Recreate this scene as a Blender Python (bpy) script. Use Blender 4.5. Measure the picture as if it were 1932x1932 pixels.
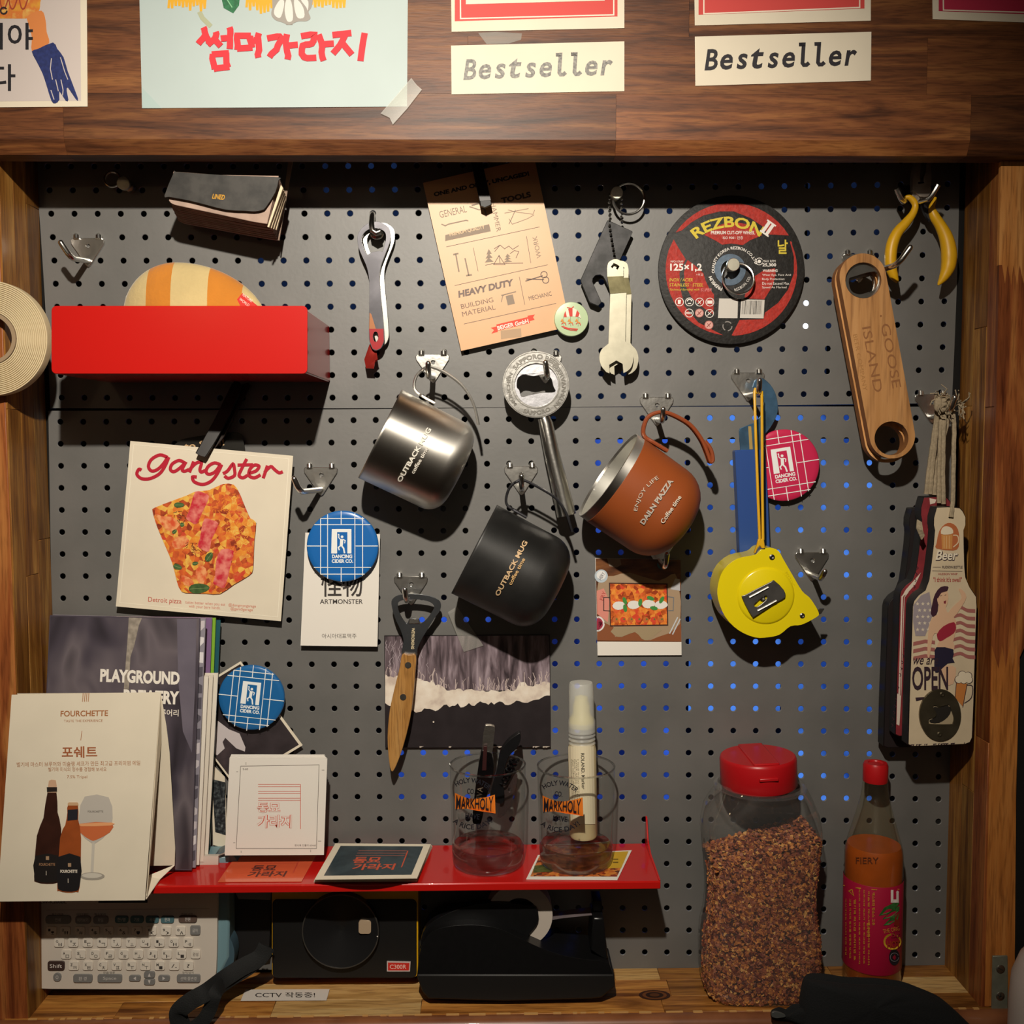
import bpy, math, random
from mathutils import Vector, Matrix, noise
from mathutils.geometry import tessellate_polygon
random.seed(7)
for o in list(bpy.data.objects): bpy.data.objects.remove(o)
SC = bpy.context.scene; COL = SC.collection
PI = math.pi
# ---------------------------------------------------------------- camera
F = 1935.0; D = 0.9                       # focal length in pixels of a 1932 px frame, distance to the pegboard
dy = Vector((-31, 131, -F)).normalized()
zc = Vector((-.004, 1, 0)); zc = (zc - dy*zc.dot(dy)).normalized(); xc = dy.cross(zc)
WC = Matrix((xc, dy, zc)).transposed()    # world -> camera
CW = WC.transposed(); CAM = Vector((0, -D, 0))
cam = bpy.data.objects.new('camera', bpy.data.cameras.new('camera')); COL.objects.link(cam)
cam.matrix_world = Matrix.Translation(CAM) @ CW.to_4x4()
cam.data.sensor_width = 36; cam.data.lens = 36*F/1932; cam.data.clip_start = .01
SC.camera = cam
# ---------------------------------------------------------------- world, lights, exposure
SC.view_settings.view_transform = 'Standard'; SC.view_settings.look = 'None'
SC.view_settings.gamma = 1; SC.view_settings.use_curve_mapping = False
SC.view_settings.exposure = 0.0
W = bpy.data.worlds.new('room_air'); SC.world = W; W.use_nodes = True
W.node_tree.nodes['Background'].inputs[0].default_value = (1, .82, .62, 1)
W.node_tree.nodes['Background'].inputs[1].default_value = .015
def light(name, kind, loc, energy, color, radius=.012, target=None, **k):
    l = bpy.data.lights.new(name, kind); l.energy = energy; l.color = color
    if kind == 'AREA': l.size = radius
    else: l.shadow_soft_size = radius
    for a, b in k.items(): setattr(l, a, b)
    o = bpy.data.objects.new(name, l); COL.objects.link(o); o.location = loc
    if target: o.rotation_euler = (Vector(target)-Vector(loc)).to_track_quat('-Z', 'Y').to_euler()
    return o
light('ceiling_spotlight', 'SPOT', (-.048, -.86, .422), 45, (1, .91, .78), .011, (-.08, 0, -.02), spot_size=1.42, spot_blend=1.0)
light('side_lamp', 'POINT', (-.46, -.95, .26), .42, (1, .66, .34), .012)
light('wall_fill_light', 'AREA', (.2, -2.3, .9), 5, (1, .93, .84), .5, (-.1, -3.4, .1))  # unseen fill, added to brighten the front wall that the chrome reflects
for lx in (-.9, .15, 1.1): light('reflection_light', 'POINT', (lx, -1.7, 1.0), .05, (1, .78, .52), .05)  # unseen point lights, added as bright spots for the chrome to reflect

# ---------------------------------------------------------------- picking points in the place
def ray(px, py): return CW @ Vector(((px-966)/F, (966-py)/F, -1))
def P(px, py, d=0.0):
    r = ray(px, py); return CAM + r*((D-d)/r.y)
def Pz(px, py, z):
    r = ray(px, py); return CAM + r*(z/r.z)
def plane(d, eps=0.0):
    return lambda x, y: P(x, y, d+eps)
def zplane(z): return lambda x, y: Pz(x, y, z)
def gplane(a, b, c, eps=0.0):
    n = (b-a).cross(c-a).normalized()
    if n.dot(CAM-a) < 0: n = -n
    a2 = a + n*eps
    def S(x, y):
        r = ray(x, y); return CAM + r*((a2-CAM).dot(n)/r.dot(n))
    return S
def cyl(c, ax, R, eps=.0003):
    ax = ax.normalized(); R = R+eps
    def S(x, y):
        r = ray(x, y).normalized(); o = CAM-c
        a = r-ax*r.dot(ax); b = o-ax*o.dot(ax)
        A = a.dot(a); B = 2*a.dot(b); Cc = b.dot(b)-R*R
        q = max(B*B-4*A*Cc, 0)
        return CAM + r*((-B-math.sqrt(q))/(2*A))
    return S
def lift(S, e): return lambda x, y: (lambda p: p+(CAM-p).normalized()*e)(S(x, y))
def sc(d): return (D-d)/F*1.0        # metres per pixel
def cv(ox, oy, s): return lambda pts: [(ox+x/s, oy+y/s) for x, y in pts]

# ---------------------------------------------------------------- materials
def lin(h):
    h = h.lstrip('#'); v = [int(h[i:i+2], 16)/255 for i in (0, 2, 4)]
    return tuple((c/12.92 if c <= .04045 else ((c+.055)/1.055)**2.4) for c in v)+(1,)
MC = {}
def mat(name, color='#888888', rough=.5, metal=0, noise_amt=0, nscale=40, bump=0, bscale=400, coat=0, trans=0, ior=1.45, emit=None, es=1, aniso=0, spec=.5, sheen=0, alt=None):
    if name in MC: return MC[name]
    m = bpy.data.materials.new(name); m.use_nodes = True; nt = m.node_tree; N = nt.nodes; L = nt.links
    b = N['Principled BSDF']; b.inputs['Base Color'].default_value = lin(color)
    b.inputs['Roughness'].default_value = rough; b.inputs['Metallic'].default_value = metal
    b.inputs['Coat Weight'].default_value = coat; b.inputs['Transmission Weight'].default_value = trans; b.inputs['IOR'].default_value = ior
    b.inputs['Anisotropic'].default_value = aniso; b.inputs['Specular IOR Level'].default_value = spec; b.inputs['Sheen Weight'].default_value = sheen
    if emit: b.inputs['Emission Color'].default_value = lin(emit); b.inputs['Emission Strength'].default_value = es
    if noise_amt or bump:
        tc = N.new('ShaderNodeTexCoord')
        if noise_amt:
            n = N.new('ShaderNodeTexNoise'); n.inputs['Scale'].default_value = nscale; n.inputs['Detail'].default_value = 5
            L.new(tc.outputs['Object'], n.inputs['Vector'])
            r = N.new('ShaderNodeValToRGB'); c = lin(color); c2 = lin(alt) if alt else tuple(x*(1-noise_amt) for x in c[:3])+(1,)
            r.color_ramp.elements[0].position = .38; r.color_ramp.elements[1].position = .64
            r.color_ramp.elements[0].color = c2; r.color_ramp.elements[1].color = c
            L.new(n.outputs['Fac'], r.inputs[0]); L.new(r.outputs[0], b.inputs['Base Color'])
        if bump:
            n2 = N.new('ShaderNodeTexNoise'); n2.inputs['Scale'].default_value = bscale; n2.inputs['Detail'].default_value = 3
            L.new(tc.outputs['Object'], n2.inputs['Vector'])
            bp = N.new('ShaderNodeBump'); bp.inputs['Strength'].default_value = bump; bp.inputs['Distance'].default_value = .0006
            L.new(n2.outputs['Fac'], bp.inputs['Height']); L.new(bp.outputs[0], b.inputs['Normal'])
    MC[name] = m; return m
def ink(h, rough=.6): return mat('ink_'+h.strip('#')+('' if rough == .6 else 'g'), h, rough)
def wood(name, dark, mid, light_, axis='X', scale=1.0, rough=.45, fine=1.0, coat=.15):
    if name in MC: return MC[name]
    m = bpy.data.materials.new(name); m.use_nodes = True; nt = m.node_tree; N = nt.nodes; L = nt.links; b = N['Principled BSDF']
    tc = N.new('ShaderNodeTexCoord'); oi = N.new('ShaderNodeObjectInfo'); mp = N.new('ShaderNodeMapping')
    s = {'X': (5, 60, 60), 'Z': (60, 60, 4), 'Y': (60, 4, 60)}[axis]
    mp.inputs['Scale'].default_value = tuple(v*scale for v in s)
    add = N.new('ShaderNodeVectorMath'); add.operation = 'ADD'
    ml = N.new('ShaderNodeMath'); ml.operation = 'MULTIPLY'; ml.inputs[1].default_value = 7.3
    L.new(oi.outputs['Random'], ml.inputs[0]); L.new(tc.outputs['Object'], add.inputs[0]); L.new(ml.outputs[0], add.inputs[1]); L.new(add.outputs[0], mp.inputs[0])
    n1 = N.new('ShaderNodeTexNoise'); n1.inputs['Scale'].default_value = 1.0; n1.inputs['Detail'].default_value = 6; n1.inputs['Distortion'].default_value = 1.2
    n2 = N.new('ShaderNodeTexNoise'); n2.inputs['Scale'].default_value = 9*fine; n2.inputs['Detail'].default_value = 4
    L.new(mp.outputs[0], n1.inputs['Vector']); L.new(mp.outputs[0], n2.inputs['Vector'])
    r = N.new('ShaderNodeValToRGB'); cr = r.color_ramp
    cr.elements[0].position = .3; cr.elements[0].color = lin(dark); cr.elements[1].position = .72; cr.elements[1].color = lin(light_)
    e = cr.elements.new(.5); e.color = lin(mid); L.new(n1.outputs['Fac'], r.inputs[0])
    r2 = N.new('ShaderNodeValToRGB'); r2.color_ramp.elements[0].position = .36; r2.color_ramp.elements[0].color = (.45, .4, .38, 1); r2.color_ramp.elements[1].position = .52; r2.color_ramp.elements[1].color = (1, 1, 1, 1)
    L.new(n2.outputs['Fac'], r2.inputs[0])
    mx = N.new('ShaderNodeMix'); mx.data_type = 'RGBA'; mx.blend_type = 'MULTIPLY'; mx.inputs[0].default_value = .6
    L.new(r.outputs[0], mx.inputs[6]); L.new(r2.outputs[0], mx.inputs[7])
    hs = N.new('ShaderNodeHueSaturation'); mr = N.new('ShaderNodeMapRange'); mr.inputs[3].default_value = .72; mr.inputs[4].default_value = 1.28
    L.new(oi.outputs['Random'], mr.inputs[0]); L.new(mr.outputs[0], hs.inputs['Value']); L.new(mx.outputs[2], hs.inputs['Color'])
    L.new(hs.outputs[0], b.inputs['Base Color']); b.inputs['Roughness'].default_value = rough; b.inputs['Coat Weight'].default_value = coat*.4; b.inputs['Coat Roughness'].default_value = .35; b.inputs['Specular IOR Level'].default_value = .3
    bp = N.new('ShaderNodeBump'); bp.inputs['Strength'].default_value = .25; bp.inputs['Distance'].default_value = .0006
    L.new(n2.outputs['Fac'], bp.inputs['Height']); L.new(bp.outputs[0], b.inputs['Normal'])
    MC[name] = m; return m
def thin_glass(name, tint=(1, 1, 1, 1), rough=.02, dens=0.0, dcol=(.8, .8, .8, 1), solid=0, base=.045):
    m = bpy.data.materials.new(name); m.use_nodes = True; nt = m.node_tree; N = nt.nodes; L = nt.links
    N.remove(N['Principled BSDF']); out = N['Material Output']
    t = N.new('ShaderNodeBsdfTransparent'); t.inputs[0].default_value = tint
    g = N.new('ShaderNodeBsdfGlossy'); g.inputs['Roughness'].default_value = rough
    lw = N.new('ShaderNodeLayerWeight'); lw.inputs[0].default_value = .5
    pw = N.new('ShaderNodeMath'); pw.operation = 'POWER'; pw.inputs[1].default_value = 5; fr = N.new('ShaderNodeMath'); fr.operation = 'MULTIPLY_ADD'; fr.inputs[1].default_value = .55; fr.inputs[2].default_value = base
    L.new(lw.outputs['Facing'], pw.inputs[0]); L.new(pw.outputs[0], fr.inputs[0])
    mx = N.new('ShaderNodeMixShader'); L.new(fr.outputs[0], mx.inputs[0]); L.new(t.outputs[0], mx.inputs[1]); L.new(g.outputs[0], mx.inputs[2])
    last = mx
    if solid:
        gl = N.new('ShaderNodeBsdfGlass'); gl.inputs['IOR'].default_value = 1.45
        m3 = N.new('ShaderNodeMixShader'); m3.inputs[0].default_value = solid; L.new(mx.outputs[0], m3.inputs[1]); L.new(gl.outputs[0], m3.inputs[2]); last = m3
    if dens:
        df = N.new('ShaderNodeBsdfDiffuse'); df.inputs[0].default_value = dcol
        m2 = N.new('ShaderNodeMixShader'); m2.inputs[0].default_value = dens; L.new(mx.outputs[0], m2.inputs[1]); L.new(df.outputs[0], m2.inputs[2]); last = m2
    L.new(last.outputs[0], out.inputs[0]); return m
def ramp_mat(name, stops, scale=60, detail=6, rough=.4, vor=False, stretch=(1, 1, 1), dist=0, bump=0):
    if name in MC: return MC[name]
    m = bpy.data.materials.new(name); m.use_nodes = True; nt = m.node_tree; N = nt.nodes; L = nt.links; b = N['Principled BSDF']
    tc = N.new('ShaderNodeTexCoord'); mp = N.new('ShaderNodeMapping'); mp.inputs['Scale'].default_value = stretch; L.new(tc.outputs['Object'], mp.inputs[0])
    n = N.new('ShaderNodeTexNoise'); n.inputs['Scale'].default_value = scale; n.inputs['Detail'].default_value = detail; n.inputs['Distortion'].default_value = dist
    L.new(mp.outputs[0], n.inputs['Vector']); src = n.outputs['Fac']
    if vor:
        v = N.new('ShaderNodeTexVoronoi'); v.inputs['Scale'].default_value = scale*2; L.new(mp.outputs[0], v.inputs['Vector'])
        mm = N.new('ShaderNodeMix'); mm.inputs[0].default_value = .5; sp = N.new('ShaderNodeSeparateColor'); L.new(v.outputs['Color'], sp.inputs[0])
        L.new(n.outputs['Fac'], mm.inputs[2]); L.new(sp.outputs[0], mm.inputs[3]); src = mm.outputs[0]
    r = N.new('ShaderNodeValToRGB'); cr = r.color_ramp
    while len(cr.elements) < len(stops): cr.elements.new(.5)
    for e, (p, c) in zip(cr.elements, stops): e.position = p; e.color = lin(c)
    L.new(src, r.inputs[0]); L.new(r.outputs[0], b.inputs['Base Color']); b.inputs['Roughness'].default_value = rough
    if bump:
        bp = N.new('ShaderNodeBump'); bp.inputs['Strength'].default_value = bump; bp.inputs['Distance'].default_value = .0008
        L.new(n.outputs['Fac'], bp.inputs['Height']); L.new(bp.outputs[0], b.inputs['Normal'])
    MC[name] = m; return m

CHROME = mat('chrome', '#e4e2dc', .24, 1, bump=.5, bscale=90)
STEEL = mat('steel', '#b9b7b0', .28, 1, noise_amt=.2, nscale=90)
DSTEEL = mat('dark_steel', '#4b4a4e', .35, .75, noise_amt=.3, nscale=60)
BRUSH = mat('brushed_steel', '#d2cec6', .38, 1, noise_amt=.12, nscale=30, aniso=.7)
NICKEL = mat('satin_nickel', '#cfcab8', .38, 1, noise_amt=.1, nscale=200)
BLACK = mat('black_plastic', '#101012', .35, noise_amt=.2, nscale=200)
HANDLEM = mat('handle_steel', '#dcd9d2', .4, 1)
MATTEB = mat('matte_black', '#141414', .5)
GLOSSB = mat('gloss_black', '#0b0a0b', .12)
RED = mat('red_enamel', '#bf1712', .25, coat=.35)
PAPER = mat('cream_paper', '#e3d8c2', .7, noise_amt=.04, nscale=30)
WHITE = mat('white_card', '#e8e2d8', .55)

# ---------------------------------------------------------------- geometry builder
ORG = {}
class G:
    def __init__(s): s.v = []; s.f = []; s.m = []; s.mats = []
    def add(s, vs, fs, m):
        if m not in s.mats: s.mats.append(m)
        k = s.mats.index(m); n = len(s.v); s.v += [Vector(v) for v in vs]
        for f in fs: s.f.append([n+i for i in f]); s.m.append(k)
        return s
    def box(s, a, b, m, rot=None, piv=None):
        x0, y0, z0 = a; x1, y1, z1 = b
        vs = [Vector((x, y, z)) for x in (x0, x1) for y in (y0, y1) for z in (z0, z1)]
        if rot: piv = Vector(piv or (Vector(a)+Vector(b))/2); vs = [piv+rot@(v-piv) for v in vs]
        return s.add(vs, [(0, 1, 3, 2), (4, 6, 7, 5), (0, 4, 5, 1), (2, 3, 7, 6), (0, 2, 6, 4), (1, 5, 7, 3)], m)
    def poly(s, pts, S, m, holes=()):
        loops = [[Vector((x, -y, 0)) for x, y in l] for l in [pts]+list(holes)]
        flat = [p for l in loops for p in l]
        return s.add([S(p.x, -p.y) for p in flat], [tuple(t) for t in tessellate_polygon(loops)], m)
    def prism(s, pts, S, th, m, holes=(), vec=(0, 1, 0), side=None):
        loops = [[Vector((x, -y, 0)) for x, y in l] for l in [pts]+list(holes)]
        flat = [p for l in loops for p in l]; n = len(flat); vec = Vector(vec)*th
        fr = [S(p.x, -p.y) for p in flat]; vs = fr+[v+vec for v in fr]
        tr = [tuple(t) for t in tessellate_polygon(loops)]
        s.add(vs, tr+[tuple(n+i for i in reversed(t)) for t in tr], m)
        q = []; k = 0
        for l in loops:
            c = len(l)
            q += [(k+i, k+(i+1) % c, n+k+(i+1) % c, n+k+i) for i in range(c)]; k += c
        base = len(s.v)-2*n; m2 = side or m
        if m2 not in s.mats: s.mats.append(m2)
        for f in q: s.f.append([base+i for i in f]); s.m.append(s.mats.index(m2))
        return s
    def tube(s, pts, r, m, n=8, closed=False, flat=None):
        pts = [Vector(p) for p in pts]; rr = r if isinstance(r, (list, tuple)) else [r]*len(pts); N_ = len(pts); vs = []; up = None
        for i, p in enumerate(pts):
            t = (pts[(i+1) % N_]-pts[i-1]) if closed else (pts[min(i+1, N_-1)]-pts[max(i-1, 0)])
            t.normalize()
            if up is None: up = t.orthogonal().normalized() if not flat else (Vector(flat)-t*t.dot(Vector(flat))).normalized()
            elif flat: up = (Vector(flat)-t*t.dot(Vector(flat))).normalized()
            else: up = (up-t*up.dot(t)).normalized()
            sd = t.cross(up)
            for k in range(n):
                a = 2*PI*k/n; f2 = .18 if flat else 1
                vs.append(p+(up*math.cos(a)*f2+sd*math.sin(a))*rr[i])
        fs = []
        for i in range(N_ if closed else N_-1):
            j = (i+1) % N_
            fs += [(i*n+k, i*n+(k+1) % n, j*n+(k+1) % n, j*n+k) for k in range(n)]
        if not closed: fs += [tuple(range(n))[::-1], tuple((N_-1)*n+k for k in range(n))]
        return s.add(vs, fs, m)
    def lathe(s, prof, o, ax, m, n=48, sx=None):
        o = Vector(o); ax = Vector(ax).normalized(); u = ax.orthogonal().normalized(); w = ax.cross(u); vs = []; fs = []
        for r, h in prof:
            vs += [o+ax*h+(u*math.cos(2*PI*k/n)+w*math.sin(2*PI*k/n))*max(r, 1e-6) for k in range(n)]
        for i in range(len(prof)-1): fs += [(i*n+k, i*n+(k+1) % n, (i+1)*n+(k+1) % n, (i+1)*n+k) for k in range(n)]
        return s.add(vs, fs, m)
    def ball(s, c, r, m, n=12, scale=(1, 1, 1)):
        c = Vector(c); vs = []; fs = []
        for i in range(n+1):
            a = PI*i/n
            vs += [c+Vector((math.sin(a)*math.cos(2*PI*k/(2*n))*scale[0], math.sin(a)*math.sin(2*PI*k/(2*n))*scale[1], math.cos(a)*scale[2]))*r for k in range(2*n)]
        w = 2*n
        for i in range(n): fs += [(i*w+k, i*w+(k+1) % w, (i+1)*w+(k+1) % w, (i+1)*w+k) for k in range(w)]
        return s.add(vs, fs, m)
    def stroke(s, pts, w, S, m):
        pts = [Vector((x, y)) for x, y in pts]; L_ = []; R_ = []
        for i, p in enumerate(pts):
            a = (pts[i]-pts[i-1]).normalized() if i else None; b = (pts[i+1]-pts[i]).normalized() if i < len(pts)-1 else None
            t = ((a or b)+(b or a)); t = t.normalized() if t.length > 1e-6 else (b or a)
            k = 1/max(.5, math.sqrt(max(0, (1+((a or b).dot(b or a)))/2)))
            ww = w[i] if isinstance(w, (list, tuple)) else w
            nn = Vector((-t.y, t.x))*ww/2*k; L_.append(p+nn); R_.append(p-nn)
        n = len(pts)
        return s.add([S(q.x, q.y) for q in L_+R_], [(i, i+1, n+i+1, n+i) for i in range(n-1)], m)
    def text(s, body, x, y, w, h, S, m, ang=0, shear=0, bold=0, arc=None, ital=0, grow=0):
        """body centred at pixel (x,y), w x h pixels, turned by ang degrees (clockwise on the photograph)"""
        vs, fs = glyphs(body, bold, shear)
        xs = [v[0] for v in vs]; ys = [v[1] for v in vs]
        x0, x1, y0, y1 = min(xs), max(xs), min(ys), max(ys); W_ = x1-x0; H = max(y1-y0, 1e-6)
        ca, sa = math.cos(math.radians(ang)), math.sin(math.radians(ang)); out = []
        for a, b in vs:
            u = ((a-x0)/W_-.5)*w; v = -((b-y0)/H-.5)*h
            v *= 1+grow*(2*u/w)**2 if grow else 1
            if arc:      # arc = signed radius in px: >0 bends over the top
                th = u/arc; rr = abs(arc)+(-v if arc > 0 else v)
                u2 = math.sin(abs(th))*math.copysign(rr, u); v2 = (abs(arc)-math.cos(th)*rr)*(1 if arc > 0 else -1)
                u, v = u2, v2
            out.append(S(x+u*ca-v*sa, y+u*sa+v*ca))
        return s.add(out, fs, m)
    def build(s, name, parent=None, label=None, cat=None, group=None, kind=None, bev=0, seg=2, smooth=False, ang=35, fix=True, sub=0, origin=None):
        if parent is not None and parent in ORG: o0 = ORG[parent]
        elif origin is not None: o0 = Vector(origin)
        else:
            n = len(s.v); o0 = sum(s.v, Vector())/n
        me = bpy.data.meshes.new(name); me.from_pydata([tuple(v-o0) for v in s.v], [], s.f)
        for m in s.mats: me.materials.append(m)
        me.polygons.foreach_set('material_index', s.m)
        if fix:
            import bmesh
            bm = bmesh.new(); bm.from_mesh(me); bmesh.ops.recalc_face_normals(bm, faces=bm.faces); bm.to_mesh(me); bm.free()
        if smooth or bev:
            me.polygons.foreach_set('use_smooth', [True]*len(me.polygons)); me.set_sharp_from_angle(angle=math.radians(ang))
        me.update()
        ob = bpy.data.objects.new(name, me); COL.objects.link(ob)
        if bev:
            b = ob.modifiers.new('b', 'BEVEL'); b.width = bev; b.segments = seg; b.limit_method = 'ANGLE'; b.angle_limit = math.radians(40); b.harden_normals = False
        if sub: ob.modifiers.new('s', 'SUBSURF').levels = sub; ob.modifiers['s'].render_levels = sub
        if parent is not None: ob.parent = parent
        else: ob.location = o0
        ORG[ob] = o0
        return tag(ob, label, cat, group, kind)
def tag(o, label=None, cat=None, group=None, kind=None):
    for k, v in (('label', label), ('category', cat), ('group', group), ('kind', kind)):
        if v: o[k] = v
    return o
def T(name, label, cat, loc, group=None, kind=None):
    o = bpy.data.objects.new(name, None); COL.objects.link(o); o.location = loc; o.empty_display_size = .01
    ORG[o] = Vector(loc); return tag(o, label, cat, group, kind)
GL = {}; TS = None
def glyphs(body, bold=0, shear=0):
    k = (body, bold, shear)
    if k in GL: return GL[k]
    global TS
    if TS is None:
        sc_ = bpy.data.scenes.new('lettering'); c = bpy.data.curves.new('t', 'FONT'); c.resolution_u = 3; o = bpy.data.objects.new('t', c); sc_.collection.objects.link(o); TS = (sc_, c, o)
    sc_, c, o = TS; c.body = body; c.offset = bold; c.shear = shear; sc_.view_layers[0].update(); dg = sc_.view_layers[0].depsgraph
    me = o.evaluated_get(dg).to_mesh()
    r = ([(v.co.x, v.co.y) for v in me.vertices], [tuple(p.vertices) for p in me.polygons])
    GL[k] = r; return r
def circ(cx, cy, r, n=32, ry=None, a0=0, a1=360):
    ry = ry or r; full = abs(a1-a0) >= 360; k = n if full else n+1
    return [(cx+r*math.cos(math.radians(a0+(a1-a0)*i/n)), cy+ry*math.sin(math.radians(a0+(a1-a0)*i/n))) for i in range(k)]
def sm(pts, k=4, closed=True):
    n = len(pts); out = []; pts = [Vector(p) for p in pts]
    for i in range(n if closed else n-1):
        g = (lambda j: pts[j % n]) if closed else (lambda j: pts[min(max(j, 0), n-1)])
        a, b, c, d = g(i-1), g(i), g(i+1), g(i+2)
        for q in range(k):
            t = q/k; out.append(.5*((2*b)+(c-a)*t+(2*a-5*b+4*c-d)*t*t+(3*b-a-3*c+d)*t**3))
    if not closed: out.append(pts[-1])
    return [tuple(p) for p in out]
def rrect(x0, y0, x1, y1, r, n=4):
    return [p for cx, cy, a in ((x1-r, y0+r, -90), (x1-r, y1-r, 0), (x0+r, y1-r, 90), (x0+r, y0+r, 180)) for p in circ(cx, cy, r, n, a0=a, a1=a+90)]
def rot2(pts, cx, cy, deg):
    c, s_ = math.cos(math.radians(deg)), math.sin(math.radians(deg)); return [(cx+x*c-y*s_, cy+x*s_+y*c) for x, y in pts]
E3 = .00012   # print layer step

# ================================================================ the setting
XL, XR, ZF, ZS = -.390, .408, -.477, -.3604
WHEAD = wood('header_wood', '#432413', '#6e4022', '#8c5a30', 'X', 1.5, .5)
WSIDE = wood('side_wood', '#5a3214', '#8f5f28', '#b98a45', 'Z', 1, .45)
WPOST = wood('post_wood', '#5e2c16', '#96532a', '#bb7c42', 'Z', 1.1, .4)
WPALE = wood('pale_wood', '#a5793f', '#d0a566', '#e2c083', 'X', 1, .5)
WFLOOR = wood('ledge_wood', '#5f3413', '#a86f33', '#c79148', 'X', 1, .4)
DARKW = mat('dark_gap', '#0a0705', .9)
ROOM = mat('dark_room', '#15120f', .9)

def staves(parent, rects, depth, m, z0, axis='front', gap=.00025, bev=.0005):
    for r in rects:
        x0, y0, z0_, x1, y1, z1 = r
        g = G().box((x0+(gap if axis != 'x' else 0), y0+(gap if axis == 'x' else 0), z0_+gap), (x1-(gap if axis != 'x' else 0), y1-(gap if axis == 'x' else 0), z1-gap), m[random.randrange(len(m))] if isinstance(m, list) else m)
        g.build('stave', parent, bev=bev)
# header board over the niche: a core and its glued staves
hz = P(966, 290, .09).z
hd = G().box((-.62, -.084, hz+.012), (.62, -.072, .52), DARKW).build('trim_1', kind='structure', origin=(0, -.07, hz))
rows = [(hz, hz+.045), (hz+.045, hz+.088), (hz+.088, hz+.137), (hz+.137, hz+.19), (hz+.19, hz+.26)]
cuts = [[-.62, -.33, .094, .37, .62], [-.62, -.2, -.02, .335, .62], [-.62, -.41, .15, .41, .62], [-.62, -.1, .25, .62], [-.62, 0, .62]]
for ri, ((a, b), cs) in enumerate(zip(rows, cuts)):
    for x0, x1 in zip(cs, cs[1:]):
        g = G()
        if ri == 0:       # bottom row carries the chamfered edge
            pr = [(-.0905, b-.0001), (-.0905, a+.0105), (-.0885, a+.006), (-.085, a), (-.066, a), (-.066, b-.0001)]
            for k in range(len(pr)): pass
            vs = [(x, y, z) for x in (x0+.00008, x1-.00008) for y, z in pr]; n = len(pr)
            g.add(vs, [tuple(range(n)), tuple(range(n, 2*n))[::-1]]+[(k, (k+1) % n, n+(k+1) % n, n+k) for k in range(n)], WHEAD)
            g.build('stave', hd, smooth=True, ang=20)
        else: g.box((x0+.00008, -.0905, a+.00004), (x1-.00008, -.07, b-.00004), WHEAD).build('stave', hd)
# side walls of the niche
def side(name, x, sgn):
    w = G().box((x, -.0665, ZF-.12), (x+sgn*.14, -.002, .32), DARKW) if sgn > 0 else G().box((x-.14, -.0665, ZF-.12), (x, -.002, .32), DARKW)
    w = w.build(name, kind='structure', origin=(x, 0, ZF))
    for (ya, yb), zs in zip(((-.07, -.047), (-.047, -.024), (-.024, 0)), ([-.6, -.25, .028, .33], [-.6, -.11, .33] if sgn < 0 else [-.6, -.3, .095, .33], [-.6, -.35, -.082, .2, .33] if sgn < 0 else [-.6, -.2, .03, .33])):
        for za, zb in zip(zs, zs[1:]):
            b = G().box((x-sgn*.0012, ya+.0001, za+.00015), (x+sgn*.006, yb-.0001, zb-.00015), WSIDE if sgn < 0 or yb > -.04 else WPOST)
            b.build('stave', w, bev=.0003, seg=1)
    return w
wl = side('wall_left', XL-.0012, -1); wr = side('wall_right', XR+.0012, 1)
# front faces of the posts
G().box((XL-.16, -.0705, ZF-.1), (XL-.0012, -.0666, .32), WPOST).build('stave', wl, bev=.0008)
S70 = plane(.0705)
fx = [1886, 1895, 1905, 1915, 1925, 1935, 1945]
zig = [(1886, 500), (1891, 500), (1896, 535), (1901, 500), (1908, 538), (1912, 500), (1919, 538), (1924, 500), (1931, 535), (1936, 500), (1990, 500)]
xe = lambda y: 1889 - (y-290)*(1889-1858)/1610.0
zig[0] = (xe(500), 500)
G().prism([(xe(200), 200), (2000, 200)]+zig[::-1], S70, .0038, wood('post_pale', '#a9672f', '#c98647', '#d79c5c', 'Z', 1, .4)).build('stave', wr)
zg2 = [(1877, 1218), (1884, 1262), (1890, 1218), (1898, 1262), (1904, 1218), (1911, 1262), (1917, 1218), (1923, 1262)]
zg2 = [(xe(1218), 1218)]+zg2[1:]
G().prism(zig+[(1990, 1100)]+[(1924, 1240)]+zg2[::-1], plane(.0704), .0038, WPOST).build('stave', wr)
G().prism(zg2+[(1924, 1240), (1917, 1500), (1914, 1898), (xe(1898), 1898)], S70, .0038, wood('post_pale2', '#8d5426', '#a9682f', '#bd7f42', 'Z', 1, .4)).build('stave', wr)
# ledge (floor of the niche) with its staves and the front rail
fl = G().box((XL-.1, -.066, ZF-.03), (XR+.1, 0, ZF-.003), DARKW).build('floor', kind='structure', origin=(0, 0, ZF))
def fst(xa, xb, ya, yb, m): G().box((xa+.0001, ya+.0001, ZF-.004), (xb-.0001, yb-.0001, ZF), m).build('stave', fl, bev=.0003, seg=1)
px = lambda x, y: Pz(x, y, ZF).x
ledger = [((-.072, -.047), [XL-.02, -.32, -.19, -.065, .14, .36, XR+.02], [1, 1, 0, 1, 1, 1]), ((-.047, -.02), [XL-.02, -.26, -.055, .15, .3, XR+.02], [1, 0, 1, 1, 0]), ((-.02, 0), [XL-.02, -.2, .105, .145, .3, XR+.02], [1, 1, 0, 1, 1])]
for (ya, yb), xs, kind_ in ledger:
    for k, (xa, xb) in enumerate(zip(xs, xs[1:])): fst(xa, xb, ya, yb, WFLOOR if kind_[k] else WPALE)
knot = G(); kc = Pz(1235, 1878, ZF)
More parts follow.
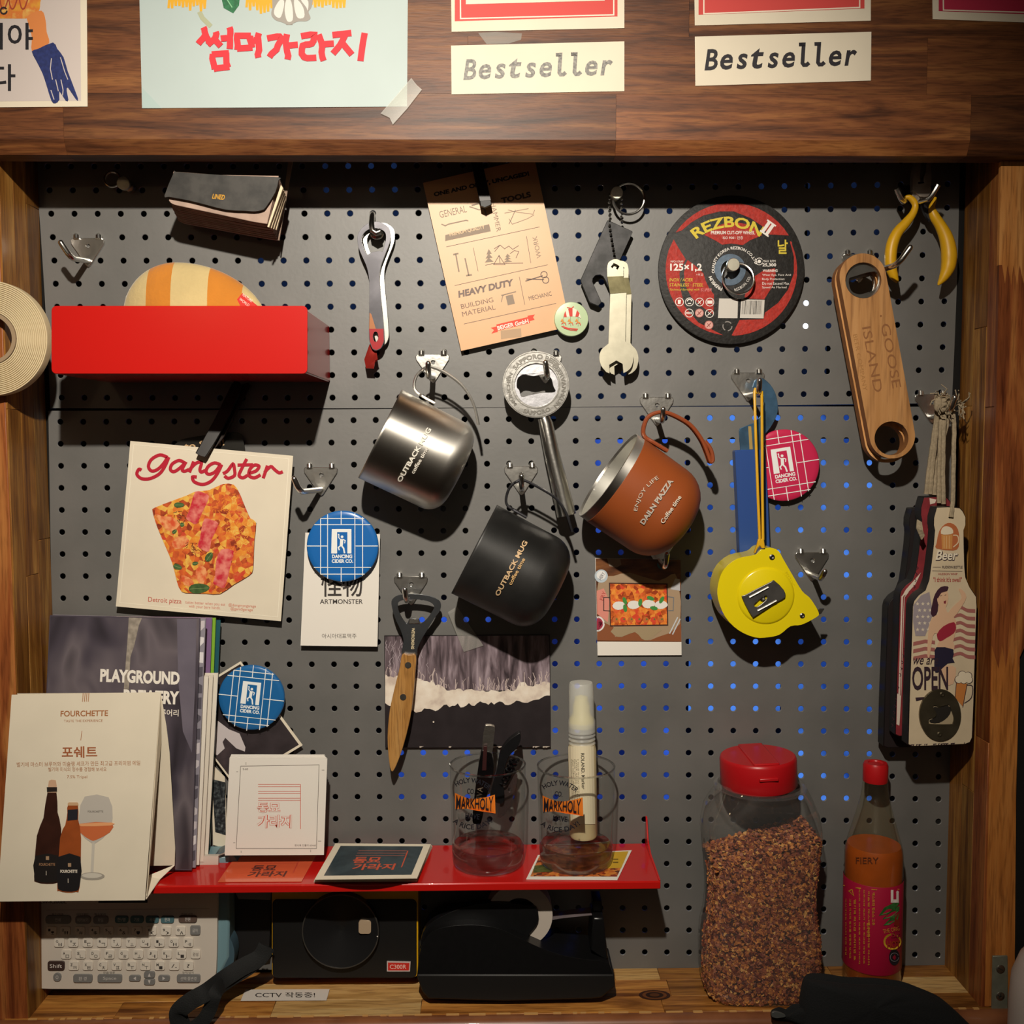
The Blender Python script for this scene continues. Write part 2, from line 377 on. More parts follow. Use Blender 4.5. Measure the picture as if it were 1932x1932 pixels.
for r_, h_ in ((.011, '#3a1c0b'), (.0085, '#6d3d18'), (.0062, '#2a1407'), (.0035, '#573012')):
    knot.poly([(kc.x+r_*1.25*math.cos(a), kc.y+r_*.75*math.sin(a)) for a in [i*PI/10 for i in range(20)]], lambda x, y, e=r_: Vector((x, y, ZF+.0006-e*.03)), mat('knot'+h_, h_, .5))
knot.build('knot', fl, fix=False)
RAILM = mat('rail_paint', '#8f5a38', .35, noise_amt=.25, nscale=25, coat=.3, alt='#75452a')
rl = G(); pr = [(-.0715, ZF-.0005), (-.076, ZF+.0002), (-.08, ZF-.001), (-.083, ZF-.0045), (-.084, ZF-.009), (-.084, ZF-.1), (-.0715, ZF-.1)]; n = len(pr)
rl.add([(x, y, z) for x in (-.6, .6) for y, z in pr], [tuple(range(n)), tuple(range(n, 2*n))[::-1]]+[(k, (k+1) % n, n+(k+1) % n, n+k) for k in range(n)], RAILM)
rl.build('trim_2', kind='structure', smooth=True, ang=40)
# flaked varnish line along the front edge of the ledge
vf = G(); x = XL
while x < XR:
    w_ = random.uniform(.004, .02); t_ = random.uniform(.0004, .0016)
    vf.box((x, -.0722-t_, ZF-.0002), (x+w_*.8, -.0712, ZF+.0005), mat('flake', '#c99a5c', .5)); x += w_+random.uniform(0, .012)
vf.build('varnish_edge', fl)
# the room on the viewer's side
PLAST = mat('room_plaster', '#c9c2b8', .8, noise_amt=.1, nscale=3)
G().box((-2.2, -3.42, -1.4), (2.2, -3.4, 1.7), PLAST).build('wall_front', kind='structure')
G().box((-2.22, -3.4, -1.4), (-2.2, 1.3, 1.7), PLAST).build('wall_far_left', kind='structure')
G().box((2.2, -3.4, -1.4), (2.22, 1.3, 1.7), PLAST).build('wall_far_right', kind='structure')
G().box((-2.2, -3.4, 1.7), (2.2, 1.3, 1.72), PLAST).build('ceiling', kind='structure')
G().box((-2.2, -3.4, -1.42), (2.2, 1.3, -1.4), mat('room_floor', '#6b5a48', .6)).build('floor', kind='structure')
# dark space above and behind
G().box((-.62, -.09, .33), (.62, .03, .35), DARKW).build('ceiling', kind='structure')
G().box((-1.5, 1.3, -1.3), (1.5, 1.32, 1.2), ROOM).build('wall_back', kind='structure')
# added glowing panels, laid out to give the blue light in the holes
wn = G().box((-.7, .625, -.75), (.9, .63, .45), ROOM).build('blue_backlight', kind='structure', origin=(0, .63, 0))
def glow(name, c1, c2, es, sc_):
    m = bpy.data.materials.new(name); m.use_nodes = True; nt = m.node_tree; b = nt.nodes['Principled BSDF']
    tc = nt.nodes.new('ShaderNodeTexCoord'); n_ = nt.nodes.new('ShaderNodeTexNoise'); n_.inputs['Scale'].default_value = sc_; n_.inputs['Detail'].default_value = 3
    r = nt.nodes.new('ShaderNodeValToRGB'); r.color_ramp.elements[0].position = .42; r.color_ramp.elements[1].position = .6; r.color_ramp.elements[0].color = lin(c1); r.color_ramp.elements[1].color = lin(c2)
    nt.links.new(tc.outputs['Object'], n_.inputs['Vector']); nt.links.new(n_.outputs['Fac'], r.inputs[0]); nt.links.new(r.outputs[0], b.inputs['Emission Color']); b.inputs['Emission Strength'].default_value = es; b.inputs['Base Color'].default_value = (0, 0, 0, 1); return m
def glow_panel(x0, y0, x1, y1, m):
    a, b = P(x0, y1, -.6), P(x1, y0, -.6); G().box((a.x, .6, a.z), (b.x, .606, b.z), m).build('glow_panel', wn)
GB = glow('blue_glow', '#1c3c86', '#4f86e8', 1.0, 9); GD = glow('deep_blue_glow', '#0d1c55', '#3560d8', .9, 7); GK = glow('dim_blue_glow', '#0a1020', '#203662', .4, 9)
for q in ((1300, 780, 1480, 1360), (1486, 780, 1668, 1100), (1486, 1106, 1668, 1520)): glow_panel(*q, GB)
for q in ((745, 1150, 1010, 1530), (1016, 1130, 1294, 1530), (1100, 800, 1294, 1124)): glow_panel(*q, GD)
for q in ((1290, 640, 1560, 772), (1400, 320, 1668, 520), (1560, 526, 1668, 640), (1040, 380, 1284, 790), (480, 480, 900, 600), (590, 300, 780, 420)): glow_panel(*q, GK)
lb = T('lamp_globe', 'bright white lamp seen through two holes right of the cutting wheel', 'lamp', P(1518, 592, -.55))
G().ball(P(1518, 592, -.55), .013, glow('lamp_glow', '#cfe6ff', '#ffffff', 2.2, 2), scale=(1, 1, 1.9)).build('bulb', lb, smooth=True)
G().tube([P(1518, 592, -.55)+Vector((0, 0, .02)), P(1518, 592, -.55)+Vector((0, 0, .5))], .002, BLACK).build('cord', lb)

# ================================================================ pegboards
CU = ([0.003148, 0.393249, 0.004054, 0.003465, -0.003392, -0.003331, 0.003281], [0.197948, 0.00303, -0.200291, 0.001673, -0.001812, 0.00316, -0.00019])
CL = ([0.001999, 0.388105, 0.00086, 0.004544, 0.004013, -5.9e-05, 0.006448], [0.020413, 0.001938, -0.194328, -0.000697, -0.003267, -0.00245, -0.001374])
def bmap(Cc, i, j):
    u = (i-19.5)/20; v = j/10; b = (1, u, v, u*u, u*v, v*v, u**3); return [sum(a*c for a, c in zip(q, b)) for q in Cc]
BOARD = mat('board_paint', '#6a6865', .5, noise_amt=.12, nscale=14, bump=.12, bscale=260, alt='#605f5c', spec=.9)
RIM = mat('board_rim', '#8c8b88', .25, .3)
def board(name, Cc, j0, j1, it, ib, label):
    NX, n = 40, 16; g = G(); th = .0012; R = .00255; ex = -.03 if j0 < 0 else .36
    def W_(i, j, y): x, z = bmap(Cc, i, j); return Vector((x, y, z))
    V = {}; vs = []; fs = []; rf = []
    def vid(i, j, y):
        k = (round(i, 3), round(j, 3), y)
        if k not in V: V[k] = len(vs); vs.append(W_(i, j, y))
        return V[k]
    js = list(range(j0, j1))
    for j in js:
        for i in range(NX):
            c = W_(i, j, 0); rr = []
            for ring, (r, y) in enumerate(((R+.00035, 0), (R, .00035), (R, th), )):
                b0 = len(vs)
                for k in range(n):
                    a = 2*PI*k/n; vs.append(Vector((c.x+r*math.cos(a), y, c.z+r*math.sin(a))))
                rr.append(b0)
            # cell outline: 8 points, front
            a_, b_ = i-.5, i+.5; t_, u_ = j-.5, j+.5+(ex if j == j1-1 else 0)
            cell = [(b_, j), (b_, t_), (i, t_), (a_, t_), (a_, j), (a_, u_), (i, u_), (b_, u_)]   # counter-clockwise from +x (z up = smaller j)
            ci = [vid(p, q, 0) for p, q in cell]
            for k in range(8):
                fs.append((ci[k], ci[(k+1) % 8], rr[0]+(2*k+2) % n, rr[0]+2*k+1, rr[0]+2*k))
            for q in range(2):
                rf += [(rr[q]+k, rr[q]+(k+1) % n, rr[q+1]+(k+1) % n, rr[q+1]+k) for k in range(n)]
    g.add(vs, fs+rf, BOARD); k = len(fs); g.mats.append(RIM)
    for q in range(k, len(g.m)): g.m[q] = 1 if (q-k) % (2*n) < n else 0
    # folded edge flanges
    def strip(pts):
        m_ = len(pts); a = [W_(i, j, 0) for i, j in pts]; b = [v+Vector((0, .0015, 0)) for v in a]; o = [v+Vector((0, .012, 0)) for v in a]
        g.add(a+b+o, [(q, q+1, m_+q+1, m_+q) for q in range(m_-1)]+[(m_+q, m_+q+1, 2*m_+q+1, 2*m_+q) for q in range(m_-1)], BOARD)
    strip([(i-.5, j0-.5) for i in range(NX+1)]); strip([(i-.5, j1-.5+ex) for i in range(NX+1)])
    strip([(-.5, j-.5) for j in range(j0, j1+1)]); strip([(NX-.5, j-.5) for j in range(j0, j1+1)])
    return g.build('pegboard', None, label, 'pegboard', fix=False, origin=W_(19.5, j1-.5, 0))
board('pegboard_panel', CU, -5, 9, 0, 0, 'grey perforated steel panel, the upper one, behind the red box and cutting wheel')
board('pegboard_panel', CL, 0, 25, 0, 0, 'grey perforated steel panel, the lower one, behind the mugs and the red shelf')
G().box((XL-.02, -.0002+.002, ZF-.01), (XL+.001, .014, .33), DARKW).build('trim_3', kind='structure')
G().box((XR-.012, .002, ZF-.01), (XR+.02, .014, .33), DARKW).build('trim_4', kind='structure')
G().box((XL, .002, .0085-.006), (XR, .004, .0085+.006), DARKW).build('trim_5', kind='structure')

# ================================================================ helpers for flat printed things
def card(name, label, cat, corners, d, th=.0006, m=PAPER, group=None, S=None, bev=0):
    """corners in px, top-left first, clockwise. returns (thing, front surface)"""
    S = S or plane(d)
    c = S(sum(p[0] for p in corners)/4, sum(p[1] for p in corners)/4)
    t = T(name, label, cat, c, group)
    G().prism(corners, S, th, m).build('sheet', t, bev=bev)
    return t, S
def prints(t, S, fn, name='print', e=E3):
    cnt = [0]
    def L(k=1): cnt[0] = (cnt[0]+1) % 24; return lift(S, e*k+cnt[0]*3e-6)
    g = G(); fn(g, L); return g.build(name, t, fix=False)
# ---------------------------------------------------------------- posters on the header
DH = .0912
t, S = card('poster', 'white bordered crayon poster with orange figure and blue sleeve, cut by left frame edge', 'poster', [(-90, -90), (163, -90), (165, 201), (-90, 203)], DH)
def f(g, L):
    g.poly([(-85, -90), (151, -90), (153, 190), (-85, 192)], L(1), ink('#cbbfb9'))
    g.poly(sm([(-60, -60), (75, -60), (76, 5), (72, 22), (60, 34), (0, 35), (-60, 36)]), L(2), ramp_mat('crayon_orange', [(.35, '#e0a13c'), (.5, '#d9793a'), (.65, '#e8c96a')], 90))
    g.poly(sm([(52, 30), (78, 20), (86, 38), (88, 60), (93, 80), (78, 90), (60, 96), (60, 70), (55, 50)], 3), L(3), ink('#d98445'))
    g.poly(sm([(60, 97), (72, 92), (100, 80), (108, 92), (120, 108), (128, 135), (147, 185), (143, 187), (128, 165), (126, 172), (129, 188), (124, 190), (112, 172), (112, 188), (104, 195), (97, 190), (88, 162), (80, 138), (68, 114)], 2), L(4), mat('crayon_navy', '#26336f', .7, noise_amt=.3, nscale=400))
    for q in ([(97, 110), (95, 130), (99, 150)], [(114, 108), (122, 135), (128, 150)], [(115, 150), (119, 170), (118, 180)], [(96, 170), (102, 188)], [(105, 150), (110, 172)]): g.stroke(q, 1.6, L(5), ink('#cbbfb9'))
    for a, x0 in ((3, 3), (22, 20), (42, 40)): g.stroke(sm([(x0-4, -5), (x0, 14), (x0+6, 15), (x0+11, 2), (x0+14, -8)], 3, False), 2.5, L(5), ink('#a8432e'))
    g.text('거야', 12, 68, 100, 50, L(6), ink('#1c1a20'), bold=.012); g.text('다', 6, 146, 46, 50, L(6), ink('#1c1a20'), bold=.012)
    g.stroke(circ(7, 20, 6, 12), 3, L(6), ink('#2a2024'))
prints(t, S, f)
t, S = card('poster', 'pale blue poster with red brushed Korean lettering, yellow crayon and garlic', 'poster', [(261, -90), (770, -90), (768, 201), (268, 204)], DH, m=mat('pale_blue_paper', '#b3c1bf', .6, noise_amt=.03, nscale=20))
def f(g, L):
    yc = ink('#dda51e'); C1 = cv(0, 0, 2.927)
    for x0, x1, dep in ((318, 392, 22), (465, 522, 26), (588, 655, 16)):
        pts = []; x = x0; k = 0
        while x < x1: pts.append((x, -25 if k % 2 else dep*random.uniform(.45, 1))); x += 3.4; k += 1
        for a_, b_ in zip(pts, pts[1:]): g.stroke([a_, b_], 4.6, L(1), yc)
    g.poly([(414, -20), (454, -20), (451, 10), (440, 25), (422, 15)], L(2), mat('crayon_green', '#2c7a4c', .6, noise_amt=.4, nscale=300)); g.stroke([(424, -8), (438, 14)], 2, L(3), ink('#7db98a'))
    g.poly(sm([(520, -8), (584, -8), (588, 12), (582, 22), (586, 34), (578, 40), (566, 40), (558, 42), (545, 47), (532, 42), (520, 38), (512, 28), (514, 14)], 3), L(2), ink('#9a948c'))
    for q in ([(528, 0), (518, 16), (518, 28), (528, 34), (534, 20), (536, 2)], [(540, 0), (537, 20), (542, 40), (552, 38), (552, 16), (548, 0)], [(555, 0), (556, 18), (562, 34), (574, 32), (572, 14), (562, 0)], [(568, 0), (578, 14), (580, 20), (582, 10), (580, 0)]): g.poly(sm(q, 3), L(3), ink('#d9d6cf'))
    g.stroke([(376, 22), (382, 34), (398, 50)], 9, L(1), ink('#a8ac8e')); g.stroke([(540, 46), (552, 46)], 2, L(1), ink('#8a857c'))
    rc = mat('red_brush', '#d8323c', .7)
    for q in ([(1120, 150), (1135, 190), (1100, 242)], [(1135, 185), (1160, 245)], [(1192, 175), (1180, 215), (1150, 248)], [(1180, 205), (1215, 255)], [(1215, 213), (1250, 210)], [(1272, 150), (1266, 205), (1272, 270)], [(1172, 298), (1180, 382)], [(1170, 300), (1262, 293)], [(1253, 290), (1255, 372)], [(1176, 380), (1262, 368)],
              [(1308, 190), (1315, 275)], [(1300, 197), (1385, 197)], [(1377, 195), (1388, 262)], [(1312, 268), (1398, 262)], [(1395, 220), (1428, 226)], [(1425, 182), (1428, 250), (1422, 318)],
              [(1475, 212), (1550, 202), (1540, 250), (1488, 315)], [(1582, 188), (1580, 250), (1592, 328)], [(1590, 252), (1642, 246)],
              [(1662, 200), (1730, 192), (1722, 240), (1672, 252), (1674, 315), (1742, 318)], [(1762, 190), (1775, 260), (1788, 335)], [(1780, 245), (1842, 240)]): g.stroke([(a+random.uniform(-2, 2), b) for a, b in sm(C1(q), 3, False)], 12, L(4), rc)
    for q in ([(627, 66), (663, 62)], [(652, 64), (642, 84), (628, 101)], [(645, 80), (664, 103)], [(688, 62), (684, 85), (680, 115)]): g.stroke(sm(q, 3, False), 12, L(4), rc)
    g.poly([(268, 165), (305, 204), (268, 204)], L(1), ink('#a9bdba'))
prints(t, S, f)
def redsign(label, crn, rd, lines, inner):
    t, S = card('menu_sign', label, 'sign', crn, DH, group='red framed menu signs along the top')
    def f(g, L):
        g.poly(rd, L(1), inner)
        for q in lines: g.stroke(q, 2.4, L(2), ink('#efe0cc'))
    prints(t, S, f); return t, S
t, S = redsign('cream sign with red frame above the faded Bestseller strip', [(850, -90), (1178, -90), (1178, 53), (852, 60)], [(858, -80), (1165, -80), (1165, 31), (858, 40)], [[(868, -80), (869, 35), (1158, 28), (1158, -80)]], ink('#d2453f'))
def f(g, L): g.poly([(879, -80), (1141, -80), (1141, 1), (879, 8)], L(3), ink('#e6dcc6')); g.text('garage', 975, -18, 170, 46, L(4), ink('#231b1c'), bold=.02)
prints(t, S, f, 'inner_panel')
redsign('cream sign with red frame above the black Bestseller strip', [(1309, -90), (1643, -90), (1643, 39), (1311, 48)], [(1318, -80), (1631, -80), (1631, 16), (1318, 28)], [[(1328, -80), (1328, 26), (1622, 14), (1622, -80)]], ink('#cf4540'))
redsign('cream sign with crimson frame at the upper right corner', [(1758, -90), (2010, -90), (2010, 45), (1760, 36)], [(1771, -80), (2000, -80), (2000, 29), (1771, 21)], [[(1779, -80), (1780, 19), (2000, 25)]], ink('#b92a48'))
def bestseller(t, S, x0, x1, ytop, ybase, ang, m):
    g = G(); L = lift(S, E3); adv = (x1-x0)/10.0; h = ybase-ytop; ca, sa = math.cos(math.radians(ang)), math.sin(math.radians(ang))
    def R_(x, y): return (x0+x*ca-y*sa, ybase+x*sa+y*ca)
    for k, ch in enumerate('Bestseller'):
        cx = adv*(k+.48)
        hh = {'B': 1, 't': .97, 'l': 1.15}.get(ch, .74)*h; w_ = adv*{'B': .88, 't': .84, 's': .74, 'r': .84}.get(ch, .82)
        if ch == 'l':
            for q in ([(-9, -hh+3), (0, -hh+3), (-3.5, -8), (-1, -4), (4, -4), (9, -8)],):
                g.stroke([R_(cx+a*h/40, b*1.0) for a, b in q], 7.2*h/40, L, m)
            g.stroke([R_(cx-9*h/40, -hh+3), R_(cx+3.4*h/40, -hh+3)], 7*h/40, L, m)
        else:
            x, y = R_(cx, -hh/2); g.text(ch, x, y, w_, hh, L, m, ang=ang, shear=.22, bold=.022)
    g.build('lettering', t, fix=False)
t, S = card('paper_strip', 'cream Bestseller strip with faded grey letters', 'sign', [(851, 86), (1178, 78), (1178, 172), (852, 178)], DH, group='Bestseller strips on the header')
bestseller(t, S, 873, 1160, 112, 151, -1.9, mat('worn_ink', '#99958e', .6, noise_amt=.3, nscale=500, alt='#6f6d6a'))
t, S = card('paper_strip', 'cream Bestseller strip with solid black letters', 'sign', [(1311, 69), (1644, 60), (1643, 152), (1312, 162)], DH, group='Bestseller strips on the header')
bestseller(t, S, 1328, 1621, 93, 133, -1.9, ink('#231f26'))
TAPE = thin_glass('clear_tape_film', (.93, .93, .9, 1), .15, .13, (.8, .78, .74, 1))
def tape(pts, d, label): G().prism(pts, plane(d), .0001, TAPE).build('clear_tape', None, label, 'tape')
tape([(718, 214), (735, 222), (741, 235), (768, 205), (796, 169), (786, 160), (776, 147), (752, 175)], DH+.0012, 'crumpled clear tape over lower right corner of the pale blue poster')
tape([(902, 62), (935, 60), (985, 63), (983, 75), (960, 82), (918, 83)], DH-.0004, 'strip of clear tape above the faded Bestseller strip')
# ---------------------------------------------------------------- tool card
t, S = card('tool_card', 'tan kraft card printed with tools under the black bar', 'card', [(798, 345), (1008, 297), (1076, 616), (870, 662)], .009, .001, mat('kraft_paper', '#d9a878', .4, noise_amt=.05, nscale=25))
def f(g, L):
    Cc = cv(780, 280, 4.83); K = ink('#221a1a'); GR = ink('#93816f'); GD_ = ink('#6c5b52'); L1 = L(1)
    def tx(s, x, y, w, h, m=GR, a=-12.6, **k): (X, Y), = Cc([(x, y)]); g.text(s, X, Y, w, h, L1, m, ang=a, **k)
    tx('ONE AND ONLY, UNCAGED!', 620, 327, 184, 10, K, bold=.05); tx('TOOLS', 935, 447, 57, 11, ink('#4a3c36'), bold=.05); tx('GENERAL', 360, 577, 52, 13)
    tx('HAMMER', 752, 625, 56, 9, a=78); 
    for q, w in (([(255, 690), (290, 705), (320, 690), (480, 655), (500, 660)], 2.2), ([(530, 520), (600, 500), (650, 560), (665, 620)], 3), ([(510, 530), (600, 560), (640, 540)], 2), ([(860, 560), (940, 580), (1090, 600), (1105, 560)], 1.2), ([(830, 590), (1050, 548)], 1.2), ([(870, 640), (900, 690), (960, 670), (1040, 640), (1100, 605)], 1.2), ([(870, 690), (890, 650), (930, 560)], 1.5)): g.stroke(Cc(q), w, L1, GR)
    g.poly(Cc([(290, 790), (690, 690), (705, 755), (330, 835), (290, 845)]), L1, GR); (X, Y), = Cc([(490, 752)]); g.text('PREMIUM QUALITY', X, Y, 68, 8, L(2), ink('#e2c49e'), ang=-12.6, bold=.02)
    for q in ([(300, 897), (1150, 715)], [(375, 1250), (1225, 1060)], [(460, 1600), (1300, 1412)], [(545, 905), (590, 1120)], [(1030, 800), (1070, 1045)], [(965, 1170), (1015, 1425)]): g.stroke(Cc(q), .9, L1, GD_)
    for q in ([(735, 915), (790, 880), (830, 915), (870, 890), (905, 920), (960, 885)], [(730, 1060), (780, 975), (835, 1060), (730, 1060)], [(780, 975), (790, 1050)], [(655, 1065), (720, 1050), (1000, 1045)], [(740, 940), (790, 880)], [(880, 960), (920, 930), (960, 940), (935, 1000)]): g.stroke(Cc(q), 1.1, L1, GD_)
    for x, y, h in ((690, 1040, 130), (860, 1040, 85)):
        for k in range(3): g.poly(Cc([(x-40+k*8, y-k*h*.28), (x+40-k*8, y-k*h*.28-8), (x-4, y-h*.35-k*h*.3)]), L1, GR)
    for x0, y0, x1, y1 in ((385, 960, 415, 1125), (470, 1000, 505, 1160)):
        g.stroke(Cc([(x0, y0), (x1, y1)]), 2.6, L1, GR); g.stroke(Cc([(x0-22, y0+8), (x0+25, y0-4)]) if y0 < 990 else Cc([(x1-25, y1), (x1+28, y1-8)]), 3, L1, GR)
    tx('WORK', 1125, 900, 42, 9, a=-102); tx('HEAVY DUTY', 660, 1275, 108, 13, ink('#7d6b62'), bold=.05, shear=.15); tx('BUILDING', 580, 1410, 62, 9, ink('#84695a')); tx('MATERIAL', 595, 1478, 64, 9, ink('#84695a')); tx('MECHANIC', 1155, 1345, 44, 8, ink('#6c5b52'))
    for c_ in ((1190, 1150), (1205, 1200)): (X, Y), = Cc([c_]); g.stroke(circ(X, Y, 6, 14)+[(X+6, Y)], 1.6, L1, GD_)
    g.stroke(Cc([(1180, 1160), (1020, 1210)]), 2, L1, GD_); g.stroke(Cc([(1190, 1195), (1030, 1190)]), 2, L1, GD_)
    g.poly(Cc([(840, 1345), (905, 1330), (925, 1415), (860, 1430)]), L1, GR); g.stroke(Cc([(800, 1340), (935, 1305)]), 2, L1, GR); g.stroke(Cc([(800, 1400), (815, 1340), (840, 1330)]), 1.5, L1, GR)
    rd = ink('#e0452c'); g.poly(Cc([(755, 1605), (1050, 1535), (1062, 1590), (765, 1662)]), L(2), rd); g.poly(Cc([(705, 1635), (760, 1622), (768, 1672), (710, 1688), (735, 1655)]), L1, rd); g.poly(Cc([(1040, 1525), (1107, 1513), (1090, 1540), (1105, 1562), (1050, 1575)]), L1, rd)
    (X, Y), = Cc([(907, 1605)]); g.text('BEIGER GmbH', X, Y, 60, 8, L(3), ink('#fff2e4'), ang=-13.4, bold=.02)
    g.poly(Cc([(795, 1660), (980, 1640), (985, 1715), (797, 1738)]), L1, ink('#b89878'))
prints(t, S, f)
# ---------------------------------------------------------------- round green pin
pc = P(1078, 602, 0)
def disc(name, label, cat, cx, cy, r, d, th, m, dome=0, group=None, edge=None):
    c = P(cx, cy, d); R = r*sc(d); t = T(name, label, cat, c+Vector((0, th, 0)), group)
    pr = [(0.0, dome+0.0)]+[(R*math.sin(a)*.97, dome*math.cos(a)) for a in [PI/2*k/6 for k in range(1, 7)]] if dome else [(0, 0)]
    pr = [(0, dome)]+[(R*.97*k/8, dome*(1-(k/8)**2)) for k in range(1, 9)]+[(R, -.0008), (R, -th), (0, -th)]
    G().lathe(pr, c, (0, -1, 0), m, 64).build('face', t, smooth=True, ang=50)
    return t, plane(d, dome+.00005)
t, S = disc('pin_badge', 'small pale green round pin with a red carousel', 'badge', 1078, 602, 32, .012, .004, mat('pale_green_enamel', '#bcd0a6', .25, coat=.5), dome=.0006)
def f(g, L):
    Cc = cv(780, 280, 4.83); r_ = ink('#cf3b2c'); w_ = ink('#efe3cf')
    fan = [(1370, 1520), (1385, 1480), (1410, 1462), (1450, 1452), (1490, 1472), (1515, 1505), (1525, 1550)]
    for k in range(6): g.poly(Cc([fan[k], fan[k+1], (1450+(k-2.5)*26+13, 1530+abs(k-2.5)*3), (1450+(k-2.5)*26-13, 1530+abs(k-2.5)*3)]), L(1), r_ if k % 2 == 0 else w_)
    g.stroke(Cc([(1400, 1448), (1440, 1458), (1460, 1440)]), 1.6, L(1), r_)
    for x in (1368, 1432, 1500):
        g.stroke(Cc([(x, 1530), (x+2, 1620)]), .7, L(1), ink('#7b6f55')); g.stroke(Cc([(x-22, 1578), (x-12, 1560), (x-2, 1585), (x+18, 1590)]), 2.6, L(2), ink('#d58a35')); g.stroke(Cc([(x-18, 1600), (x-4, 1588)]), 1.5, L(2), r_); g.stroke(Cc([(x+16, 1590), (x+22, 1612)]), 1.5, L(2), r_)
    g.stroke(Cc([(1350, 1620), (1410, 1640), (1498, 1648)]), 2.2, L(1), r_); g.stroke(Cc([(1370, 1636), (1430, 1655), (1490, 1660)]), 1.5, L(1), r_)
prints(t, S, f)
# ---------------------------------------------------------------- cider coasters
def coaster(label, cx, cy, r, ang, col, d, holes=()):
    t, S = disc('round_coaster', label, 'coaster', cx, cy, r, d, .004, mat('coaster_'+col, col, .3, coat=.3), dome=.0003, group='round grid-patterned coasters')
    def f(g, L):
        w = ink('#eef0ee'); k = r/230.0
        def Q(p): return rot2([(x*k, y*k) for x, y in p], cx, cy, ang)
        ch = lambda a: math.sqrt(max(0, 228**2-a*a))
        for x in (-140, -95, 80, 130): g.stroke(Q([(x, -ch(x)), (x, ch(x))]), 1.5, L(1), w)
        for x in (-8,): g.stroke(Q([(x, -228), (x, -140)]), 1.5, L(1), w); g.stroke(Q([(x, 135), (x, 228)]), 1.5, L(1), w)
        for y in (-180, -140, 135, 178): g.stroke(Q([(-ch(y), y), (ch(y), y)]), 1.5, L(1), w)
        g.stroke(Q([(-228, -3), (-95, -3)]), 1.5, L(1), w); g.stroke(Q([(85, -3), (228, -3)]), 1.5, L(1), w)
        g.poly(Q([(-93, -138), (78, -138), (78, 133), (-93, 133)]), L(2), mat('coaster_'+col, col))
        g.poly(Q([(-68, -112), (58, -112), (58, 45), (-72, 45)]), L(3), w)
        g.poly(Q([(-34, -92), (32, -92), (32, 45), (-34, 45)]), L(4), mat('coaster_'+col, col))
        g.poly(Q(circ(-2, -62, 9, 12)), L(5), w); g.poly(Q(circ(-24, -76, 5, 8)), L(5), w)
        for q, ww in (([(-4, -48), (-6, -20), (-8, -4)], 20), ([(-14, -46), (-24, -58), (-22, -72)], 6), ([(4, -46), (18, -38), (14, -20)], 6), ([(-10, -6), (-26, 6), (-20, 24)], 8), ([(-6, -6), (8, 12), (14, 44)], 10)): g.stroke(Q(q), ww*k*1.0, L(5), w)
        a, b = Q([(-2, 64), (0, 94)]); g.text('DANCING', a[0], a[1], 130*k, 24*k, L(3), w, ang=ang, bold=.04); g.text('CIDER CO.', b[0], b[1], 138*k, 24*k, L(3), w, ang=ang, bold=.04)
    prints(t, S, f)
coaster('blue cider coaster overlapping the top of the white Chinese-lettered card', 646, 1031, 67.5, 0, '#1f69b4', .018)
coaster('blue cider coaster above the white square cards, beside the booklets', 474, 1317, 62.5, 6, '#20649f', .016)
coaster('crimson cider coaster behind the blue cutter handle', 1479, 878, 68, -9, '#c92a52', .010)
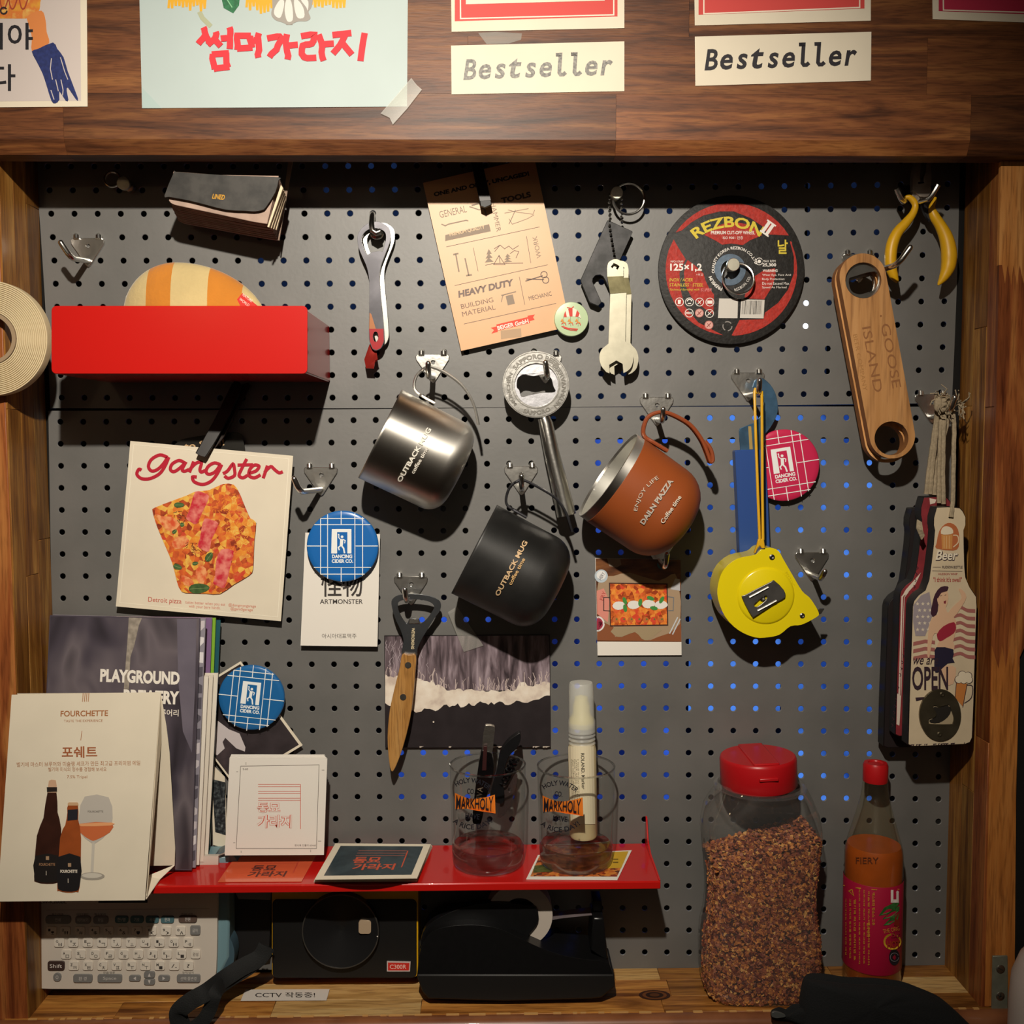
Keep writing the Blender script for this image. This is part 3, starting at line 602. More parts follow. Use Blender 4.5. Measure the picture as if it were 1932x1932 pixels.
# ---------------------------------------------------------------- wall cards
t, S = card('printed_card', 'white card with large Chinese characters under the blue coaster', 'card', [(576, 1005), (717, 1008), (712, 1220), (567, 1218)], .009, .001, WHITE)
def f(g, L):
    g.text('怪物', 645, 1104, 78, 44, L(1), ink('#3b3532'), bold=.012); g.text('ARTMONSTER', 644, 1135, 81, 9, L(1), ink('#3b3532'), bold=.012); g.text('아시아대표맥주', 640, 1200, 65, 9, L(1), ink('#5a534e'))
prints(t, S, f)
SG = gplane(P(246, 832, .02), P(553, 860, .02), P(218, 1143, .012))
t, S = card('pizza_card', 'square white card with red script over a photo of pizza', 'card', [(246, 832), (553, 860), (530, 1172), (218.5, 1144)], 0, .0008, PAPER, S=SG)
def f(g, L):
    Cc = cv(180, 700, 3.45); g.stroke([(252, 839), (545, 866), (524, 1164), (226, 1137), (252, 839)], 1.0, L(1), ink('#f2ead6'))
    o = sm([(372, 915), (385, 890), (500, 845), (600, 808), (650, 785), (740, 775), (830, 735), (900, 740), (935, 790), (960, 850), (985, 910), (1010, 960), (1045, 985), (1035, 1090), (1030, 1180), (1025, 1290), (1000, 1330), (900, 1390), (810, 1450), (720, 1448), (620, 1445), (560, 1435), (530, 1370), (500, 1250), (450, 1130), (400, 1010)], 2)
    g.poly(Cc([(x+3, y+5) for x, y in o]), L(1), ink('#5b2a16')); g.poly(Cc(o), L(2), ramp_mat('pizza_print', [(.25, '#8c2f14'), (.4, '#d9602a'), (.52, '#e8932f'), (.62, '#eebf55'), (.75, '#d0452b')], 110, 6, .5, vor=True))
    random.seed(3)
    for cx, cy, n_, R_, c_ in ((850, 860, 60, 100, '#e8862a'), (930, 1010, 70, 105, '#ee9a3a'), (960, 1160, 40, 80, '#e58a33'), (640, 1150, 30, 60, '#7a3517'), (560, 940, 16, 50, '#5f2c12')):
        for k in range(n_):
            a = random.uniform(0, 2*PI); r_ = R_*math.sqrt(random.random()); b = random.uniform(0, PI); l_ = random.uniform(12, 30)
            x, y = cx+r_*math.cos(a), cy+r_*.8*math.sin(a); g.stroke(Cc([(x, y), (x+l_*math.cos(b), y+l_*math.sin(b))]), 1.1, L(3), ink(c_))
    for q in ([(650, 785), (700, 790), (740, 815), (720, 870), (700, 910), (660, 995), (625, 985), (590, 960), (605, 920), (625, 860)], [(710, 960), (760, 970), (800, 990), (780, 1050), (755, 1100), (740, 1175), (700, 1165), (665, 1140), (680, 1090), (690, 1030)], [(820, 1160), (900, 1170), (885, 1240), (875, 1290), (840, 1410), (800, 1400), (765, 1380), (780, 1330), (785, 1240)]):
        g.poly(Cc(sm(q, 2)), L(4), mat('bacon_print', '#c8283a', .45, noise_amt=.4, nscale=150, alt='#e8897a'))
    for q in ([(395, 930), (430, 945), (500, 950), (550, 1000), (490, 1045), (430, 1000)], [(500, 1110), (560, 1070), (610, 1100), (590, 1140), (520, 1160)], [(560, 1330), (620, 1350), (640, 1390), (580, 1395)], [(655, 1290), (700, 1270), (725, 1310), (700, 1390), (660, 1360)]): g.poly(Cc(sm(q, 2)), L(3), mat('shrimp_print', '#d9552f', .5, noise_amt=.3, nscale=200, alt='#f0a56a'))
    for x, y, w, h, a in ((545, 872, 34, 17, 0), (740, 1210, 34, 22, -55), (535, 1275, 30, 18, 20), (650, 1252, 20, 12, -10), (675, 1415, 68, 32, -4), (515, 1045, 18, 12, -40), (565, 1000, 14, 14, 0)):
        l = rot2([(w*math.cos(b), h*math.sin(b)*(1-.15*math.cos(b))) for b in [i*PI/8 for i in range(16)]], x, y, a); g.poly(Cc(l), L(5), mat('basil_print', '#4d6b3a', .5, noise_amt=.4, nscale=300)); g.stroke(Cc(rot2([(-w*.9, 0), (w*.9, 0)], x, y, a)), .6, L(6), ink('#93a46a'))
    rd = ink('#b8142f'); S_ = [[(470, 562), (420, 546), (365, 575), (345, 620), (365, 650), (405, 640), (445, 600), (470, 560)], [(478, 560), (452, 620), (415, 670), (355, 700), (300, 700), (270, 672), (282, 640), (300, 645)], [(585, 600), (545, 582), (500, 605), (488, 640), (510, 655), (545, 635), (585, 598)], [(590, 590), (565, 640), (580, 652), (610, 640)], [(640, 588), (612, 660)], [(615, 640), (655, 600), (690, 595), (680, 640), (690, 658), (715, 645)], [(815, 610), (775, 598), (735, 620), (720, 655), (740, 672), (780, 655), (815, 608)], [(822, 608), (795, 665), (755, 715), (700, 738), (645, 722), (632, 690), (660, 690)], [(830, 668), (860, 650), (895, 605), (905, 640), (905, 680), (865, 698), (840, 682)], [(985, 572), (950, 640), (935, 680), (960, 695), (990, 678)], [(925, 612), (1025, 610)], [(1000, 665), (1045, 650), (1065, 620), (1035, 612), (1005, 640), (1000, 680), (1035, 695), (1075, 675)], [(1120, 615), (1092, 698)], [(1100, 660), (1140, 622), (1165, 640), (1195, 662), (1220, 655)]]
    for q in S_: g.stroke(Cc(sm(q, 4, False)), 6.2, L(3), rd)
    g.text('Detroit pizza', 311, 1134, 63, 12, L(1), ink('#c05040'), ang=3.5)
    g.text('tastes better when you eat', 387, 1139, 76, 7, L(1), ink('#d08070'), ang=3.5); g.text('with your bare hands.', 386, 1146, 60, 7, L(1), ink('#d08070'), ang=3.5)
    g.text('@dongmyogarage', 457, 1143, 52, 7, L(1), ink('#d07860'), ang=3.5); g.text('@gam0garage', 456, 1150, 42, 7, L(1), ink('#d07860'), ang=3.5)
prints(t, S, f)
t = T('black_tag', 'black tag with cream lettering peeking out above the pizza card', 'tag', P(400, 850, .008))
G().prism(sm([(330, 838), (380, 822), (420, 817), (450, 816), (458, 828), (463, 860), (455, 900), (335, 900)], 3), plane(.008), .0008, mat('tag_black', '#17150f', .4, noise_amt=.3, nscale=90)).build('sheet', t)
prints(t, plane(.008), lambda g, L: g.text('to Soul!', 385, 838, 76, 14, L(1), ink('#c9a679'), ang=-7, bold=.02), 'lettering')
t, S = card('sea_postcard', 'dark postcard of surf on black sand, behind the wooden handled opener', 'postcard', [(724.8, 1199), (1037.5, 1197.5), (1039, 1409.5), (726.8, 1410.5)], .004, .0008, mat('postcard_dark', '#2c2628', .4, noise_amt=.2, nscale=80))
def f(g, L):
    Cc = cv(640, 1060, 3.019)
    g.poly(Cc([(262, 425), (1195, 420), (1200, 720), (262, 760)]), L(1), ramp_mat('sea_streaks', [(.35, '#3a3034'), (.5, '#6b5c62'), (.7, '#a2929a')], 40, 6, .4, stretch=(4.5, 1, .7), dist=.6))
    top = [(262, 640)]; bot = []
    for k in range(60):
        x = 262+(1200-262)*k/59; u = k/59
        ty = 640+60*math.sin(u*2.2)+noise.noise((u*14, 0, 3))*34+noise.noise((u*50, 2, 3))*16+(35 if .3 < u < .8 else 0)
        by = 830-70*max(0, u-.55)*2.4+18*math.sin(u*9)+noise.noise((u*18, 7, 1))*24+noise.noise((u*60, 7, 1))*14-(25 if u < .06 else 0)
        top.append((x, ty)); bot.append((x, max(by, ty+22)))
    g.poly(Cc(top+bot[::-1]), L(2), ramp_mat('surf_foam', [(.35, '#cdbcae'), (.5, '#e6d9c8'), (.7, '#f1e8da')], 70))
    random.seed(5)
    for k in range(90):
        u = random.random(); x = 262+u*930; y0 = 640+60*math.sin(u*2.2)+(25 if .3 < u < .8 else 0); l_ = random.uniform(10, 70); g.stroke(Cc([(x, y0+10), (x+random.uniform(-9, 9), y0-l_*.5), (x+random.uniform(-12, 12), y0-l_)]), random.uniform(.5, 1.4), L(3), ink('#c6b4ae'))
    for k in range(25):
        x, y = 262+random.random()*260, 440+random.random()*170; pts = [(x, y)]
        for q in range(4): pts.append((pts[-1][0]+random.uniform(-14, 14), pts[-1][1]+random.uniform(6, 24)))
        g.stroke(Cc([(min(max(a, 264), 1196), b) for a, b in pts]), .8, L(3), ink('#a89aa0'))
    g.poly(Cc(circ(537, 912, 5, 8)), L(2), ink('#e0d4c4'))
    for k in range(12): x = random.uniform(262, 1200); g.poly(Cc([(x, 1051), (x+random.uniform(6, 40), 1051), (x+5, 1058), (x, 1058)]), L(2), ink('#cfc2b2'))
prints(t, S, f)
tape([(845, 1155), (862, 1144), (912, 1218), (875, 1230)], .0056, 'faint clear tape at the top edge of the surf postcard')
t, S = card('food_postcard', 'glossy postcard of baked pizza in a pan, half shaded under the brown mug', 'postcard', [(1123, 1053), (1284, 1056), (1286, 1236), (1127.5, 1236.6)], .003, .0008, WHITE)
def f(g, L):
    Cc = cv(1080, 680, 3.22); g.poly(Cc([(141, 1203), (657, 1211), (662, 1710), (151, 1708)]), L(1), ramp_mat('table_wood_print', [(.35, '#3a2118'), (.5, '#6a4128'), (.65, '#8a5a34')], 30, 5, .3, stretch=(1, 1, 4)))
    g.poly(Cc([(151, 1700), (151, 1600), (660, 1600), (662, 1708)]), L(2), ink('#8a4f2c'))
    g.poly(Cc(sm([(160, 1330), (250, 1310), (350, 1290), (520, 1340), (600, 1300), (640, 1330), (655, 1600), (520, 1680), (440, 1700), (380, 1640), (260, 1680), (250, 1620), (190, 1590), (152, 1500)], 2)), L(2), ink('#a58c70'))
    g.poly(Cc(circ(175, 1310, 40)), L(3), ink('#b8c4cc')); g.poly(Cc(circ(175, 1305, 28)), L(4), ink('#e4e4e2')); g.text('HERY', 1080+178/3.22, 680+1310/3.22, 15, 6, L(5), ink('#5b5560'), ang=-60)
    g.poly(Cc([(148, 1400), (190, 1385), (225, 1460), (215, 1590), (150, 1540)]), L(3), ink('#d98a7a')); g.text('ERY', 1080+185/3.22, 680+1430/3.22, 17, 7, L(4), ink('#b23a34'), ang=-70)
    g.poly(Cc([p for p in circ(148, 1600, 48) if p[0] > 148]+[(148, 1648), (148, 1552)]), L(4), ink('#e6e0dc')); g.poly(Cc([p for p in circ(148, 1600, 38) if p[0] > 148]+[(148, 1638), (148, 1562)]), L(5), ink('#a02c44'))
    g.poly(Cc([(222, 1350), (578, 1355), (582, 1612), (228, 1617)]), L(3), ink('#3a2018')); g.poly(Cc([(229, 1357), (571, 1362), (575, 1604), (234, 1609)]), L(4), ramp_mat('pan_pizza_print', [(.3, '#9c3a14'), (.42, '#e0702a'), (.55, '#f09a3c'), (.7, '#d8472a')], 140, 6, .4, vor=True))
    g.stroke(Cc([(225, 1440), (190, 1440), (190, 1520), (227, 1522)]), 1.6, L(4), ink('#241a1a')); g.stroke(Cc([(580, 1435), (615, 1440), (612, 1520), (582, 1520)]), 1.6, L(4), ink('#6e7276'))
    for x, y in ((285, 1490), (375, 1485), (465, 1480), (540, 1485)): g.poly(Cc(sm([(x-42, y), (x-20, y-24), (x+20, y-22), (x+40, y+2), (x+10, y+24), (x-25, y+22)], 2)), L(5), ink('#e6e2da'))
    for x, y, a in ((318, 1460, 70), (320, 1505, 80), (412, 1470, 100), (475, 1445, 20), (495, 1505, 10), (542, 1455, 120)): g.poly(Cc(rot2([(24*math.cos(b), 12*math.sin(b)) for b in [i*PI/6 for i in range(12)]], x, y, a)), L(6), ink('#3f8a3c'))
    for k in range(7): g.poly(Cc(circ(262+k*46, 1575, 18, 12)), L(5), ink('#d8452a' if k % 2 else '#c6672e')); g.poly(Cc(circ(268+k*46, 1572, 6, 6)), L(6), ink('#5c7a2c'))
    for q in ([(590, 1660), (640, 1560)], [(608, 1665), (655, 1570)]): g.stroke(Cc(q), 2.2, L(4), ink('#c9ccd0'))
    g.poly(Cc(sm([(250, 1625), (530, 1625), (515, 1660), (460, 1700), (420, 1690), (380, 1650), (300, 1680), (255, 1670)], 2)), L(3), ink('#a08c6c'))
    g.poly(Cc([(595, 1390), (625, 1325), (652, 1330), (655, 1400)]), L(3), ink('#b8b8bc')); g.poly(Cc([(210, 1205), (290, 1205), (298, 1240), (270, 1258), (225, 1250)]), L(3), ink('#9c8a78')); g.poly(Cc(circ(545, 1240, 30)), L(3), ink('#3e6b8c'))
prints(t, S, f)

# ================================================================ hooks
def hook(label, cx, ty, bend, tip, dp=.042, prongs=None, base=None):
    ap = (cx+1, ty+50)
    t = T('pegboard_hook', label, 'hook', P(cx, ty, 0), 'triangular pegboard hooks')
    pl = [(-32, 1), (-29, -3), (29, -3), (32, 1), (31, 8), (5, 49), (1, 52), (-3, 49), (-31, 8)]
    G().prism([(cx+x, ty+y) for x, y in pl], plane(.0022), .0018, CHROME, holes=[circ(cx+1, ty+12, 3.6, 12)]).build('plate', t, bev=.0004)
    for s_ in (-21, 21): G().tube([P(cx+s_, ty-7, -.004), P(cx+s_, ty-7, .0008), P(cx+s_, ty-6, .003), P(cx+s_, ty-1, .0035)], .0026, CHROME, 10).build('lug', t, smooth=True)
    b0 = base or (cx+1, ty+40); a = P(*b0, .001); b = P(*bend, dp); c = P(*tip, dp+.003)
    def corner(a, b, c): ab = (a-b).normalized(); cb = (c-b).normalized(); return [b+ab*.005, b+ab*.0018+cb*.0018, b+cb*.005]
    pts = [a]+corner(a, b, c)+[c]
    G().tube(pts, [.0024]*4+[.0023], CHROME, 12).ball(c, .0023, CHROME, 6).build('prong', t, smooth=True, ang=60)
    return t
hook('empty chrome hook at upper left, arm pointing left, above the red box', 165, 452, (134, 487), (115, 458))
hook('chrome hook holding the silver steel mug', 816, 671, (808, 710), (808, 686), .05)
hook('chrome hook passing through the ring of the silver beer opener', 1028, 672, (1033, 712), (1029, 684), .05)
hook('empty chrome hook above the upper blue coaster, arm pointing left', 605, 884, (566, 928), (555, 903), .05)
hook('chrome hook holding the black mug', 983, 883, (984, 920), (984, 898), .05)
hook('chrome hook holding the opener with the wooden knife handle', 775, 1090, (766, 1134), (764, 1112), .03)
hook('brassy chrome hook holding the brown mug', 1239, 752, (1250, 794), (1251, 772), .05)
hook('chrome hook holding the yellow tape measure and the blue cutter', 1411, 706, (1432, 742), (1433, 718), .05)
hook('empty chrome hook to the right of the tape measure', 1532, 1045, (1550, 1092), (1556, 1078), .045)
hook('chrome hook with the strings of the bottle shaped openers', 1758, 747, (1793, 776), (1801, 750), .055)
hook('chrome hook almost hidden under the bottom of the brown mug', 1243, 1018, (1255, 1072), (1259, 1046), .03)
hook('long chrome hook through the two wooden openers', 1620, 482, (1694, 499), (1717, 467), .06)
t = T('double_hook', 'dark two pronged hook carrying the yellow handled pliers', 'hook', P(1730, 372, 0))
G().prism([(1700, 350), (1765, 350), (1760, 372), (1735, 392), (1712, 380)], plane(.003), .0025, MATTEB).build('plate', t, bev=.0004)
for q in ([(1715, 376, .003), (1704, 381, .03), (1700, 375, .034), (1691, 356, .036)], [(1738, 376, .003), (1737, 380, .035), (1752, 376, .044), (1759, 368, .046), (1770, 349, .048)]):
    G().tube([P(*p) for p in q], .0021, CHROME, 10).build('prong', t, smooth=True)
t = T('peg_hook', 'small round peg hook through one hole, holding the red tipped opener', 'hook', P(703, 402, 0))
G().tube([P(*p) for p in ((704, 403, -.006), (703, 404, .002), (702, 410, .012), (701, 425, .02), (703, 436, .022), (710, 440, .022), (718, 436, .022))], .0024, CHROME, 12).build('prong', t, smooth=True)
G().ball(P(711, 443, .010), .0058, CHROME, 8, (1, .5, .7)).build('knob', t, smooth=True)
def ring_knob(label, kx, ky, kr, d, rc, rr, tilt, kd=.02, deep=.012):
    t = T('ring_magnet', label, 'magnet', P(kx, ky, 0))
    R = kr*sc(kd); c = P(kx, ky, kd)
    G().lathe([(0, 0), (R*.93, 0), (R, -.0006), (R, -.004), (R*.5, -.0055), (R*.42, -.012), (R*.7, -.0135), (R*.7, -kd), (0, -kd)], c, (0, -1, 0), NICKEL, 32).build('knob', t, smooth=True, ang=30)
    o = P(*rc, deep); r = rr*sc(deep)
    G().tube([o+Vector((math.cos(a)*r, math.sin(a)*r*tilt, math.sin(a)*r)) for a in [2*PI*k/40 for k in range(40)]], .0011, CHROME, 8, closed=True).build('split_ring', t, smooth=True)
ring_knob('nickel knob with split ring over the centre of the cutting wheel', 1384, 499, 12, 0, (1393, 525), 29, .25, .017, .016)
ring_knob('nickel knob with split ring holding the bead chain', 1164, 363, 11.5, 0, (1186, 375), 29, .1, .02, .014)
ring_knob('small knob with a ring in the dark upper left corner', 232, 345, 12, 0, (212, 338), 14, .2, .02, .014)

# ================================================================ tools
def prism_thing(name, label, cat, part, pts, d, th, m, holes=(), bev=.0004, group=None):
    x = sum(p[0] for p in pts)/len(pts); y = sum(p[1] for p in pts)/len(pts)
    t = T(name, label, cat, P(x, y, d-th), group); G().prism(pts, plane(d), th, m, holes).build(part, t, bev=bev); return t
# red tipped bottle opener: two plates
C5 = cv(640, 380, 5.68)
op = sm([(195, 420), (210, 330), (270, 260), (350, 220), (450, 225), (530, 280), (550, 350), (540, 440), (480, 600), (448, 690), (432, 800), (445, 1000), (465, 1200), (480, 1400), (480, 1500), (450, 1570), (400, 1598), (355, 1580), (325, 1500), (318, 1400), (323, 1000), (318, 820), (290, 690), (220, 530)], 3)
oh = sm([(240, 410), (265, 340), (330, 295), (420, 290), (490, 330), (500, 400), (485, 470), (462, 540), (440, 530), (350, 545), (300, 568), (262, 500)], 3)
t = T('bottle_opener', 'flat dark steel bottle opener with red painted tip on the small round peg', 'opener', P(708, 550, .01), 'flat bottle openers')
G().prism(C5(op), plane(.017), .0022, DSTEEL, [C5(oh), C5(circ(390, 1450, 28, 16, 55))]).build('opener_plate', t, bev=.0004)
def f(g, L):
    h = C5(circ(390, 1450, 30, 16, 57)); g.poly(C5([(321, 1365), (474, 1365), (477, 1500), (448, 1567), (400, 1594), (358, 1576), (329, 1500)]), L(1), mat('red_paint', '#a8242a', .25, coat=.4), [h])
    g.poly(C5([(326, 1190), (345, 1210), (392, 1365), (321, 1365)]), L(1), mat('orange_paint', '#a8611e', .4))
prints(t, plane(.017), f, 'paint_tip')
t = T('bottle_opener', 'shiny curled steel opener with red tip hanging behind the flat one', 'opener', P(712, 560, .005), 'flat bottle openers')
dx = lambda pts, a, b: [(x+a, y+b) for x, y in pts]
G().prism(C5([(x*.96+68, y+8-(y-220)*.04) for x, y in op[:int(len(op))]]), plane(.010), .0022, STEEL, [C5([(x*.96+68, y+10) for x, y in oh])]).build('opener_plate', t, bev=.0005)
G().tube([P(*C5([q])[0], d_) for q, d_ in (((365, 1540), .010), ((350, 1620), .012), ((340, 1690), .014), ((352, 1740), .017), ((380, 1745), .017))], [.0035, .0045, .006, .0068, .004], mat('red_paint_c', '#b0342c', .25, .6), 10, flat=(0, 1, 0)).build('curled_tip', t, smooth=True)
# bead chain, black plate opener and two wrench keys
C4 = cv(1080, 320, 4.828)
t = prism_thing('plate_opener', 'black steel plate opener with hooked cut-out on the bead chain', 'opener', 'plate', C4([(318, 462), (330, 462), (545, 560), (548, 572), (437, 815), (345, 1055), (335, 1072), (322, 1062), (300, 1010), (280, 975), (250, 958), (212, 962), (188, 990), (184, 1020), (200, 1060), (262, 1200), (260, 1215), (240, 1238), (225, 1240), (160, 1212), (150, 1200), (76, 1020), (76, 1000)]), .012, .003, mat('worn_black_steel', '#3b3a3b', .45, .4, noise_amt=.6, nscale=90, alt='#222222'), [C4(circ(338, 508, 10, 12))])
def beads(label, path, name='bead_chain'):
    t = T(name, label, 'chain', path[0]); pts = []; 
    for a, b in zip(path, path[1:]):
        n = max(1, int((b-a).length/.0034))
        pts += [a+(b-a)*k/n for k in range(n)]
    for p in pts: G().ball(p, .00125, CHROME, 4).build('bead', t, smooth=True)
beads('bead chain hanging from the nickel knob in front of the black plate opener', [P(*C4([q])[0], d_) for q, d_ in (((345, 230), .012), ((335, 300), .013), ((340, 460), .013), ((338, 508), .014), ((350, 590), .015), ((372, 720), .016), ((388, 810), .017), ((408, 870), .018))])
beads('short bead chain end dangling behind the split ring', [P(*C4([q])[0], .010) for q in ((450, 270), (448, 350), (445, 430), (452, 510))])
wr_o = sm([(316, 900), (330, 845), (390, 815), (450, 840), (465, 900)], 4, False)+[(465, 970), (492, 1118), (482, 1565)]+sm([(500, 1592), (535, 1630), (555, 1700), (540, 1790), (500, 1835), (465, 1852)], 3, False)+[(458, 1770), (400, 1738), (335, 1778), (338, 1855)]+sm([(310, 1845), (262, 1785), (245, 1710), (262, 1645), (300, 1608), (328, 1585)], 3, False)+[(345, 1130), (318, 975)]
wh = [(350, 885), (375, 850), (405, 862), (430, 880), (408, 918), (380, 915)]
WNK = mat('wrench_nickel', '#b5b09c', .42, .75, noise_amt=.12, nscale=120)
for k, (ax, ay, d_, lb_) in enumerate(((0, 0, .022, 'front wrench shaped key ring tool of pale nickel on the bead chain'), (46, 14, .0165, 'rear wrench shaped key ring tool, half hidden behind its twin'))):
    o = [(x+ax, y+ay) for x, y in wr_o]; t = prism_thing('wrench_keyring', lb_, 'wrench', 'wrench_body', C4(o), d_, .002, WNK, [C4([(x+ax, y+ay) for x, y in wh])], group='wrench key ring tools')
    G().prism(C4([(318+ax, 975+ay), (466+ax, 970+ay), (492+ax, 1118+ay), (345+ax, 1130+ay)]), plane(d_+.0006), .0004, mat('brushed_band', '#8f8866', .25, .9, noise_amt=.4, nscale=90)).build('bent_step', t)
# ---------------------------------------------------------------- cutting wheel
CW_ = cv(1240, 360, 6.44); wc = (1380, 509.5)
t = T('cutting_wheel', 'black and red abrasive cut-off wheel with yellow lettering', 'cutting wheel', P(*wc, .004))
R = 137*sc(.007); c = P(*wc, .0072); WG = mat('abrasive_black', '#2b2927', .6, bump=1.0, bscale=260, noise_amt=.3, nscale=400)
WR = mat('abrasive_red', '#b52a1c', .6, bump=1.0, bscale=260, noise_amt=.25, nscale=300)
G().lathe([(.009, 0), (R*.99, 0), (R, -.0004), (R, -.002), (.009, -.002), (.009, 0)], c, (0, -1, 0), WG, 96).build('disc', t, smooth=True, ang=40)
G().lathe([(.0082, .0005), (.0134, .0005), (.0136, 0), (.0136, -.0022), (.0082, -.0022), (.0082, .0005)], P(*CW_([(885, 960)])[0], .0074), (0, -1, 0), mat('blue_steel_ring', '#93a7bd', .3, .9, noise_amt=.2, nscale=200), 48).build('hub_ring', t, smooth=True, ang=40)
def f(g, L):
    def wp(r, a): return (900+r*math.cos(math.radians(a)), 962+r*math.sin(math.radians(a)))
    arc = lambda r, a, b, n=16: [wp(r, a+(b-a)*k/n) for k in range(n+1)]
    g.poly(CW_(arc(815, -146, -31)+[(1340, 530), (1290, 440), (1130, 330), (930, 250), (760, 250), (560, 300), (420, 380), (300, 480)]), L(1), WR)
    g.poly(CW_(sm([(570, 535), (700, 440), (880, 385), (1060, 400), (1200, 460), (1275, 540)], 3, False)+[(1130, 600), (1040, 660), (900, 640), (790, 655), (700, 600)]), L(1), WR)
    g.poly(CW_([(200, 590), (250, 680), (345, 830)]+[(270, 1000), (280, 1180), (330, 1400), (500, 1600), (800, 1755)]+arc(798, 98, 204)[1:-1]), L(1), WR)
    g.poly(CW_([(370, 840), (450, 900), (560, 1000), (590, 1100), (640, 1200), (690, 1260), (680, 1500), (560, 1420), (420, 1300), (340, 1150), (325, 1000), (340, 900)]), L(1), WR)
    g.poly(CW_([(1610, 610), (1635, 620)]+arc(800, -23, 88)+[(905, 1755), (1000, 1570), (1290, 1560), (1310, 1480), (1470, 1360), (1590, 1200), (1660, 1000), (1660, 800)]), L(1), WR)
    g.poly(CW_([(1180, 1040), (1290, 970), (1430, 940), (1440, 1010), (1400, 1160), (1300, 1320), (1120, 1310), (1060, 1290), (1080, 1220), (1150, 1150)]), L(1), WR)
    (x, y), = CW_([(872, 430)]); Y = ink('#d6bf3a'); w = ink('#ece6de')
    g.text('REZBON', x-3, y-8, 141, 21, L(3), Y, arc=108, bold=.03, ang=-2); (x, y), = CW_([(1345, 455)]); g.text('II', x, y, 15, 24, L(3), w, ang=35, bold=.04)
    for a in (-1, 1): g.stroke(rot2([(-10, a*12), (10, a*12)], x, y, 35), 3, L(3), w)
    def tx(s, X, Y_, ww, hh, m=w, **k): (x, y), = CW_([(X, Y_)]); g.text(s, x, y, ww, hh, L(2), m, **k)
    tx('PREMIUM CUT-OFF WHEEL', 920, 508, 83, 6.5, bold=.02); tx('ISO 9001 인증', 920, 570, 38, 6)
    tx('MPO117RAF', 240, 860, 24, 4); tx('125×1,2', 350, 935, 60, 16, bold=.03); tx('× M 22', 515, 1018, 12, 4)
    tx('INOX / ACIER', 290, 1082, 44, 6, Y, shear=.2); tx('STAINLESS · STEEL', 352, 1143, 64, 6, Y, shear=.2); tx('Technical Bonding with', 330, 1203, 56, 5, Y, shear=.2); tx('SUPER', 595, 1203, 21, 6, ink('#e08a86'), shear=.2)
    tx('MAX RPM', 1360, 855, 24, 4.5); tx('25,300', 1362, 903, 26, 7, bold=.03); tx('WARNING', 1372, 970, 28, 5, bold=.02)
    for k, s in enumerate(('Wear Eye, Face And', 'Body Protection', 'Do not Exceed Max', 'Speed As Marked')): tx(s, 1275+[175, 135, 165, 148][k], 1025+50*k, [54, 42, 51, 46][k], 5)
    (x, y), = CW_([(1525, 680)]); g.text('날', x, y, 19, 27, L(2), Y, bold=.02)
    (x, y), = CW_([(885, 960)]); g.text('QUALITY KOREA REZBON CO.,LTD', x+1, y-40, 124, 6.5, L(2), w, arc=41, bold=.02, ang=-12); g.text('PREMIUM', x-29, y+27, 34, 6.5, L(2), w, arc=41, bold=.02, ang=-133); g.text('REZBON. CO.', x+26, y+29, 40, 5, L(2), w, arc=-40, ang=-42)
    g.stroke(circ(*CW_([(1240, 858)])[0], 6.5, 16, a0=20, a1=330), 1.2, L(2), w); g.poly(circ(*CW_([(1240, 858)])[0], 3.4, 10), L(2), w)
    for X, Y_ in ((270, 1350), (392, 1350), (515, 1352), (640, 1352), (388, 1485), (512, 1485), (635, 1490), (628, 1630)):
        (x, y), = CW_([(X, Y_)]); red_ = X in (512, 628); 
        if red_: g.poly(circ(x, y, 7.5, 18), L(2), ink('#d9a49a'))
        g.stroke(circ(x, y, 7.6, 18)+[(x+7.6, y)], 1.3, L(3), w if not red_ else ink('#c07a72'))
        if X == 270: g.poly([(x-3, y-4), (x+3, y-4), (x+2, y+4), (x-3, y+4)], L(2), w)
        elif X == 392: g.stroke(circ(x, y-1, 4, 8, a0=180, a1=360), 2, L(2), w); g.stroke([(x-3, y+3), (x+3, y+3)], 2, L(2), w)
        elif X == 640: g.poly([(x-5, y-3), (x+5, y-3), (x+5, y+3), (x-5, y+3)], L(2), w)
        elif X == 388: g.text('MSDS', x, y, 11, 4, L(2), w, bold=.03)
        else: g.stroke([(x-4, y+4), (x+4, y-4)], 1.4, L(3), w if not red_ else ink('#8a3a34')); g.stroke([(x-3, y-3), (x+2, y+3)], 1, L(3), w if not red_ else ink('#8a3a34'))
    # bar code sticker (the square code beside it stays blank)
    g.poly(CW_([(752, 1308), (982, 1310), (975, 1548), (738, 1546)]), L(2), ink('#cfc9c0'))
    g.poly(CW_([(1020, 1318), (1305, 1325), (1292, 1550), (1005, 1545)]), L(2), ink('#cfc9c0')); X = 1035; random.seed(2)
    while X < 1282: wd = random.choice((3, 5, 8)); g.poly(CW_([(X, 1335), (X+wd, 1335), (X+wd-8, 1500), (X-8, 1500)]), L(3), ink('#3c3835')); X += wd+random.choice((5, 8, 11))
    tx('8 809147 800030', 1150, 1522, 34, 3.6, ink('#3c3835'))
    for k in range(3): (x, y), = CW_([(853, 1645)]); g.stroke(circ(x, y, 8.5, 8, a0=120*k, a1=120*k+85), 2, L(2), ink('#8d8782'))
prints(t, plane(.0073), f)
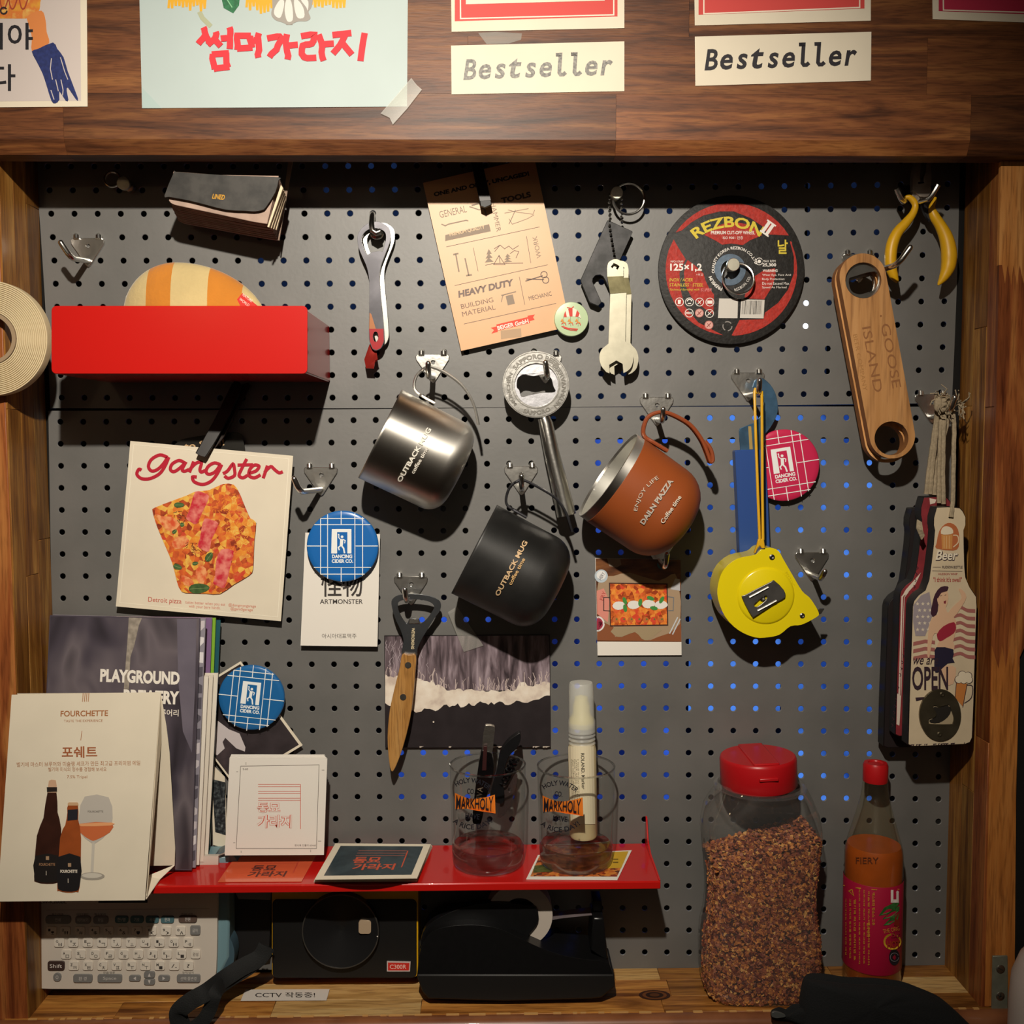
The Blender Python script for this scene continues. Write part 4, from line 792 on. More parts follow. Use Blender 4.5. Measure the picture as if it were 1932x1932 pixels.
# ---------------------------------------------------------------- pliers
C6 = cv(1640, 260, 6.44); YG = mat('yellow_grip', '#dba617', .4, noise_amt=.08, nscale=60); PS = mat('plier_steel', '#a89c90', .45, .8, noise_amt=.2, nscale=120)
t = T('pliers', 'small combination pliers with yellow grips hanging upside down at upper right', 'pliers', P(1743, 400, .01))
G().prism(C6(sm([(530, 590), (528, 480), (550, 350), (585, 260), (600, 220), (628, 225), (632, 300), (620, 430), (622, 530), (662, 534), (690, 560), (750, 590), (752, 660), (720, 710), (660, 722), (600, 700), (560, 660), (530, 640)], 2)), plane(.026), .006, PS).build('jaw', t, bev=.0006)
G().prism(C6(sm([(665, 534), (665, 470), (690, 400), (698, 300), (712, 240), (735, 250), (750, 340), (760, 440), (758, 560), (745, 600), (700, 570)], 2)), plane(.0258), .006, PS).build('jaw', t, bev=.0006)
G().prism(C6(sm([(530, 650), (560, 668), (610, 715), (615, 760), (590, 830), (560, 850), (540, 760), (522, 690)], 2)), plane(.024), .005, PS).build('shank', t, bev=.0005)
G().prism(C6(sm([(640, 800), (700, 820), (760, 960), (740, 1010), (700, 960), (655, 870)], 2)), plane(.023), .004, DSTEEL).build('shank', t, bev=.0005)
def grip(path, rs): 
    g = G(); pts = [P(*C6([p])[0], .024) for p in sm(path, 4, False)]; n = len(pts); R_ = [rs[min(len(rs)-1, int(i/(n-1)*(len(rs)-1)))]*(1-(i/(n-1)*(len(rs)-1)) % 1)+rs[min(len(rs)-1, int(i/(n-1)*(len(rs)-1))+1)]*((i/(n-1)*(len(rs)-1)) % 1) for i in range(n)]
    g.tube(pts, [r*sc(.024) for r in R_], YG, 14); return g
gl = grip([(440, 728), (480, 722), (530, 760), (560, 830), (525, 930), (440, 1040), (350, 1140), (290, 1260), (262, 1400), (262, 1560), (300, 1680), (345, 1755)], [3, 5, 6, 6, 7, 9, 10, 11, 11, 10.5, 8, 2.5]).build('grip', t, smooth=True)
gr = grip([(805, 722), (790, 770), (760, 850), (790, 950), (860, 1060), (920, 1180), (955, 1300), (970, 1440), (955, 1580), (900, 1700), (835, 1790)], [2, 4, 6, 9, 10, 12, 13.5, 14.5, 13, 8.5, 1.5]).build('grip', t, smooth=True)
# ---------------------------------------------------------------- wooden openers
BEECH = wood('beech_ply', '#b07a44', '#c9925a', '#d6a36b', 'Z', .8, .5, fine=.7, coat=.05); PLYE = mat('ply_edge', '#8a5a30', .6)
def capsule(ax, ay, bx, by, r0, r1):
    a = math.degrees(math.atan2(by-ay, bx-ax)); return circ(bx, by, r1, 24, a0=a-90, a1=a+90)+circ(ax, ay, r0, 24, a0=a+90, a1=a+270)
for k, (ox, oy, d_, lb_) in enumerate(((0, 0, .049, 'front wooden capsule opener with engraved capitals, on the long hook'), (-9, 8, .036, 'rear wooden capsule opener, its edge showing left of its twin'))):
    a, b = (1628+ox, 522+oy), (1683.5+ox, 822+oy); t = T('wooden_opener', lb_, 'opener', P(1655, 670, d_-.01), 'wooden capsule openers')
    G().prism(capsule(*a, *b, 44, 43), plane(d_), .0085, BEECH, [circ(1629+ox, 529+oy, 34), circ(1682+ox, 827+oy, 32)], side=PLYE).build('handle', t, bev=.0008)
    G().prism(circ(1629+ox, 529+oy, 34), plane(d_-.004), .0018, STEEL, [sm([(1602+ox, 527+oy), (1612+ox, 522+oy), (1650+ox, 512+oy), (1658+ox, 525+oy), (1652+ox, 545+oy), (1640+ox, 550+oy), (1622+ox, 555+oy), (1606+ox, 548+oy)], 3)]).build('cap_lifter', t, bev=.0003)
    if not k:
        def f(g, L):
            e = mat('engraving', '#8a5a32', .7)
            g.text('GOOSE', 1681, 671, 123, 17, L(1), e, ang=79.5); g.text('ISLAND', 1646, 678, 125, 17, L(1), e, ang=79.5); g.text('BEER COMPANY', 1623, 684, 108, 8, L(1), mat('engraving_faint', '#a2723f', .6), ang=79.5); g.poly(circ(1662, 596, 2, 8), L(1), e)
        prints(t, plane(d_), f, 'engraving')
# ---------------------------------------------------------------- silver beer opener
C2 = cv(640, 640, 3.22)
t = T('ring_opener', 'heavy chrome bottle opener with raised lettering around its ring', 'opener', P(1030, 800, .02))
rc = (1011, 725.4); d_ = .030
hole = sm([(1120, 215), (1180, 225), (1240, 215), (1285, 235), (1300, 285), (1310, 320), (1230, 325), (1150, 340), (1110, 350), (1095, 310), (1080, 290), (1085, 240)], 3)
G().prism(circ(*rc, 63, 64), plane(d_), .006, CHROME, [circ(*C2([(1198, 278)])[0], 41, 48)]).build('ring', t, bev=.0018, seg=3)
G().prism(circ(*C2([(1198, 278)])[0], 42, 40), plane(d_-.002), .0025, mat('chrome_soft', '#cfcfd4', .3, 1, bump=.2, bscale=150), [C2(hole)]).build('cap_lifter', t, bev=.0005)
hp = [P(1026, 788, .027), P(1030, 800, .027), P(1040, 850, .027), P(1056, 915, .027), P(1069, 972, .027)]
G().tube(hp, [12*sc(.03), 13.5*sc(.03), 14.5*sc(.03), 16.5*sc(.03), 18.5*sc(.03)], CHROME, 24).build('handle', t, smooth=True, ang=30)
def f(g, L):
    e = mat('lettering_shade', '#6f6c66', .4, .6)  # dark tone put into the letters for the shading around raised ones
    g.text('SAPPORO BEER', 1011, 672.5, 98, 9, L(3), e, arc=53, bold=.03, ang=-3); 
    for s_, a in (('BEER', 34), ('VANKUN', 75), ('MÜNCHEN', 196), ('SAPPORO', 106+0)):
        pass
    g.text('BEERVAN·KUN', 1011+53, 727, 92, 8, L(3), e, arc=53, ang=88, bold=.03); g.text('SAPPORO', 1013, 725.4+53, 52, 8, L(3), e, arc=-57, ang=-4, bold=.03); g.text('MÜNCHEN', 1011-52, 735, 66, 8, L(3), e, arc=55, ang=262, bold=.03)
    for x, y in ((958, 714), (1052, 688)): g.poly([(x+(5 if q % 2 == 0 else 2.2)*math.sin(q*PI/5), y-(5 if q % 2 == 0 else 2.2)*math.cos(q*PI/5)) for q in range(10)], L(3), e)
    for r_ in (61, 45): g.stroke(circ(*rc, r_, 60)+[(rc[0]+r_, rc[1])], 1, L(2), e)
prints(t, plane(d_), f, 'raised_lettering', e=.0002)
# ---------------------------------------------------------------- opener with wooden knife handle
C7 = cv(640, 1060, 3.019)
t = prism_thing('knife_handle_opener', 'steel loop opener with pointed wooden handle over the surf postcard', 'opener', 'steel_head', C7(sm([(297, 240), (310, 205), (360, 185), (450, 185), (530, 200), (575, 230), (575, 275), (540, 325), (500, 390), (465, 450), (445, 500), (436, 545), (358, 535), (366, 450), (350, 390), (318, 320)], 3)), .020, .0022, mat('cold_steel', '#8d9298', .25, .95, noise_amt=.15, nscale=60), [C7(sm([(333, 250), (350, 222), (420, 213), (500, 223), (540, 250), (525, 290), (490, 335), (462, 350), (455, 330), (430, 322), (400, 325), (385, 352), (352, 312)], 3))])
G().prism(C7(sm([(358, 530), (397, 530), (437, 537), (432, 640), (422, 760), (402, 900), (365, 1050), (325, 1160), (300, 1196), (284, 1140), (275, 1000), (287, 850), (320, 700), (345, 600)], 3)), plane(.0245), .009, wood('olive_wood', '#a87538', '#c48e4c', '#cf9f5f', 'Z', 1.4, .4)).build('handle', t, bev=.0022, seg=3)
for x, y in ((392, 588), (364, 770)): (X, Y), = C7([(x, y)]); G().lathe([(0, .0004), (6*sc(.02), .0004), (6.2*sc(.02), -.002), (0, -.002)], P(X, Y, .0247), (0, -1, 0), STEEL, 20).build('rivet', t)
G().prism(C7([(402, 325), (452, 325), (458, 352), (395, 352)]), plane(.0212), .0016, CHROME).build('lifting_tab', t, bev=.0004)
prints(t, plane(.020), lambda g, L: g.text('WEYKOM.ING', *C7([(420, 437)])[0], 40, 6, L(1), ink('#d9c7a0'), ang=92, bold=.02), 'lettering')
# ---------------------------------------------------------------- blue cutter
C3 = cv(1080, 680, 3.22)
t = prism_thing('hook_blade_cutter', 'blue handled cutter with curved bluish steel blade behind the tape measure strap', 'cutter', 'blade', C3(sm([(1095, 165), (1110, 122), (1150, 106), (1205, 150), (1240, 220), (1248, 310), (1215, 390), (1170, 450)], 4, False)+[(1162, 545), (1020, 545), (1012, 430), (1018, 412), (1075, 390)]+sm([(1100, 380), (1140, 340), (1165, 260), (1150, 190), (1120, 175)], 3, False)), .014, .0016, mat('blued_steel', '#6f9cc4', .3, .85, noise_amt=.35, nscale=70))
G().prism(C3([(988, 552), (995, 545), (1160, 540), (1170, 546), (1190, 850), (1203, 1180), (1016, 1195), (1002, 850)]), plane(.019), .011, mat('blue_plastic', '#2d4c8c', .35)).build('handle', t, bev=.0012)
G().prism(C3([(1068, 400), (1086, 400), (1096, 540), (1076, 540)]), plane(.0142), .0003, mat('old_glue', '#a48a4e', .5)).build('glue_mark', t)
# ---------------------------------------------------------------- tape measure
TY = mat('yellow_plastic', '#e3cd12', .22, coat=.3); d_ = .050
t = T('tape_measure', 'glossy yellow tape measure hanging by its yellow strap', 'tape measure', P(1440, 1120, .02))
tmo = sm([(1110, 1180), (1150, 1148), (1200, 1138), (1250, 1155), (1280, 1205), (1335, 1300), (1395, 1400), (1440, 1440), (1475, 1490), (1497, 1535), (1485, 1558), (1395, 1605), (1325, 1615), (1260, 1665), (1190, 1682), (1110, 1683), (1010, 1640), (930, 1560), (885, 1450), (885, 1360), (920, 1270), (1000, 1205)], 3)
G().prism(C3(tmo), plane(d_), .030, TY).build('case', t, bev=.0045, seg=4, ang=50)
cc = C3([(1175, 1430)])[0]
G().lathe([(0, .0016), (50*sc(.05), .0016), (54*sc(.05), .0006), (56*sc(.05), -.0008)], P(cc[0], cc[1], d_), (0, -1, 0), TY, 64).build('round_cover', t, smooth=True, ang=60)
def clipq(q): return C3(q)
g = G(); mc = mat('clip_steel', '#8f8c88', .35, .9, noise_amt=.3, nscale=60)
g.prism(C3(sm([(1030, 1438), (1050, 1425), (1205, 1345), (1230, 1340), (1285, 1395), (1293, 1440), (1240, 1470), (1110, 1556), (1095, 1558), (1070, 1520)], 2)), plane(d_+.0045), .0012, mc, [C3(sm([(1105, 1482), (1165, 1430), (1185, 1440), (1160, 1470), (1120, 1498)], 2))]); g.build('belt_clip', t, bev=.0004)
for q in ([(1075, 1440), (1190, 1378)], [(1125, 1522), (1240, 1460)]): G().tube([P(*C3([p])[0], d_+.0046) for p in q], .0011, CHROME, 8).build('clip_rib', t, smooth=True)
for x, y, r_, d2 in ((1155, 1443, 5.5, .0036), (1213, 1195, 5.2, .0008), (1397, 1551, 5, .0006)):
    (X, Y), = C3([(x, y)]); G().lathe([(0, .0002), (r_*.6*sc(.05), .0006), (r_*sc(.05), 0), (r_*sc(.05), -.002)], P(X, Y, d_+d2), (0, -1, 0), STEEL, 16).build('screw', t, smooth=True)
    for a in (30, 120): pass
G().prism(C3([(1490, 1508), (1532, 1508), (1512, 1540), (1495, 1545)]), plane(.046), .002, STEEL).build('tape_hook', t, bev=.0003)
prints(t, plane(d_), lambda g, L: g.text('MYTOC', *C3([(1320, 1330)])[0], 30, 6, L(1), mat('moulded_yellow', '#c7b30c', .3), ang=62), 'moulded_lettering')
for q in ([(1112, 170, .046), (1106, 190, .047), (1112, 400, .048), (1126, 800, .05), (1138, 1090, .051)], [(1128, 162, .046), (1150, 190, .047), (1152, 400, .048), (1154, 800, .05), (1158, 1090, .051)]):
    G().tube([P(*C3([(x, y)])[0], e) for x, y, e in q], .0012, mat('strap_yellow', '#d9a61a', .4), 8).build('strap', t, smooth=True)
G().prism(C3([(1130, 1085), (1164, 1085), (1172, 1142), (1150, 1142), (1140, 1125), (1125, 1140), (1115, 1172), (1103, 1172), (1122, 1120)]), plane(.052), .003, mat('strap_yellow', '#d9a61a', .4)).build('strap_end', t, bev=.0006)
# ---------------------------------------------------------------- mugs
def mug(label, rim0, rim1, L_, dC, tilt, body, inner, handle, hm, txt, profile_r=27, steelrim=0, hr=.0011):
    r0, r1 = Vector(rim0), Vector(rim1); c2 = (r0+r1)/2; dia = (r1-r0).length; s_ = sc(dC)
    R = dia/2*s_; c = P(c2.x, c2.y, dC); e = (P(*rim1, dC)-P(*rim0, dC)).normalized()
    ax = Vector((0, 1, 0)).cross(e); ax = -ax if ax.x < 0 else ax; view = (c-CAM).normalized(); ax = (ax-view*ax.dot(view)).normalized()
    ax = (ax+view*math.tan(math.radians(tilt))).normalized()
    t = T('camping_mug', label, 'mug', c, 'metal camping mugs'); H = L_*s_; q = profile_r*s_
    prof = [(R-.0012, .002), (R-.0004, 0), (R+.0001, .0004), (R, .002)]
    if steelrim: sr = steelrim*s_; prof2 = prof+[(R, sr)]; G().lathe(prof2+[(R-.0012, sr), (R-.0012, .002)], c, ax, BRUSH, 96).build('steel_rim', t, smooth=True); prof = [(R-.0006, sr-.0004), (R+.0004, sr), (R+.0004, sr+.001)]
    Rb = R+(.0004 if steelrim else 0); taper = .985
    out = prof+[(Rb*taper+(Rb-Rb*taper)*0, H*.6)]+[(Rb*taper-q+q*math.sin(a), H-q+q*math.cos(a)) for a in [PI/2*(1-k/8) for k in range(9)]]+[(0, H)]
    G().lathe(out, c, ax, body, 96).build('body', t, smooth=True, ang=60)
    G().lathe([(R-.0012, .002), (R-.0016, H-q*1.15), (R-.002-q*.18, H-q*.62-.002), (R-.002-q*.55, H-q*.3-.002), (R-q*1.1, H-.003), (0, H-.003)], c, ax, inner, 64).build('inner_wall', t, smooth=True)
    for off in (-.0036, .0036):
        G().tube([P(x, y, dd)+Vector((0, off*k_, 0)) for (x, y), dd, k_ in handle], hr, hm, 8).build('handle_wire', t, smooth=True)
    prints(t, cyl(c, ax, Rb*.995+.0004), txt, 'lettering', e=.0001)
    return t
def hpath(pts, dm, dh, ks=None):
    s_ = sm(pts, 4, False); n = len(s_); out = []
    for i, p in enumerate(s_):
        u = i/(n-1); w = math.sin(PI*u); out.append((p, dm+(dh-dm)*w*.6, .35+.65*w if False else 1-.55*(1 if .12 < u < .42 else 0)))
    return out
C2p = lambda q: C2(q)
mug('brushed silver steel mug hanging from its wire handle', (757, 735), (676, 901), 166, .047, 0, BRUSH, STEEL, hpath(C2([(580, 388), (520, 355), (468, 318), (455, 275), (475, 215), (530, 172), (565, 170), (640, 202), (735, 270), (795, 350), (828, 430), (846, 520)]), .048, .048), HANDLEM,
    lambda g, L: (g.text('OUTBACK MUG', *C2([(455, 703)])[0], 116, 9.5, L(1), ink('#e9e4d8'), ang=-60, bold=.03), g.text('coffee time', *C2([(489, 736)])[0], 56, 7.5, L(1), ink('#d9d3c8'), ang=-60, bold=.02)), 36)
MBK = mat('mug_black', '#1b1b1a', .42, .2, noise_amt=.35, nscale=25, alt='#2a2928')
mug('matte black mug hanging below and between the other two mugs', (938, 952), (851, 1119), 176, .047, 0, MBK, STEEL, hpath(C2([(1138, 1082), (1075, 1045), (1022, 1010), (1015, 960), (1040, 895), (1090, 860), (1130, 860), (1230, 910), (1320, 970), (1375, 1050), (1400, 1120), (1415, 1168)]), .048, .048), DSTEEL,
    lambda g, L: (g.text('OUTBACK MUG', *C2([(1045, 1392)])[0], 116, 9.5, L(1), ink('#c9a981'), ang=-62, bold=.03), g.text('coffee time', *C2([(1078, 1411)])[0], 56, 7.5, L(1), ink('#c9a26c'), ang=-62, bold=.02)), 48)
MBR = mat('mug_brown', '#94491f', .5, noise_amt=.08, nscale=30); CM = C3
mug('rust brown mug with bare steel rim hanging by its coated wire handle', (1200, 819), (1093, 973), 178, .047, 8, MBR, mat('bright_steel', '#d9d7cf', .4, .9), hpath(C3([(575, 550), (500, 505), (440, 465), (430, 420), (455, 350), (510, 318), (570, 318), (650, 352), (720, 400), (780, 480), (815, 560), (835, 615), (848, 600), (835, 540), (800, 490)]), .048, .048), mat('handle_brown', '#8c4526', .35, coat=.3),
    lambda g, L: (g.text('ENJOY LIFE', *C3([(432, 798)])[0], 78, 9, L(1), ink('#cbbcaa'), ang=-56, arc=90), g.text('DAILN PIAZZA', *C3([(512, 858)])[0], 100, 10, L(1), ink('#b9ada0'), ang=-56, bold=.04), g.text('Coffee time', *C3([(598, 905)])[0], 61, 8.5, L(1), ink('#d6c7b4'), ang=-56, bold=.02)), 62, steelrim=17, hr=.0017)

# ================================================================ notebook, clips, plush, red box
CN = cv(240, 280, 4.83)
t = T('notebook', 'thick black pocket notebook with LINED in gold, jutting out at the top', 'notebook', P(430, 400, .03))
PG = mat('notebook_pages', '#b79c8c', .7, noise_amt=.25, nscale=60); PG2 = mat('page_edges', '#e2cfae', .6); CVR = mat('notebook_cover', '#211f1c', .55, noise_amt=.5, nscale=90, alt='#3a3733')
# back cover stands against the board, its right edge showing as a thin board rising behind the header
G().prism(CN([(1375, 835), (1385, 840), (1515, 70), (1600, -220), (1560, -240), (1475, 60)]), plane(.030), .0015, mat('cover_back', '#8d7563', .6)).build('back_cover', t)
random.seed(11)
NPG = 11
for k in range(NPG):
    u = k/(NPG-1); d_ = .028+.034*u
    bl = (455-72*u+random.uniform(-6, 6), 640-165*u); br = (1370-95*u, 836-140*u-20*math.sin(u*3)+random.uniform(-5, 5)); tr = (1440-60*u, 420-170*u); tl = (480-60*u, 230-20*u)
    G().prism(CN([tl, (tl[0]+400, tl[1]+30), tr, br, (br[0]-120, br[1]-18), (bl[0]+60, bl[1]+42), (bl[0]+15, bl[1]+20), bl]), plane(d_), .0026, PG if k % 3 else mat('page_pink', '#a98a7e', .7)).build('pages', t, bev=.0004)
for k in range(4):
    G().prism(CN([(1275+k*22, 715+k*6), (1292+k*22, 720+k*8), (1420+k*9, 360+k*24), (1400+k*8, 330+k*22)]), plane(.0625-.006*k), .003, PG2).build('page_edge', t, bev=.0003)
G().prism(CN(sm([(338, 430), (425, 215), (445, 213), (700, 232), (1000, 248), (1375, 262), (1380, 290), (1350, 400), (1265, 535), (1230, 562), (1160, 575), (1080, 570), (900, 560), (700, 510), (560, 475), (380, 442)], 2)), plane(.066), .0012, CVR).build('front_cover', t, bev=.0003)
prints(t, plane(.066), lambda g, L: g.text('LINED', *CN([(832, 441)])[0], 24, 9.5, L(1), mat('gold_foil', '#d9a443', .3, .6), ang=6, shear=.2, bold=.03), 'lettering')
t = T('flat_clip', 'dark flat metal arm pressing the tan tool card, coming down from behind the header', 'clip', P(905, 330, .012))
G().prism([(872, 230), (893, 230), (927, 381), (921, 388), (913, 391), (906, 386)], gplane(P(880, 230, .015), P(895, 230, .015), P(915, 385, .022)), .0018, mat('clip_black', '#1d1a19', .3, .3, noise_amt=.2, nscale=60)).build('arm', t, bev=.0005)
G().prism([(905, 379), (926, 377), (928, 386), (915, 392), (906, 388)], plane(.0235), .003, MATTEB).build('foot', t, bev=.0005)
t = T('flat_clip', 'dark flat metal arm slanting down onto the top edge of the pizza card', 'clip', P(420, 790, .01))
G().prism(sm([(437, 724), (446, 719), (456, 727), (447, 755), (420, 810), (391, 858), (384, 862), (370, 856), (372, 848), (405, 790)], 2), gplane(P(440, 720, .012), P(456, 727, .012), P(380, 860, .030)), .0018, mat('clip_black', '#1d1a19', .3, .3)).build('arm', t, bev=.0006)
G().prism([(455, 726), (468, 722), (472, 728), (425, 822), (398, 856)], gplane(P(455, 726, .008), P(472, 728, .008), P(405, 850, .020)), .0018, mat('arm_shadow_brown', '#241813', .35, .3)).build('painted_arm_shadow', t, bev=.0005)  # brown sheet standing in for the shadow/reflection of the arm
# red box
DB = .112; a = P(97, 577, DB); b = P(579, 705, DB)
x0, x1, z1, z0 = a.x, b.x, a.z, b.z
t = T('red_box', 'glossy red enamelled steel box fixed to the upper left of the pegboard', 'box', ((x0+x1)/2, 0, z0))
# front plate with rounded corners, then floor, sides and back as bent sheet
g = G().prism(rrect(97, 577, 580, 705, 9), plane(DB), .0012, RED); g.build('front_panel', t, bev=.0005)
G().box((x0+.001, -DB+.001, z0+.0002), (x1-.001, -.001, z0+.0014), RED).build('bottom_panel', t)
for nm, xx in (('side_panel', x1-.0013), ('side_panel', x0+.0003)): G().box((xx, -DB+.001, z0+.0012), (xx+.0011, -.0012, z1-.003), RED).build(nm, t, bev=.0003)
G().box((x0+.001, -.0022, z0+.001), (x1-.001, -.0008, z1-.004), RED).build('back_panel', t)
# plush
pcx = P(365, 600, .07); t = T('plush_toy', 'soft plush with wide orange and cream stripes sitting in the red box', 'plush', pcx)
OR_ = mat('plush_orange', '#c47a22', .9, bump=.8, bscale=300, sheen=.4, noise_amt=.1, nscale=40); CR_ = mat('plush_cream', '#c9b27c', .9, bump=.8, bscale=300, sheen=.4, noise_amt=.12, nscale=30)
s7 = sc(.07); n = 40; vs = []; fs = []; fm = []
for i in range(n+1):
    u = i/n; x = -128+262*u
    hgt = 100*math.sqrt(max(0, 1-((x+30)/100)**2)) if x < -30 else 100*math.sqrt(max(0, 1-((x+30)/165)**2))**1.25
    for k in range(32): a = 2*PI*k/32; vs.append(pcx+Vector((x*s7, .42*hgt*s7*math.sin(a), hgt*s7*math.cos(a)*(1.02 if math.cos(a) > 0 else .75))))
g = G()
for nm_, m_, ranges in (('cream_stripes', CR_, ((-130, -74), (-28, 36), (96, 140))), ('orange_stripes', OR_, ((-74, -28), (36, 96)))):
    for lo, hi in ranges:
        rows_ = [i for i in range(n+1) if lo-3.4 <= -128+262*i/n <= hi+3.4]
        if len(rows_) < 2: continue
        g = G(); g.add([vs[i*32+k] for i in rows_ for k in range(32)], [(q*32+k, q*32+(k+1) % 32, (q+1)*32+(k+1) % 32, (q+1)*32+k) for q in range(len(rows_)-1) for k in range(32)], m_)
        g.build('fabric_panel', t, smooth=True, ang=80)
S = gplane(P(448, 560, .098), P(485, 580, .098), P(455, 550, .094))
G().prism([(457, 553), (447, 565), (456, 582), (492, 582)], S, .0006, ink('#c8332c')).build('care_label', t)
prints(t, S, lambda g, L: (g.text('WORLD', 461, 570, 22, 5, L(1), ink('#f0d8cc'), ang=36), g.text('NATURE', 467, 562, 22, 5, L(1), ink('#f0d8cc'), ang=36)), 'lettering')

# ================================================================ masking tape roll on the left post
rc_ = P(-19, 638, .083); R1 = 106*sc(.083); R0 = 41*sc(.083)
t = T('tape_roll', 'large roll of cream ridged tape hanging at the left edge', 'tape roll', rc_)
prof = []; n = 17
for k in range(n):
    r = R0+.0032+(R1-R0-.0032)*k/n; w_ = (R1-R0-.0032)/n
    prof += [(r+w_*.1, -.0012), (r+w_*.25, 0), (r+w_*.85, 0), (r+w_, -.0012)]
G().lathe(prof+[(R1, -.009), (R0+.0032, -.009), (R0+.0032, -.001)], rc_, (0, -1, 0), mat('tape_cream', '#d6c39c', .6, bump=.5, bscale=200), 96).build('tape_coil', t, smooth=True, ang=20)
G().lathe([(R0, 0), (R0+.003, 0), (R0+.003, -.010), (R0, -.010), (R0, 0)], rc_+Vector((0, -.0006, 0)), (0, -1, 0), mat('cardboard_core', '#9c8569', .8), 64).build('cardboard_core', t, smooth=True, ang=30)

# ================================================================ red shelf
xa, xb = P(60, 1590, 0).x, P(1219, 1590, 0).x
t = T('wall_shelf', 'long red enamelled metal shelf with a small raised end plate', 'shelf', ((xa+xb)/2, 0, ZS))
SD = .0805
G().box((xa, -SD, ZS-.0015), (xb, -.0006, ZS), RED).build('shelf_plate', t, bev=.0006)
G().box((xa, -SD-.0012, ZS-.0062), (xb, -SD, ZS-.0002), RED).build('front_lip', t, bev=.0008)
pts = [(-.0015, 0), (-.0015, .0245), (-.004, .0265), (-.0065, .0255), (-.010, .018), (-.016, .008), (-.03, .0025), (-SD, .001), (-SD, 0)]
vs = [Vector((x, y, ZS+z)) for x in (xb-.0012, xb+.0001) for y, z in pts]; n = len(pts)
G().add(vs, [tuple(range(n)), tuple(range(n, 2*n))[::-1]]+[(k, (k+1) % n, n+(k+1) % n, n+k) for k in range(n)], RED).build('end_plate', t, bev=.0002, seg=1)
# booklets, back to front
BK = [('teal', '#1f5560', (392, 1168, 416, 1170, 398, 1612), .026, 'teal backed booklet, rearmost of the standing booklets'),
      ('green', '#7fae34', (370, 1166, 406, 1166, 391, 1618), .030, 'lime green edged booklet in front of the teal one'),
      ('purple', '#7a5f86', (360, 1165, 399, 1165.5, 384, 1624), .034, 'mauve edged booklet between the green and the grey ones')]
def booklet(label, tl, tr, br, bl, d, col, group='booklets standing on the red shelf', th=.0014, tilt=.006):
    t = T('booklet', label, 'booklet', P((bl[0]+br[0])/2, (bl[1]+br[1])/2, d), group)
    S = gplane(P(100, 1640, d+tilt), P(400, 1640, d+tilt), P(400, 1160, d))
    G().prism([tl, tr, br, bl], S, th, mat('cover_'+col, col, .4, coat=.2)).build('cover', t)
    G().prism([(tl[0]+1, tl[1]+1.5), (tr[0]-.8, tr[1]+1.5), (br[0]-.8, br[1]-1), (bl[0]+1, bl[1]-1)], lift(S, -th-.0002), .0022, mat('booklet_pages', '#d9d0c2', .7)).build('pages', t)
    return t, S
booklet('teal backed booklet, rearmost of the standing booklets', (120, 1163), (416, 1170), (396, 1606), (100, 1600), .014, '#1f5560')
booklet('lime green edged booklet in front of the teal one', (120, 1162), (407, 1166), (390, 1612), (100, 1606), .019, '#7fae34')
booklet('mauve edged booklet in front of the lime green one', (110, 1161), (400, 1165.5), (384, 1617), (95, 1610), .024, '#7a5f86')
booklet('short white booklet, first of the white ones counted from the right', (130, 1270), (411.5, 1270), (392, 1620), (100, 1612), .029, '#ded6c8')
booklet('short white booklet, second of the white ones counted from the right', (130, 1274), (402, 1274), (384, 1626), (100, 1620), .034, '#dad1c2')
booklet('short white booklet, third of the white ones counted from the right', (130, 1277), (393, 1276), (375.5, 1632), (100, 1626), .039, '#e2dacd')
t, S = booklet('patterned black and white booklet just behind the grey stone cover', (100, 1160), (388, 1167), (369, 1637), (90, 1632), .044, '#8d8892')
def f(g, L):
    random.seed(4)
    for k in range(16): y = 1172+k*29; xr = 388-19*(y-1167)/470; g.poly([(xr-11, y), (xr-1.5, y+random.uniform(-4, 8)), (xr-2, y+random.uniform(10, 22)), (xr-11, y+20)], L(1), ink(random.choice(('#d9d4d6', '#262228', '#55505a', '#c4bcc0'))))
prints(t, S, f)
t, S = booklet('brewery booklet with blurred grey stone photo cover and white title', (94, 1161), (377.5, 1166.6), (361.5, 1642), (72, 1640), .050, '#4c4550')
def f(g, L):
    g.poly([(95.5, 1163), (376, 1168), (360.5, 1640), (74, 1638)], L(1), ramp_mat('stone_blur', [(.3, '#2a252b'), (.45, '#4a434c'), (.6, '#6c6368'), (.75, '#3a343a')], 16, 2, .4, stretch=(1.6, 1, .8), dist=.5))
    g.poly([(334, 1168), (371, 1168.5), (368, 1300), (362, 1420), (345, 1380), (336, 1280)], L(2), ramp_mat('stone_light', [(.3, '#5a5460'), (.7, '#736c78')], 20))
    g.poly([(243, 1165), (268, 1166), (262, 1180), (254, 1215), (246, 1240), (243, 1300), (233, 1308), (238, 1240), (241, 1200)], L(3), mat('dry_stem_print', '#a79c8e', .5, noise_amt=.35, nscale=200))
    g.text('PLAYGROUND', 264, 1277, 150, 25, L(4), ink('#efe8dc'), ang=2.2, bold=.045); g.text('BREWERY', 285.5, 1315, 105, 25, L(4), ink('#efe8dc'), ang=2.2, bold=.045); g.text('플레이그라운드 브루어리', 268, 1343, 138, 13, L(4), ink('#e6ddd0'), ang=2, bold=.02)
prints(t, S, f)
